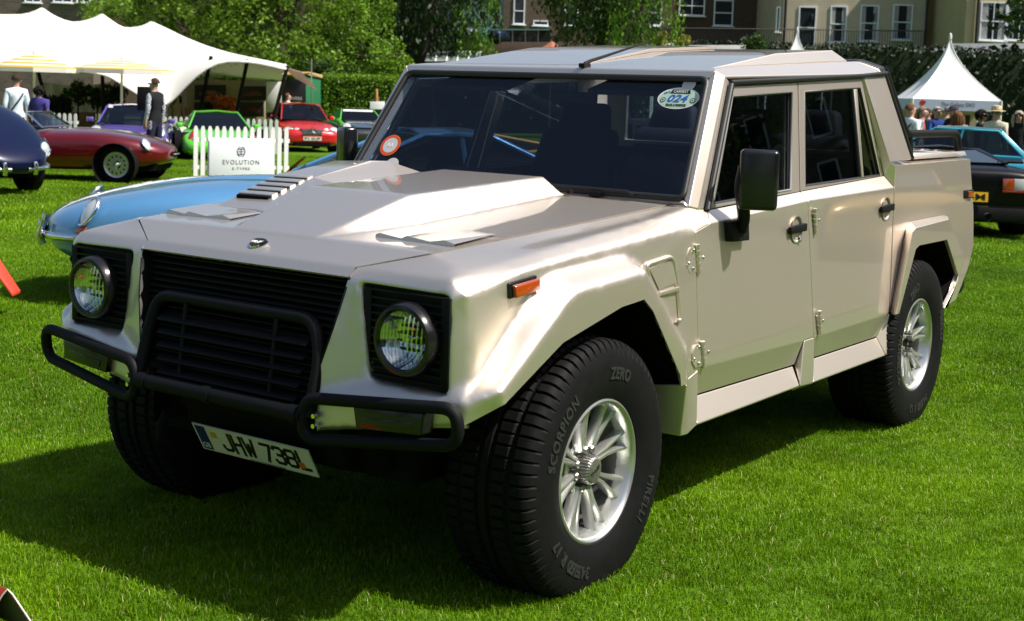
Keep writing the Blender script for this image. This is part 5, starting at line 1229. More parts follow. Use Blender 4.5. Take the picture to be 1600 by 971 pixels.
# green supercar
LL=((2.28,.70,.16,.28,.40,.42,.85),(2.1,.90,.12,.32,.50,.50,.84),(1.7,.955,.11,.36,.64,.58,.72),(1.2,.97,.11,.4,.72,.68,.74),(.7,.96,.12,.45,.76,.78,.78),(-.4,.955,.12,.5,.82,.86,.78),(-1.2,.975,.12,.5,.88,.92,.70),(-1.9,.97,.2,.5,.84,.88,.75),(-2.2,.88,.3,.5,.72,.74,.8))
GL_=((1.02,.74,.75),(.10,.52,1.125),(-.30,.50,1.14),(-1.5,.55,.95))
c_grn,gp=modern(W(uu(304,32),34.0),heading(.30,-.95),'lime_green',(.10,.52,.015),'lime green supercar facing the lawn under the white tent','supercar',LL,GL_,(1.33,-1.29,.80,.335,.27),(('headlamp',(1.86,.70,.60),(.62,.25,.74),.07,.17),),glass=M['carglassd'],rim=M['alloydark'])
for s in (1,-1):
    hexa('air_intake',[(2.20,s*.36,.18),(2.02,s*.84,.18),(2.02,s*.84,.34),(2.22,s*.36,.24),(2.26,s*.36,.18),(2.08,s*.86,.18),(2.08,s*.86,.34),(2.27,s*.36,.24)],M['void'],c_grn,bev=0)
    hexa('side_intake',[(-.55,s*.93,.35),(-1.0,s*.95,.35),(-1.0,s*.95,.72),(-.75,s*.93,.72),(-.55,s*.985,.35),(-1.0,s*.99,.35),(-1.0,s*.99,.72),(-.75,s*.985,.72)],M['void'],c_grn,bev=.01)
    hexa('sill_flash',[(.9,s*.955,.20),(-.9,s*.955,.20),(-.9,s*.955,.34),(.7,s*.955,.62),(.9,s*.985,.20),(-.9,s*.985,.20),(-.9,s*.985,.34),(.7,s*.985,.62)],M['white'],c_grn,bev=.004)
# red coupe
LC=((2.3,.62,.28,.42,.56,.60,.85),(2.14,.80,.19,.46,.68,.74,.83),(1.7,.865,.17,.5,.79,.84,.83),(1.0,.87,.17,.55,.86,.93,.84),(-.5,.87,.17,.55,.89,.90,.84),(-1.5,.86,.2,.55,.93,.96,.82),(-2.1,.79,.28,.55,.88,.90,.82),(-2.3,.66,.4,.55,.74,.77,.85))
GC=((.98,.69,.93),(.25,.55,1.37),(-.55,.54,1.385),(-1.55,.60,1.0))
c_red,rp=modern(W(uu(462,38)-.50,41.2),heading(.32,-.947),'bright_red',(.50,.008,.012),'red coupe with round twin headlamps and silver grille by the hedge','coupe',LC,GC,(1.38,-1.33,.745,.325,.225),(('headlight',(2.06,.66,.655),(.86,.25,.42),.125,.10),('headlight',(2.15,.43,.645),(.93,.15,.33),.085,.085)))
hexa('grille',[(2.21,-.31,.54),(2.21,.31,.54),(2.29,.26,.54),(2.29,-.26,.54),(2.16,-.36,.70),(2.16,.36,.70),(2.235,.33,.70),(2.235,-.33,.70)],M['headdark'],c_red,bev=.01)
for i in range(4): box('grille_slat',(2.295-.016*i,0,.565+.036*i),(.02,.58,.012),M['chrome'],c_red,bev=.003)
bm=bmesh.new(); ce=Vector((2.285,0,.635)); add_tube(bm,[ce+Vector((0,.10*math.cos(a*.3142),.10*math.sin(a*.3142))) for a in range(20)],.012,6,True)
for a in (90,210,330): add_tube(bm,[ce,ce+Vector((0,.10*math.cos(R(a)),.10*math.sin(R(a))))],.010,5)
bmesh.ops.recalc_face_normals(bm,faces=bm.faces[:]); link('grille_badge',bm,M['chrome'],c_red,60)
number_plate(c_red,'P1 SUP',(2.325,0,.43),(1,0,-.05),.52,M['platew'])
hexa('lower_intake',[(2.22,-.55,.22),(2.22,.55,.22),(2.30,.50,.22),(2.30,-.50,.22),(2.22,-.55,.32),(2.22,.55,.32),(2.315,.5,.32),(2.315,-.5,.32)],M['void'],c_red,bev=0)
# black and green sports coupe
c_bg,bp=modern(W(uu(540,43),45.2),heading(.30,-.95),'graphite',(.022,.024,.026),'green and black sports coupe with a white sunstrip beside the hedge','sports_coupe',L911,G911,(1.2,-1.15,.74,.33,.25),(('headlight',(1.80,.655,.715),(.72,.12,.66),.125,.145),),glass=M['carglassd'],rim=M['alloydark'])
panel('bonnet',[(1.95,-.42,.70),(1.95,.42,.70),(.78,.60,.895),(.78,-.60,.895),(1.4,0,.805)],[(0,1,4),(1,2,4),(2,3,4),(3,0,4)],M['headdark'],c_bg,th=.01,bev=0,inside=(1.2,0,0))
panel('roof_skin',[(.05,-.52,1.262),(.05,.52,1.262),(-.45,.50,1.272),(-.45,-.50,1.272),(-.2,0,1.315)],[(0,1,4),(1,2,4),(2,3,4),(3,0,4)],M['headdark'],c_bg,th=.01,bev=0,inside=(-.2,0,0))
gpaint=carpaint('lime_green',(.10,.52,.015),.12)
for o_ in list(c_bg.children):
    if o_.name.startswith('window_pillar') or o_.name.startswith('door_mirror'):
        for x_ in [o_]+list(o_.children):
            if x_.type=='MESH' and not x_.name.startswith('mirror_stalk'): x_.data.materials[0]=gpaint
for s in (1,-1): tube('wing_flash',smoothpath([(1.75,s*.72,.70),(1.25,s*.76,.80),(.70,s*.74,.875)],r=.3),[.09]*2+[.10]*20 if 0 else .085,gpaint,c_bg,8)
hexa('sunstrip',[(.20,-.50,1.175),(.20,.50,1.175),(.16,.50,1.175),(.16,-.50,1.175),(.115,-.48,1.225),(.115,.48,1.225),(.07,.48,1.225),(.07,-.48,1.225)],M['white'],c_bg,bev=0)
# yellow sports car further back, mostly behind the truck
c_yel,yp=modern(W(-.9,17.8),heading(-.93,-.25),'yellow',(.62,.33,.01),'yellow sports car mostly hidden behind the truck cab','sports_car',LL,GL_,(1.33,-1.29,.80,.335,.27),(('headlamp',(1.86,.70,.60),(.62,.25,.74),.07,.17),),glass=M['carglassd'],rim=M['alloydark'])
# black wedge seen from behind at the right edge
LW=((2.05,.7,.3,.35,.42,.44,.85),(1.3,.95,.15,.4,.62,.62,.8),(.5,.97,.14,.45,.74,.78,.8),(-.5,.985,.14,.5,.86,.90,.66),(-1.3,1.0,.18,.55,.93,.95,.58),(-1.85,1.0,.25,.55,.92,.93,.58),(-2.03,.985,.34,.55,.86,.88,.62),(-2.08,.95,.40,.55,.80,.82,.66))
GW=((.9,.6,.78),(-.1,.48,1.06),(-.55,.46,1.08),(-1.75,.50,.955))
c_blk,kp=modern(W(uu(1527,16.9),18.9),heading(.05,1),'black',(.006,.006,.008),'black wedge shaped supercar seen from behind at the right edge','wedge_supercar',LW,GW,(1.25,-1.2,.80,.34,.30),(),glass=M['carglassd'],mirror=False)
for s in (1,-1):
    T_=empty('tail_lamp',(0,0,0)); T_.parent=c_blk
    for y0,y1,mm in ((.36,.50,M['amber']),(.50,.70,M['pgrey']),(.70,.90,M['redlens'])): hexa('lamp_lens',[(-2.08,s*y0,.64),(-2.08,s*y1,.64),(-2.105,s*y1,.64),(-2.105,s*y0,.64),(-2.06,s*y0,.78),(-2.06,s*y1,.78),(-2.09,s*y1,.78),(-2.09,s*y0,.78)],mm,T_,bev=.004)
    hexa('lamp_lens',[(-2.085,s*.36,.61),(-2.085,s*.9,.61),(-2.108,s*.9,.61),(-2.108,s*.36,.61),(-2.083,s*.36,.638),(-2.083,s*.9,.638),(-2.107,s*.9,.638),(-2.107,s*.36,.638)],M['redlens'],T_,bev=.003)
    for k in range(5): box('engine_louvre',(-1.45+k*.16,s*.62,.965-.004*k),(.07,.34,.03),M['black'],c_blk,bev=.006,rot=Euler((0,R(-14),0)).to_matrix())
    lathe('exhaust',[(.05,-.10),(.05,0),(.04,0),(.04,-.1)],14,M['steel'],c_blk,'x',origin=(-2.03,s*.2,.30))
number_plate(c_blk,'G84M',(-2.10,.06,.545),(-1,0,.08),.50,M['platey'],.12)
box('rear_valance',(-1.98,0,.34),(.2,1.6,.22),M['black'],c_blk,bev=.04)
text_obj('boot_script','Counta',.06,M['pgrey'],(-2.072,.28,.80),(0,-1,0),(0,0,1),c_blk,fit=.16,shear=.3)
# turquoise coupe behind it
LT_=((2.0,.55,.35,.5,.62,.64,.85),(1.85,.72,.25,.52,.74,.77,.84),(1.3,.79,.2,.55,.84,.88,.82),(.7,.80,.2,.55,.88,.92,.84),(-.6,.80,.2,.55,.90,.91,.84),(-1.4,.79,.22,.55,.88,.90,.82),(-1.9,.70,.32,.55,.78,.80,.82),(-2.05,.55,.42,.55,.66,.68,.85))
GT=((.72,.63,.91),(.32,.53,1.30),(-.62,.53,1.315),(-1.25,.58,.94))
c_tq,tp=modern(W(uu(1585,21.5)-.55,21.8),heading(.93,-.36),'turquoise',(.03,.30,.42),'turquoise classic coupe behind the black supercar on the right','classic_coupe',LT_,GT,(1.2,-1.2,.67,.31,.17),(('headlight',(1.90,.55,.66),(.95,.1,.2),.095,.095),),mirror=False)
for s in (1,-1): tube('front_bumper',smoothpath([(2.08,0,.45),(2.0,s*.6,.45),(1.6,s*.82,.46)],r=.2),.03,M['chrome'],c_tq,8)
# ================================================================ SHOW FURNITURE
WHT=mat('white_painted_wood',(.78,.78,.76),.6,noise=.05,nscale=15)
PICKME=None
def fence(name,p0,p1,h,n,label,group=None,wd=.075):
    global PICKME
    d=(p1-p0); L=d.length; d.normalize(); F=empty(name,p0,math.atan2(d.y,d.x),label,'fence',group)
    dz=(p1.z-p0.z)
    if PICKME is None:
        bm=bmesh.new(); a=[bm.verts.new(v) for v in ((-.5,0,0),(.5,0,0),(.5,0,.94),(.25,0,1),(-.25,0,1),(-.5,0,.94))]; b=[bm.verts.new(v.co+Vector((0,.22,0))) for v in a]
        bm.faces.new(a); bm.faces.new(b[::-1]); 
        for i in range(6): bm.faces.new((a[i],b[i],b[(i+1)%6],a[(i+1)%6]))
        bmesh.ops.recalc_face_normals(bm,faces=bm.faces[:]); PICKME=bpy.data.meshes.new('picket'); bm.to_mesh(PICKME); bm.free(); PICKME.materials.append(WHT)
    for i in range(n):
        o=bpy.data.objects.new('picket',PICKME); COL.objects.link(o); o.parent=F; o.scale=(wd,.09,h); o.location=(L*(i+.5)/n,0,dz*(i+.5)/n+.03)
    for z in (.22,.74): hexa('fence_rail',[(0,.02,z*h),(L,.02,z*h+dz),(L,.05,z*h+dz),(0,.05,z*h),(0,.02,z*h+.07),(L,.02,z*h+dz+.07),(L,.05,z*h+dz+.07),(0,.05,z*h+.07)],WHT,F,bev=0)
    return F
t0=24.4; a=at(300,284,24.05); b=at(452,284,24.75); a=W(*ut(a)); b=W(*ut(b)); top=at(376,201,t0).z-(a.z+b.z)/2
F1=fence('picket_fence',a,b,top,14,'short white picket fence panel carrying the EVOLUTION sign behind the blue car',group='white picket fences')
SB=empty('sign_board',(0,0,0),0,'white EVOLUTION E-TYPES sign board fixed to the short picket fence','sign')
d=(b-a).normalized(); nrm=Vector((d.y,-d.x,0)); nrm=nrm if nrm.dot(HF)<0 else -nrm
s0=at(327,216,24.15); s1=at(425,216,24.62); sc_=s0.lerp(s1,.5); wdt=(s1-s0).length; SH=.86
ctr=sc_-Vector((0,0,SH/2))+nrm*.03
SB.location=ctr
M['signw']=mat('sign_white',(.80,.82,.85),.35)
extr('board',[d*x+Vector((0,0,z)) for x,z in ((-wdt/2,-SH/2),(wdt/2,-SH/2),(wdt/2,SH/2),(-wdt/2,SH/2))],-nrm*.012,M['signw'],SB,bev=.002)
pxm=2132.88/t0; Zt=lambda py: SH/2-(py-216)/pxm
M['signink']=mat('sign_ink',(.10,.105,.13),.5)
text_obj('sign_title','EVOLUTION',.1,M['signink'],nrm*.003+Vector((0,0,Zt(253.5))),d,(0,0,1),SB,fit=57/pxm,fith=7/pxm,spacing=1.25,ext=.001)
text_obj('sign_subtitle','E-TYPES',.06,M['signink'],nrm*.003+Vector((0,0,Zt(263.6))),d,(0,0,1),SB,fit=27/pxm,fith=4/pxm,spacing=1.4,ext=.001)
bm=bmesh.new(); lc=nrm*.003+Vector((0,0,Zt(237))); rr_=7.6/pxm
for sgn in (1,-1):
    arc=[(sgn*math.sin(R(x))*rr_*.8,math.cos(R(x))*rr_) for x in range(20,161,10)]
    strokes(bm,[arc],lc,d,Vector((0,0,1)),nrm,.016)
    for z in (.5,0,-.5): strokes(bm,[[(sgn*.012,z*rr_),(sgn*rr_*.52,z*rr_)]],lc,d,Vector((0,0,1)),nrm,.014)
strokes(bm,[[(0,rr_*.85),(0,-rr_*.85)]],lc,d,Vector((0,0,1)),nrm,.014)
bmesh.ops.recalc_face_normals(bm,faces=bm.faces[:]); link('sign_logo',bm,M['signink'],SB)
for x0,x1,lab in ((-60,118,'long white picket fence behind the dark red roadster'),(214,300,'white picket fence left of the green supercar'),(352,432,'white picket fence between the green and red cars')):
    tt=36.5; p=W(uu(x0,tt),tt); q=W(uu(x1,tt),tt); fence('picket_fence',p,q,.92,int((q-p).length/.145),lab,group='white picket fences',wd=.08)
# red A-frame board at the left edge and the folded board in the corner
def aframe(pts,m1,m2,label,name):
    E_=empty(name,pts[0],0,label,'sign'); o=Vector(pts[0]); return E_
E1=empty('display_board',W(uu(-18,8.8),8.8),0,'leaning red display board at the left edge on the lawn','sign')
M['redboard']=mat('red_board',(.62,.05,.025),.45)
o=Vector(E1.location); p=[at(24,458,8.8),at(-14,405,8.8),at(-34,378,8.8)]
w0=HF*.14
extr('board_face',[at(20,459,8.8)-o,at(-40,377,8.8)-o,at(-40,377,8.8)+w0-o+Vector((0,0,.04)),at(20,459,8.8)+w0-o],Vector((.004,0,-.02)),M['redboard'],E1,bev=.003)
extr('board_prop',[at(-95,468,9.1)-o,at(-40,379,8.9)-o,at(-38,379,9.3)-o,at(-93,466,9.5)-o],Vector((.004,0,-.02)),M['white'],E1,bev=.003)
E2=empty('folded_sign',W(uu(5,3.62),3.62),0,'folded red and white tent sign on grass at the bottom left corner','sign'); o=Vector(E2.location)
tt=3.62; ap=at(12,921,tt); rt_=at(62,992,tt); lf=at(-34,992,tt); bk=HF*.25-HR*.33
path=[lf,at(4,930,tt),ap,at(20,929,tt),rt_]
bm=bmesh.new(); A=[bm.verts.new(Vector(p_)-o) for p_ in path]; B=[bm.verts.new(Vector(p_)+bk-o) for p_ in path]
for i in range(4): bm.faces.new((A[i],A[i+1],B[i+1],B[i]))
bmesh.ops.recalc_face_normals(bm,faces=bm.faces[:]); bm.normal_update()
if sum(f.normal.z for f in bm.faces)<0: bmesh.ops.reverse_faces(bm,faces=bm.faces[:])
bm2=link('sign_panel',bm,[M['redboard'],mat('sign_back',(.10,.10,.05),.6)],E2,60); s=bm2.modifiers.new('t','SOLIDIFY'); s.thickness=.004; s.offset=-1; s.material_offset=1; s.material_offset_rim=0
tube('sign_edge',[Vector(p_)-o-HF*.001 for p_ in path],.0022,M['white'],E2,6)
# loudspeaker on a stand
SK=empty('loudspeaker',W(uu(224,30.6),30.6),YAW+math.pi,'black loudspeaker on a stand beside the man in the waistcoat','loudspeaker')
tube('stand_pole',[(0,0,0),(0,0,1.25)],.025,M['black'],SK,8)
for k in range(3): tube('stand_leg',[(0,0,.6),(.4*math.cos(k*2.1),.4*math.sin(k*2.1),.0)],.015,M['black'],SK,6)
hexa('cabinet',[(-.16,-.18,1.15),(-.16,.18,1.15),(.16,.16,1.15),(.16,-.16,1.15),(-.16,-.18,1.68),(-.16,.18,1.68),(.16,.16,1.68),(.16,-.16,1.68)],M['black'],SK,bev=.015)
# ---- parasols with yellow stripes
ylw=mat('yellow_canvas',(.60,.38,.02),.8); wcv=mat('white_canvas',(.74,.73,.69),.8)
def canvas(name,col,tr):
    m=bpy.data.materials.new(name); m.use_nodes=True; t=m.node_tree; b=t.nodes['Principled BSDF']; b.inputs['Base Color'].default_value=(*col,1); b.inputs['Roughness'].default_value=.8
    q=t.nodes.new('ShaderNodeBsdfTranslucent'); q.inputs[0].default_value=(*[c*.9 for c in col],1); mx=t.nodes.new('ShaderNodeMixShader'); mx.inputs[0].default_value=tr
    t.links.new(b.outputs[0],mx.inputs[1]); t.links.new(q.outputs[0],mx.inputs[2]); t.links.new(mx.outputs[0],t.nodes['Material Output'].inputs[0]); return m
ylw=canvas('yellow_canvas',(.62,.40,.03),.3); wcv=canvas('white_canvas',(.76,.74,.68),.3)
def parasol(px,apy,rimy,half,t,label):
    b=W(uu(px,t),t); A_=at(px,apy,t).z-b.z; Rm=at(px,rimy,t).z-b.z; U=empty('parasol',b,YAW+R(18),label,'parasol','yellow striped parasols')
    tube('pole',[(0,0,0),(0,0,A_+.05)],.03,WHT,U,8); h=half*t/2132.88*1.08
    for k in range(8):
        a0=2*math.pi*k/8; a1=2*math.pi*(k+1)/8; bm=bmesh.new(); n=9; prev=None
        for i in range(n+1):
            s=i/n; r=h*s; z=A_-(A_-Rm)*s**1.08
            cur=[bm.verts.new((r*math.cos(a),r*math.sin(a),z)) for a in (a0,a1)] if i else [bm.verts.new((0,0,z))]*2
            if prev:
                f=bm.faces.new((prev[0],cur[0],cur[1]) if i==1 else (prev[0],cur[0],cur[1],prev[1])); f.material_index=(i)%2
            prev=cur
        v=[bm.verts.new((h*math.cos(a),h*math.sin(a),Rm-.10)) for a in (a0,a1)]; f=bm.faces.new((prev[0],v[0],v[1],prev[1])); f.material_index=0
        bmesh.ops.recalc_face_normals(bm,faces=bm.faces[:]); link('canopy_panel',bm,[wcv,ylw],U,20)
        tube('rib',[(0,0,A_-.03),(h*math.cos(a0),h*math.sin(a0),Rm-.02)],.012,WHT,U,5)
parasol(50,83,106,62,33,'yellow and white striped parasol, nearer the left edge')
parasol(186,92,109,74,34,'yellow and white striped parasol behind the purple car')
# ---- stretch tent
TC=canvas('tent_fabric',(.80,.77,.70),.22)
TW=at(200,140,45); ST=empty('stretch_tent',W(-13,44),0,'large white stretch tent with peaked roof behind the cars','tent'); o=Vector(ST.location)
cols=[(-190,40,112),(-130,14,108),(-60,22,106),(0,13,106),(30,17,107),(55,8,108),(62,1,108),(70,9,108),(85,19,109),(110,30,110),(132,24,112),(148,18,115),(155,11,116),(163,19,118),(172,25,122),(188,38,132),(210,35,146),(224,30,155),(231,23,160),(240,29,163),(256,36,166),(272,46,150),(300,60,118),(335,75,96),(365,84,95),(400,91,98),(442,100,108)]
NR=9; bm=bmesh.new(); grid=[]
for px,ty,by in cols:
    c=[]
    tf=37.; tr_=46.
    for j in range(NR):
        s=j/(NR-1); t=tr_+(tf-tr_)*s
        y0=at(px,ty,tr_).z; y1=at(px,by,tf).z
        sag=s-.32*math.sin(math.pi*s)*(1-.2*s)
        z=y0+(y1-y0)*(s*.55+.45*s**.55 if False else s**.8)
        pxw=px
        p=CAM+HR*uu(pxw,t)+HF*t; c.append((p.x,p.y,z))
    # back slope
    back=[]
    for t,f in ((50,.80),(56,.38),(60,.22)):
        p=CAM+HR*uu(px,t)+HF*t; zz=y0*f+(1.9)*(1-f)-.35*(1-f); back.append((p.x,p.y,zz))
    grid.append([bm.verts.new(Vector(v)-o) for v in reversed(back)]+[bm.verts.new(Vector(v)-o) for v in c])
for A,B in zip(grid[:-1],grid[1:]):
    for i in range(len(A)-1): bm.faces.new((A[i],B[i],B[i+1],A[i+1]))
bmesh.ops.recalc_face_normals(bm,faces=bm.faces[:]); bm.normal_update()
if sum(f.normal.z*f.calc_area() for f in bm.faces)<0: bmesh.ops.reverse_faces(bm,faces=bm.faces[:])
RFO=link('roof_membrane',bm,TC,ST,180); s=RFO.modifiers.new('s','SUBSURF'); s.levels=1; s.render_levels=1; s=RFO.modifiers.new('t','SOLIDIFY'); s.thickness=.03
for (x0,y0,x1,y1,t) in ((330,88,314,168,40),(387,93,368,184,40),(449,104,431,172,40),(58,106,72,160,40),(160,116,161,170,40)):
    a=at(x0,y0,t); b=at(x1,y1,t); b=a+(b-a)*1.25; tube('tent_pole',[a-o,b-o],.055,M['black'],ST,8)
e=empty('tent_awning',at(470,128,42),0,'small white canvas flap at the right end of the stretch tent','awning'); oo=Vector(e.location)
q=[at(442,104,42),at(470,112,42),at(496,141,41),at(462,122,43)]; extr('awning_sheet',[p-oo for p in q],(0,0,-.02),TC,e,bev=0)
tube('awning_pole',[at(487,92,42.5)-oo,at(487,170,42.5)-oo],.02,M['steel'],e,6)
# small lights strung along the tent edges
SL=empty('string_lights',at(360,105,40),0,'string of small bulbs hanging under the right edge of the stretch tent','lights'); oo=Vector(SL.location); bm=bmesh.new()
for i in range(26):
    s=i/25; px=285+s*160; py=(128-34*min(1,s*2.6)) + 10*max(0,s-.4)+3*math.sin(i*1.7)+5; bmesh.ops.create_icosphere(bm,subdivisions=1,radius=.045,matrix=Matrix.Translation(at(px,py,41)-oo))
sl_=link('bulb',bm,M['white'],SL); sl_['kind']='stuff'
# display wall with pictures under the tent
BE=mat('beige_board',(.36,.29,.19),.8,noise=.06,nscale=3); WOOD=mat('brown_wood',(.20,.11,.05),.7,noise=.3,nscale=5)
DW=empty('display_wall',W(uu(360,50),50),0,'beige display wall with framed car pictures under the tent','display'); oo=Vector(DW.location)
def quad(name,x0,y0,x1,y1,t,th,m,par,base,bev=.01):
    p=[at(x0,y1,t),at(x1,y1,t),at(x1,y0,t),at(x0,y0,t)]; return extr(name,[v-base for v in p],HF*th,m,par,bev=bev)
quad('wall_panel',292,126,414,210,50,.15,BE,DW,oo)
pics=[((304,133,353,156),(.10,.055,.03)),((303,160,353,181),(.02,.02,.02)),((376,135,416,157),(.10,.03,.02)),((373,160,412,183),(.12,.01,.012))]
for (x0,y0,x1,y1),cc in pics:
    f=quad('picture',x0,y0,x1,y1,49.9,.03,M['ink'],DW,oo); m_=mat('car_picture',cc,.4,noise=.9,nscale=1.4)
    quad('picture_print',x0+1.5,y0+1.5,x1-1.5,y1-1.5,49.86,.02,mat('car_picture_ground',(.012,.010,.009),.4,noise=.6,nscale=2),f,oo,0)
    cx=(x0+x1)/2; w_=(x1-x0)*.36; yb=(y0+y1)/2+4
    extr('picture_car',[at(cx+w_*a,yb-b,49.83)-oo for a,b in ((-1,0),(-1,3),(-.5,4.5),(-.2,7.5),(.35,7.5),(.65,4.5),(1,3.4),(1,0))],HF*.01,m_,f,bev=0)
WP=empty('display_board',W(uu(428,49.5),49.5),0,'plain white upright panel beside the display wall','panel'); quad('panel_sheet',416,128,440,176,49.5,.05,WHT,WP,Vector(WP.location))
# bar counter, planters and greenery in the left of the tent
for i,(x0,x1,y0,y1,t,lab) in enumerate(((-60,75,178,215,44,'wooden bar counter at the left under the stretch tent'),(78,142,176,205,43,'wooden planter trough behind the roadster'),(262,292,168,200,43,'wooden planter trough left of the green supercar'),(330,360,168,190,45,'wooden crate planter holding orange flowers'))):
    e=empty('planter' if i else 'bar_counter',W(uu((x0+x1)/2,t),t),0,lab,'planter' if i else 'counter'); quad('timber_box',x0,y0,x1,y1,t,.5,WOOD,e,Vector(e.location))
def bush(px,py,t,r,mt,label,seed,name='potted_plant',leaf=.09,n=26):
    c=at(px,py,t); b=W(*ut(c)); e=empty(name,b,0,label,'plant'); q=random.Random(seed); h=c.z-b.z
    cl=[(q.gauss(0,r*.5),q.gauss(0,r*.5),h+q.gauss(0,r*.4),r*.45) for _ in range(n)]
    leaf_mesh('foliage',cl,mt,e,leaf,26,seed); tube('stem',[(0,0,0),(0,0,h)],.03,BARK,e,6); return e
FLO=leafmat('orange_petals',(.42,.13,.02),.4)
for i,(px,py,t,r,mt,lab) in enumerate(((122,146,43,.33,LM['mid'],'small round tree in the tent behind the purple car'),(82,162,43,.28,LM['dark'],'leafy plant under the tent right of the woman in purple'),(100,164,43,.26,LM['mid'],'leafy plant under the tent left of the purple car'),(152,152,43,.28,LM['mid'],'palm like plant under the tent above the purple car'),(178,150,43,.40,LM['dark'],'dark plant under the tent right of the purple car roof'),(345,163,44,.36,FLO,'orange flowers in a crate above the green supercar'),(322,172,44,.25,LM['mid'],'green plant at the foot of the display wall'))): bush(px,py,t,r,mt,lab,40+i)
CLT=empty('white_drape',W(uu(100,47),47),0,'white fabric drape hung behind the plants under the tent','drape'); bm=bmesh.new(); oo=Vector(CLT.location); rows=[]
for i in range(25):
    px=66+i*4.5; sg=.10*math.sin(i*1.3); rows.append([bm.verts.new(at(px,y,47+sg)-oo) for y in (128+6*math.sin(math.pi*i/24),150,178)])
for A,B in zip(rows[:-1],rows[1:]):
    for i in range(2): bm.faces.new((A[i],A[i+1],B[i+1],B[i]))
bmesh.ops.recalc_face_normals(bm,faces=bm.faces[:]); CL_o=link('drape_sheet',bm,wcv,CLT,180); s=CL_o.modifiers.new('t','SOLIDIFY'); s.thickness=.01
# green kiosk
GK=mat('green_paint',(.015,.13,.05),.6,noise=.1,nscale=2)
KS=empty('kiosk',W(uu(478,48),48),0,'green kiosk with black sign front at the end of the tent','kiosk'); oo=Vector(KS.location)
quad('front_board',440,124,478,196,48,.05,M['ink'],KS,oo); p0=at(478,118,48); p1=at(507,124,50.5)
extr('side_wall',[at(478,196,48)-oo,at(508,190,50.5)-oo,at(508,124,50.5)-oo,at(478,116,48)-oo],HF*.05,GK,KS,bev=.01)
extr('roof_edge',[at(440,112,47.9)-oo,at(480,112,47.9)-oo,at(509,119,50.4)-oo,at(509,124,50.4)-oo,at(480,117,47.9)-oo,at(440,117,47.9)-oo],HF*.4,mat('pale_timber',(.42,.30,.14),.7),KS,bev=.005)
text_obj('kiosk_lettering','OVERS',.2,M['white'],at(462,154,47.95)-oo,HR,(0,0,1),KS,fit=19*48/2132.9,fith=5*48/2132.9,spacing=1.2)
# easel with a picture
EZ=empty('easel',W(uu(590,46),46),0,'wooden easel holding a car picture in front of the hedge','easel'); oo=Vector(EZ.location)
for x in (578,600): tube('easel_leg',[at(588,140,46)-oo,at(x,205,46)-oo],.03,WOOD,EZ,6)
tube('easel_mast',[at(588,139,46)-oo,at(589,170,46)-oo],.05,mat('pine',(.5,.26,.06),.6),EZ,6)
quad('picture_board',578,159,601,192,45.9,.03,WHT,EZ,oo); quad('picture_stripe',578.5,183,600.5,191,45.86,.02,M['redp'],EZ,oo,0); quad('picture_car',581,171,599,181,45.86,.02,M['headdark'],EZ,oo,0)
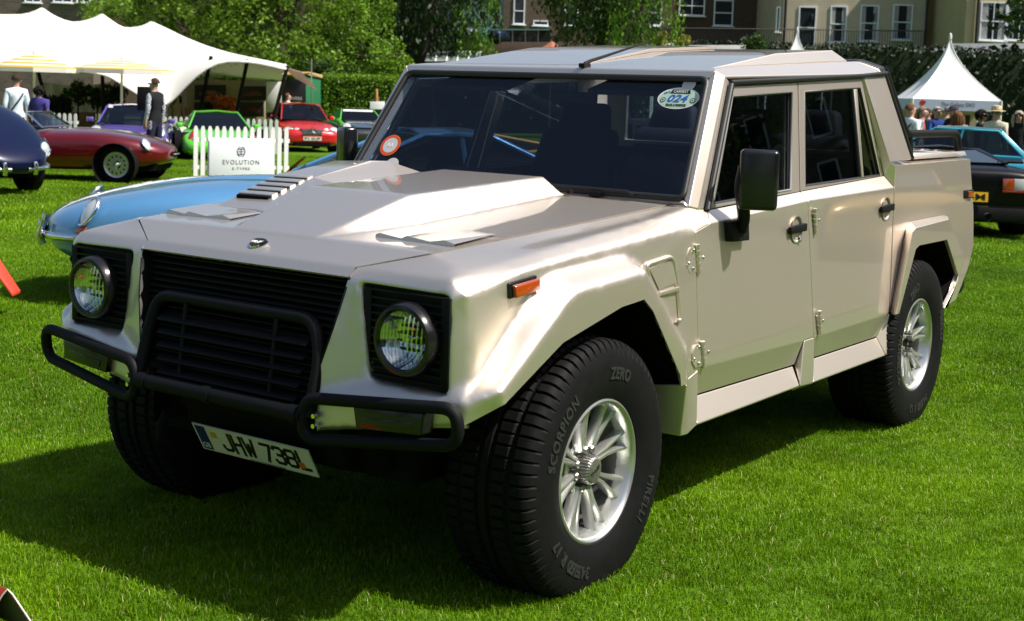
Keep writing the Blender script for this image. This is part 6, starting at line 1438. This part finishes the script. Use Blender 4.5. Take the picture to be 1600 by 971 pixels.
# pagoda tents
def pagoda(px0,px1,eave,val,tip,t,label,text=False,half=None):
    uc=(uu(px0,t)+uu(px1,t))/2; hw=(uu(px1,t)-uu(px0,t))/2; b=W(uc,t+hw); P_=empty('pagoda_tent',b,YAW-R(90)-R(4),label,'tent','white pagoda tents')
    ze=at(px0,eave,t).z-b.z; zv=at(px0,val,t).z-b.z; zt=at((px0+px1)/2,tip,t+hw).z-b.z
    bm=bmesh.new(); rings=[]; N=12
    for i in range(N+1):
        s=i/N; k=hw*((1-s)**1.75*.97+.03*(1-s)); z=ze+(zt-ze)*s; ring=[]
        for cx,cy,ex,ey in ((-1,-1,1,-1),(1,-1,1,1),(1,1,-1,1),(-1,1,-1,-1)):
            for j in range(4): f=j/4; ring.append(bm.verts.new((k*(cx+(ex-cx)*f),k*(cy+(ey-cy)*f),z-.10*math.sin(math.pi*f)*hw*(1-s)*s*2)))
        rings.append(ring)
    for A,B in zip(rings[:-1],rings[1:]):
        for i in range(16): bm.faces.new((A[i],A[(i+1)%16],B[(i+1)%16],B[i]))
    bmesh.ops.recalc_face_normals(bm,faces=bm.faces[:]); link('roof_cone',bm,wcv2,P_,40)
    for a in range(4):
        c=Matrix.Rotation(a*math.pi/2,3,'Z'); q=[c@Vector(v) for v in ((-hw,-hw,zv),(hw,-hw,zv),(hw,-hw,ze),(-hw,-hw,ze))]
        extr('valance',q,c@Vector((0,-.02,0)),M['val'],P_,bev=0)
        tube('corner_post',[c@Vector((-hw,-hw,0)),c@Vector((-hw,-hw,ze))],.04,WHT,P_,6)
        tube('roof_seam',[c@Vector((hw*((1-s)**1.75*.97+.03*(1-s)+.004),hw*((1-s)**1.75*.97+.03*(1-s)+.004),ze+(zt-ze)*s)) for s in [i/10 for i in range(11)]],.012,WHT,P_,5)
    lathe('finial',[(0,.12),(.03,.08),(.05,0),(.05,-.1)],10,WHT,P_,'z',origin=(0,0,zt))
    if text:
        y=-hw-.025; zc=(ze+zv)/2
        text_obj('valance_text','The Gallery SW3',.2,M['valink'],(.03*hw,y,zc),(1,0,0),(0,0,1),P_,fit=hw*.75,fith=(ze-zv)*.50,ext=.001)
        bm=bmesh.new(); disc(bm,(-hw*.78,y,zc+.05),.09,(0,-1,0),(0,0,1),14); disc(bm,(-hw*.73,y-.001,zc+.07),.05,(0,-1,0),(0,0,1),12); link('valance_logo',bm,M['redp'],P_)
        text_obj('valance_number','21',.2,M['val2'],(hw*.85,y,zc-.01),(1,0,0),(0,0,1),P_,fit=.12,fith=.12,ext=.001)
        extr('back_wall',[(-hw*.95,hw*.9,0),(hw*.95,hw*.9,0),(hw*.95,hw*.9,zv),(-hw*.95,hw*.9,zv)],(0,.03,0),BE,P_,bev=0)
        extr('wall_picture',[(-hw*.45,hw*.87,.9),(hw*.05,hw*.87,.9),(hw*.05,hw*.87,zv-.1),(-hw*.45,hw*.87,zv-.1)],(0,.02,0),M['ink'],P_,bev=0)
        extr('wall_picture',[(hw*.5,hw*.87,1.1),(hw*.8,hw*.87,1.1),(hw*.8,hw*.87,zv-.15),(hw*.5,hw*.87,zv-.15)],(0,.02,0),M['headdark'],P_,bev=0)
        for sx in (-1,1): extr('side_curtain',[(sx*hw*.99,-hw*.98,0),(sx*hw*.99,-hw*.6,0),(sx*hw*.99,-hw*.85,zv),(sx*hw*.99,-hw*.98,zv)],(0,.05,0),wcv2,P_,bev=0)
    return P_
wcv2=canvas('tent_white_pvc',(.78,.79,.80),.15); M['val']=mat('valance_lilac_white',(.50,.52,.72),.6); M['val2']=mat('valance_grey',(.35,.36,.5),.6); M['valink']=mat('valance_ink',(.06,.06,.12),.6)
pagoda(1421,1556,154,171,57,45.5,'white pagoda tent lettered The Gallery SW3 behind the crowd',True)
pagoda(918,1014,128,138,52,64,'white pagoda tent showing only its tip above the truck roof, centre')
pagoda(1190,1292,130,140,46,63,'white pagoda tent showing only its tip above the roof box, right of centre')
# ================================================================ PEOPLE
BL=(.012,.012,.015)
gl='visitors on the left'; gr='visitors by the gallery tent'
person(W(uu(22,30),30),heading(-.5,.85),1.86,'man in white shirt and dark trousers with bag strap across his back',cloth((.62,.70,.80)),cloth(BL),0,(.035,.02,.012),extras=('bag_strap',),group=gl)
person(W(uu(57,29.4),29.4),heading(.2,1),1.62,'woman in purple top with dark curly hair seen from behind',cloth((.06,.045,.22)),cloth((.03,.03,.06)),2,(.01,.008,.006),'curly',sleeve='short',group=gl)
person(W(uu(238,29),29),heading(-.90,.42),1.86,'man in dark waistcoat and checked shirt wearing sunglasses',cloth(BL),cloth((.02,.02,.05)),0,(.05,.03,.018),sleeve_m=checked('checked_shirt',(.55,.57,.62),(.16,.17,.22)),extras=('sunglasses',),group=gl)
person(W(uu(444,46),46),heading(.7,.5),1.72,'person in white shirt standing by the green kiosk',cloth((.78,.78,.76)),cloth((.05,.04,.04)),0,(.14,.05,.03),group=gl)
person(W(uu(272,40),40),heading(.5,-.8),1.58,'woman with dark hair under the tent left of the green car',cloth((.30,.22,.16)),cloth((.08,.06,.05)),0,(.02,.012,.01),'long',group=gl)
person(W(uu(1412,25.5),25.5),heading(.75,.45),1.72,'young man in white shirt with dark bag strap and brown hair',cloth((.75,.75,.76)),cloth((.05,.06,.1)),0,(.12,.065,.03),extras=('bag_strap',),group=gr)
person(W(uu(1431,28.5),28.5),heading(.9,-.3),1.68,'person in red and white shirt with sandy hair',cloth((.45,.08,.08)),cloth((.3,.28,.25)),0,(.22,.14,.08),sleeve_m=cloth((.7,.7,.7)),group=gr)
person(W(uu(1454,30),30),heading(.45,-.85),1.70,'grey haired man in blue jumper and sunglasses with folded hands',cloth((.012,.03,.16)),cloth((.03,.03,.04)),0,(.30,.27,.24),pose='front',sleeve_m=cloth((.03,.09,.33)),extras=('sunglasses',),group=gr)
person(W(uu(1440,34),34),heading(.5,.8),1.66,'person with dark hair in the crowd behind the blue jumper',cloth((.10,.08,.10)),cloth(BL),0,(.05,.03,.02),group=gr)
person(W(uu(1470,33),33),heading(-.6,.6),1.72,'grey haired man in dark coat standing behind the cap wearer',cloth((.05,.05,.055)),cloth(BL),0,(.2,.18,.16),group=gr)
person(W(uu(1480,29.5),29.5),heading(-.85,-.4),1.73,'man in dark cap and black jacket turned to the left',cloth(BL),cloth(BL),0,(.05,.03,.02),pose='front',extras=('cap',),group=gr)
person(W(uu(1487,28),28),heading(.3,.9),1.60,'woman with long brown hair and bare arms',cloth((.30,.18,.12)),cloth((.03,.03,.03)),0,(.13,.06,.025),'long',sleeve='none',group=gr)
person(W(uu(1522,27),27),heading(.95,-.15),1.64,'woman in black top with dark curly hair',cloth(BL),cloth(BL),1,(.012,.008,.007),'curly',group=gr)
person(W(uu(1546,26.5),26.5),heading(.55,.75),1.70,'man in straw hat and cream jacket seen from behind',cloth((.52,.50,.38)),cloth((.25,.22,.16)),0,(.2,.17,.14),extras=('strawhat',),group=gr)
person(W(uu(1582,29),29),heading(-.35,-.9),1.66,'woman with long grey hair in pink jacket over black dress',cloth(BL),cloth(BL),0,(.34,.29,.22),'long',sleeve_m=cloth((.50,.02,.08)),extras=('sunglasses',),group=gr)
person(W(uu(1612,25.5),25.5),heading(-.8,.5),1.72,'person in light blue shirt with hand on hip at the right edge',cloth((.20,.30,.62)),cloth((.1,.02,.03)),0,(.1,.06,.04),pose='hip',group=gr)

# ================================================================ THE OTHER SIDE OF THE LAWN (seen in the paint and glass)
modern(Vector((-15.5,5.4,0)),R(160),'yellow',(.62,.33,.01),'yellow sports car parked on the lawn to the left of the truck','sports_car',LL,GL_,(1.33,-1.29,.80,.335,.27),(('headlamp',(1.86,.70,.60),(.62,.25,.74),.07,.17),),glass=M['carglassd'],rim=M['alloydark'])
modern(Vector((-9.8,7.6,0)),R(170),'lime_green',(.10,.52,.015),'lime green sports car parked on the lawn to the left of the truck','sports_car',L911,G911,(1.2,-1.15,.74,.33,.25),(('headlight',(1.80,.655,.715),(.72,.12,.66),.125,.145),),glass=M['carglassd'],rim=M['alloydark'])
# ================================================================ HEDGES AND TREES
hedge('clipped_hedge',uu(503,50),50,uu(607,50),50.5,1.6,at(555,122,50).z-gz(-5.7,50),LM['hedge'],'clipped green hedge right of the kiosk, sunlit on top',11,leaf=.07,per=26,step=.19)
hedge('dark_hedge',uu(1312,62),62,uu(1640,62),62,2.0,at(1450,78,62).z-gz(19,62),LM['shadetint'],'tall shade-tinted dark hedge behind the gallery tent',12,leaf=.15,per=8,step=.38)
hedge('dark_hedge',uu(520,72),72,uu(1000,72),72,1.5,at(700,112,72).z-gz(-3,72),LM['shadetint'],'low dark hedge under the trees behind the truck cab',13,leaf=.15,per=8,step=.4)
hedge('dark_hedge',uu(1000,74),74,uu(1330,74),74,1.5,at(1200,72,74).z-gz(10,74),LM['shadetint'],'dark clipped hedge below the terrace railing',14,leaf=.15,per=8,step=.4)
tree('broadleaf_tree',uu(430,60),60,9,[(0,0,6,4.4,3.4,4.2),(-3.2,.3,5.2,3,2.8,3.4),(3.0,-.6,4.0,2.3,2.2,2.5),(-6.6,.5,6.0,3,2.6,2.9),(5.3,-.4,3.2,1.0,.9,.9),(1,0,10,4,3,3)],LM['bright'],'bright green broadleaf tree behind the stretch tent',21,leaf=.125,per=84,cr=.60,dens=1.5)
T2=tree('weeping_tree',uu(655,68),68,10,[(0,0,7.4,3.6,3,4),(-2.4,.4,6.0,2.2,2,2.6),(.2,.2,4.6,2.6,2.2,1.8)],LM['dark'],'dark drooping tree with thick trunk left of the truck roof',22,leaf=.16,per=50,cr=.7,dens=1.5,droop=.9,trunk=.55)  # dark leaf colour stands in for the shade of neighbouring trees
q=random.Random(4); hb=[]
for k in range(26): hb.append((( HR*(1.9+q.uniform(-.3,1.7)) - HF*1.2)+Vector((0,0,4.2+q.uniform(0,3.6))))[:]+(.42,))
leaf_mesh('hanging_crown',hb,LM['hang'],T2,.13,30,5,droop=1.0)
T3=tree('weeping_tree',uu(930,64),64,11,[(-.9,0,7.2,2.6,2.4,3.4),(.9,-.2,7.5,2.4,2,3)],LM['mid'],'weeping tree with bright hanging fronds behind the truck roof',23,leaf=.14,per=48,cr=.55,dens=1.3,droop=1.2,trunk=.4)
hb=[]
for k in range(40): hb.append((( HR*(1.2+q.uniform(-1.5,2.2)) - HF*(1.9+q.uniform(-.4,.5)))+Vector((0,0,4.3+q.uniform(0,4.6))))[:]+(.36,))
leaf_mesh('hanging_crown',hb,LM['hang'],T3,.12,34,6,droop=1.5)
tree('broadleaf_tree',16.1,38,9,[(0.3,0,6.6,2.0,2.0,2.2),(-2.1,-.3,4.35,.75,.7,.45),(-1.5,0,5.2,1.0,.9,.7)],LM['mid'],'leafy tree reaching in at the top right corner',24,leaf=.16,per=30,cr=.5,dens=1.1)
for i,(u_,t_) in enumerate(((27,55),(31,62),(25.5,66))):  # trees added beyond the view to throw shade on the dark hedge
    tree('broadleaf_tree',u_,t_,13,[(0,0,9,4.2,4,4.5),(1,1,5.5,3.5,3.5,3)],LM['dark'],('added shade tree right of the gallery tent, nearest','added shade tree right of the gallery tent, farthest','added shade tree right of the gallery tent, behind the hedge')[i],30+i,leaf=.3,per=20,cr=1.0,dens=.8)
for px,py,t,r,lab,sd in ((1028,64,68,.55,'small yellow green shrub above the truck roof, left of the white boards',61),(1068,66,68,.35,'small bright shrub above the truck roof, between the white boards',62),(1178,72,68,.6,'low dark green shrub above the truck roof, right of the white boards',63),(500,112,53,.5,'small shrub beside the kiosk roof',64)):
    bush(px,py,t,r,LM['yellow'] if sd in(61,62) else LM['mid'],lab,sd,'shrub',.10,34)
# ================================================================ TERRACE THINGS
def flat(name,x0,y0,x1,y1,t,th,m,label,cat,part='board'):
    e=empty(name,W(uu((x0+x1)/2,t),t),0,label,cat); quad(part,x0,y0,x1,y1,t,th,m,e,Vector(e.location)); return e
flat('low_wall',1005,68,1052,90,70,.3,wcv2,'bright white low wall above the truck roof, left section','wall')
flat('low_wall',1053,71,1165,90,70.5,.3,mat('pale_wall',(.55,.54,.52),.7),'pale low wall above the truck roof, right section','wall')
flat('teal_panel',750,38,761,66,74,.1,mat('teal_panel_paint',(.14,.36,.34),.4),'teal upright panel left of the dark brick house','panel')
gb=empty('glass_balustrade',W(uu(810,76),76),0,'glass balustrade along the terrace below the brick house','balustrade'); oo=Vector(gb.location)
for i in range(5):
    quad('glass_pane',762+i*20,47,780+i*20,66,76,.02,M['carglass'],gb,oo,0); quad('baluster',780.3+i*20,45,781.5+i*20,68,76,.05,M['steel'],gb,oo,0)
quad('balustrade_rail',760,45.5,862,47.5,75.95,.08,mat('rail_teal',(.12,.22,.20),.4),gb,oo,0)
gh=empty('glasshouse',W(uu(705,66),66),0,'sloping pale glasshouse roof under the dark drooping tree','glasshouse'); oo=Vector(gh.location)
for i in range(5):
    x=664+i*17; p=[at(x,96,66)-oo,at(x+15,96,66)-oo,at(x+19,80,68)-oo,at(x+4,80,68)-oo]
    extr('roof_pane',p,(0,0,-.03),mat('pale_glazing',(.22,.26,.23),.25),gh,bev=0); extr('glazing_bar',[at(x+15,96.5,65.9)-oo,at(x+17,96.5,65.9)-oo,at(x+21,79.5,67.9)-oo,at(x+19,79.5,67.9)-oo],(0,0,.05),WHT,gh,bev=0)
quad('glasshouse_front',664,96,750,112,66,.1,M['void'],gh,oo,0)
tp_=empty('parasol',W(uu(852,70),70),YAW,'closed looking terracotta parasol above the truck roof','parasol'); zt=at(852,64,70).z-tp_.location.z; ze=at(852,80,70).z-tp_.location.z; TERR=mat('terracotta_canvas',(.30,.10,.05),.8,noise=.1,nscale=4)
tube('pole',[(0,0,0),(0,0,zt)],.03,WOOD,tp_,6)
for k in range(8):
    a0,a1=k*math.pi/4,(k+1)*math.pi/4; panel('canopy_panel',[(0,0,zt),(.75*math.cos(a0),.75*math.sin(a0),ze),(.75*math.cos(a1),.75*math.sin(a1),ze)],[(0,1,2)],TERR,tp_,th=.01,bev=0,inside=(0,0,0))
rl=empty('terrace_railing',W(uu(1240,84),84),0,'black iron railing along the terrace of the cream house','railing'); oo=Vector(rl.location)
BI=mat('black_iron',(.012,.012,.014),.5)
for y in (48,74): tube('railing_rail',[at(1040,y-4,84)-oo,at(1442,y+1,84)-oo],.035,BI,rl,6)
bmr=bpy.data.meshes.new('railing_bar'); bm=bmesh.new(); add_tube(bm,[(0,0,0),(0,0,1.08)],.017,5); bm.to_mesh(bmr); bm.free(); bmr.materials.append(BI)
for i in range(101):
    b_=bpy.data.objects.new('railing_bar',bmr); COL.objects.link(b_); b_.parent=rl; b_.location=at(1040+i*4.02,74-4+i*.05,84)-oo
# ================================================================ HOUSES
def brickmat(name,col,var=.25,sc_=2.2):
    m=bpy.data.materials.new(name); m.use_nodes=True; t=m.node_tree; b=t.nodes['Principled BSDF']; tc=t.nodes.new('ShaderNodeTexCoord'); mp=t.nodes.new('ShaderNodeMapping'); mp.inputs['Rotation'].default_value=(R(90),0,0)
    br=t.nodes.new('ShaderNodeTexBrick'); br.inputs['Scale'].default_value=sc_; br.inputs['Color1'].default_value=(*col,1); br.inputs['Color2'].default_value=(*[c*(1-var) for c in col],1); br.inputs['Mortar'].default_value=(*[c*1.25 for c in col],1); br.inputs['Mortar Size'].default_value=.012
    t.links.new(tc.outputs['Object'],mp.inputs[0]); t.links.new(mp.outputs[0],br.inputs[0]); t.links.new(br.outputs[0],b.inputs['Base Color']); b.inputs['Roughness'].default_value=.85; return m
STUC=mat('cream_stucco',(.42,.36,.26),.85,noise=.08,nscale=1.2,bump=.2,bscale=20); STUY=mat('yellow_stucco',(.44,.37,.20),.85,noise=.08,nscale=1.2,bump=.2,bscale=20)
BRK=brickmat('dark_brick',(.075,.045,.030)); BRK2=brickmat('brown_brick',(.11,.075,.05)); STONE=brickmat('grey_stone',(.13,.10,.08),.35,1.2)
PALE=mat('pale_blue_render',(.34,.38,.46),.8,noise=.05,nscale=2); WFR=mat('white_window_frame',(.72,.73,.75),.5); PANE=mat('house_glass',(.02,.024,.03),.06,0,.6); CURT=mat('net_curtain',(.30,.30,.29),.9,noise=.3,nscale=5); SLATE=mat('slate_roof',(.06,.06,.07),.7)
def house(x0,x1,t,h,m,label,wins=(),base=0,depth=9,z0=-1):
    """block with its facade towards the lawn; wins = (px0,py0,px1,py1,columns,rows,kind)"""
    b=W((uu(x0,t)+uu(x1,t))/2,t); H_=empty('house',b,YAW-R(90),label,'house'); hw=(uu(x1,t)-uu(x0,t))/2
    hexa('wall',[(-hw,0,z0),(hw,0,z0),(hw,depth,z0),(-hw,depth,z0),(-hw,0,h),(hw,0,h),(hw,depth,h),(-hw,depth,h)],m,H_,bev=0)
    extr('roof',[(-hw-.2,-.3,h),(-hw-.2,depth+.3,h),(-hw-.2,depth/2,h+2.6)],(2*hw+.4,0,0),SLATE,H_,bev=0)
    box('cornice',(0,-.12,h-.25),(2*hw+.1,.24,.35),STUC,H_,bev=.03)
    for (a0,b0,a1,b1,nc,nr,kind) in wins:
        p0=at(a0,b1,t); p1=at(a1,b0,t); xa=(uu(a0,t)-uu(x0,t))-hw; xb=(uu(a1,t)-uu(x0,t))-hw; za=p0.z-b.z; zb=p1.z-b.z; f=.09
        Wn=empty('door' if kind=='door' else 'window',(0,0,0)); Wn.parent=H_
        ring_o=[(xa,-.06,za),(xb,-.06,za),(xb,-.06,zb),(xa,-.06,zb)]; ring_i=[(xa+f,-.06,za+f),(xb-f,-.06,za+f),(xb-f,-.06,zb-f),(xa+f,-.06,zb-f)]
        v,fc=ring(ring_o,ring_i); panel('window_frame',v,fc,WFR,Wn,th=.10,bev=0,inside=((xa+xb)/2,5,(za+zb)/2))
        extr('window_pane',[(xa+f*.5,-.012,za+f*.5),(xb-f*.5,-.012,za+f*.5),(xb-f*.5,-.012,zb-f*.5),(xa+f*.5,-.012,zb-f*.5)],(0,.004,0),PANE,Wn,bev=0)
        if kind=='curtain':
            for s0,s1 in ((.06,.30),(.70,.94)): extr('curtain',[(xa+(xb-xa)*s0,-.018,za+.1),(xa+(xb-xa)*s1,-.018,za+.1),(xa+(xb-xa)*(s1 if s0<.5 else s1),-.018,zb-.1),(xa+(xb-xa)*s0,-.018,zb-.1)],(0,.003,0),CURT,Wn,bev=0)
        for i in range(1,nc): x=xa+(xb-xa)*i/nc; box('glazing_bar',(x,-.05,(za+zb)/2),(.05 if nc<3 else .045,.05,zb-za-.1),WFR,Wn,bev=0)
        for i in range(1,nr): z=za+(zb-za)*i/nr; box('glazing_bar',((xa+xb)/2,-.048,z),(xb-xa-.1,.055,.07),WFR,Wn,bev=0)
        if kind!='door': box('window_sill',((xa+xb)/2,-.14,za-.04),(xb-xa+.2,.22,.08),WFR,Wn,bev=.01)
    return H_
hz_c=house(1200,1428,88,13,STUC,'cream stuccoed house with tall white windows over the terrace',[(1231,10,1259,76,1,2,'door'),(1280,9,1306,66,1,2,'curtain'),(1326,8,1355,64,1,2,'curtain'),(1376,7,1407,62,1,2,'curtain'),(1196.5,10,1203,50,1,1,'plain')])
for x in (1210,1428): tube('drain_pipe',[Vector((uu(x,88)-(uu(1200,88)+uu(1428,88))/2,-.12,0)),Vector((uu(x,88)-(uu(1200,88)+uu(1428,88))/2,-.12,12.5))],.09,BI,hz_c,8)
for x,y in ((1268,28),(1364,27)):
    c=at(x,y,88)-Vector(hz_c.location); loc=Vector((c.dot(HR),-.12,c.z)); box('wall_lantern',loc,(.14,.2,.42),BI,hz_c,bev=.03)
house(1428,1492,92,13,BRK,'narrow dark brick house between the cream and yellow houses',[])
hy=house(1489,1640,82,13,STUY,'yellowish stuccoed house with large white sash window top right',[(1511,3,1552,63,2,2,'curtain'),(1552,3,1592,63,2,2,'curtain')],depth=8)
tube('drain_pipe',[Vector((uu(1506,82)-(uu(1489,82)+uu(1640,82))/2,-.12,4)),Vector((uu(1506,82)-(uu(1489,82)+uu(1640,82))/2,-.12,9))],.09,BI,hy,8)
aw=empty('lean_to_roof',W(uu(1530,79),79),0,'grey lean-to roof below the sash window of the yellowish house','roof'); oo=Vector(aw.location)
extr('roof_sheet',[at(1430,82,78)-oo,at(1620,82,78)-oo,at(1600,68,81)-oo,at(1488,68,81)-oo],(0,0,-.12),mat('grey_felt',(.11,.12,.13),.8),aw,bev=.01)
house(1036,1200,96,14,BRK,'dark brick house in shade behind the terrace railing',[(1046,-6,1086,24,2,2,'plain'),(1100,0,1130,40,1,2,'plain')])
house(846,1036,94,14,BRK2,'brown brick house mostly behind the weeping tree',[(870,0,892,40,1,2,'plain'),(1000,0,1020,40,1,2,'plain')])
hb_=house(776,846,90,14,BRK2,'brown brick house with one white window above the truck roof',[(791,-4,809,38,1,2,'plain'),(822,32,846,40,1,1,'plain')])
house(690,776,92,14,PALE,'pale blue rendered house seen through the leaves',[(700,10,716,60,1,2,'plain'),(738,16,750,60,1,2,'plain'),(757,5,772,40,1,2,'plain')])
house(420,690,96,14,BRK,'dark brick house behind the bright green tree',[(520,20,540,60,1,2,'plain')])
house(140,420,98,14,BRK2,'brown brick house far behind the peak of the tent, right part',[])
house(-160,142,94,14,STONE,'dark stone house above the left peaks of the tent',[(36,-20,62,4,2,2,'plain'),(80,-20,110,4,2,2,'plain'),(116,-20,138,4,2,2,'plain')])
for i,(x,y,cc) in enumerate(((712,60,(.35,.36,.38)),(734,58,(.05,.08,.16)))):
    modern(at(x,y+9,80),heading(.9,-.4),('grey','dark_blue')[i],cc,('silver grey car parked high on the terrace behind the tree','dark blue car parked high on the terrace beside the teal panel')[i],'parked_car',LC,GC,(1.38,-1.33,.745,.325,.225),(),mirror=False)
flat('terrace_bank',560,66,1000,100,82,1.0,BRK,'dark brick retaining wall below the parked cars on the terrace','wall','wall_face')

for i in range(11):
    an=R(150-i*19.5); rr=31+4*(i%3); p=Vector((rr*math.cos(an)-1,rr*math.sin(an)+1,0)); U_,T_=ut(p)
    tree('broadleaf_tree',U_,T_,14,[(0,0,9,5.5,5.5,5),(1.5,1,5,4.5,4.5,3.6),(-2,-1,4.2,4,4,3.2)],LM['mid' if i%2 else 'dark'],'leafy tree round the near side of the lawn, number %s from the left'%('first second third fourth fifth sixth seventh eighth ninth tenth eleventh'.split()[i]),70+i,leaf=.27,per=36,cr=1.4,dens=1.0,group='trees round the near side of the lawn')

# unseen tall houses added to block sky from the side window reflections
for i,(xa,xb,mm) in enumerate(((-62,-40,BRK2),(-40,-18,BRK),(-18,4,STONE),(4,26,BRK2))):
    Hn=empty('house',((xa+xb)/2,38,0),0,('added unseen brown brick house far along the near side of the lawn','added unseen dark brick house on the near side of the lawn','added unseen grey stone house on the near side of the lawn','added unseen brown brick house on the near side of the lawn behind the camera')[i],'house'); w_=(xb-xa)/2
    hexa('wall',[(-w_,0,-1),(w_,0,-1),(w_,10,-1),(-w_,10,-1),(-w_,0,19),(w_,0,19),(w_,10,19),(-w_,10,19)],mm,Hn,bev=0)
    for fl in range(5):
        for k in range(6):
            x=-w_+1.8+k*3.7; z=1.2+fl*3.6; Wn=box('window',(x,-.03,z+1.1),(1.2,.10,2.1),WFR,Hn,bev=0); box('window_pane',(x,-.07,z+1.1),(1.0,.06,1.9),PANE,Wn,bev=0)

for i,(ya,yb,mm) in enumerate(((2,22,BRK),(22,42,STONE))):  # further unseen houses added to close sky gaps in the reflections
    Hn=empty('house',(-68,(ya+yb)/2,0),R(90),('added unseen dark brick house closing the far end of the gravel walk, nearer the lawn','added unseen grey stone house closing the far end of the gravel walk, at the corner')[i],'house'); w_=(yb-ya)/2
    hexa('wall',[(-w_,0,-1),(w_,0,-1),(w_,10,-1),(-w_,10,-1),(-w_,0,19),(w_,0,19),(w_,10,19),(-w_,10,19)],mm,Hn,bev=0)
    for fl in range(5):
        for k in range(5):
            x=-w_+2+k*3.8; z=1.2+fl*3.6; Wn=box('window',(x,-.03,z+1.1),(1.2,.10,2.1),WFR,Hn,bev=0); box('window_pane',(x,-.07,z+1.1),(1.0,.06,1.9),PANE,Wn,bev=0)
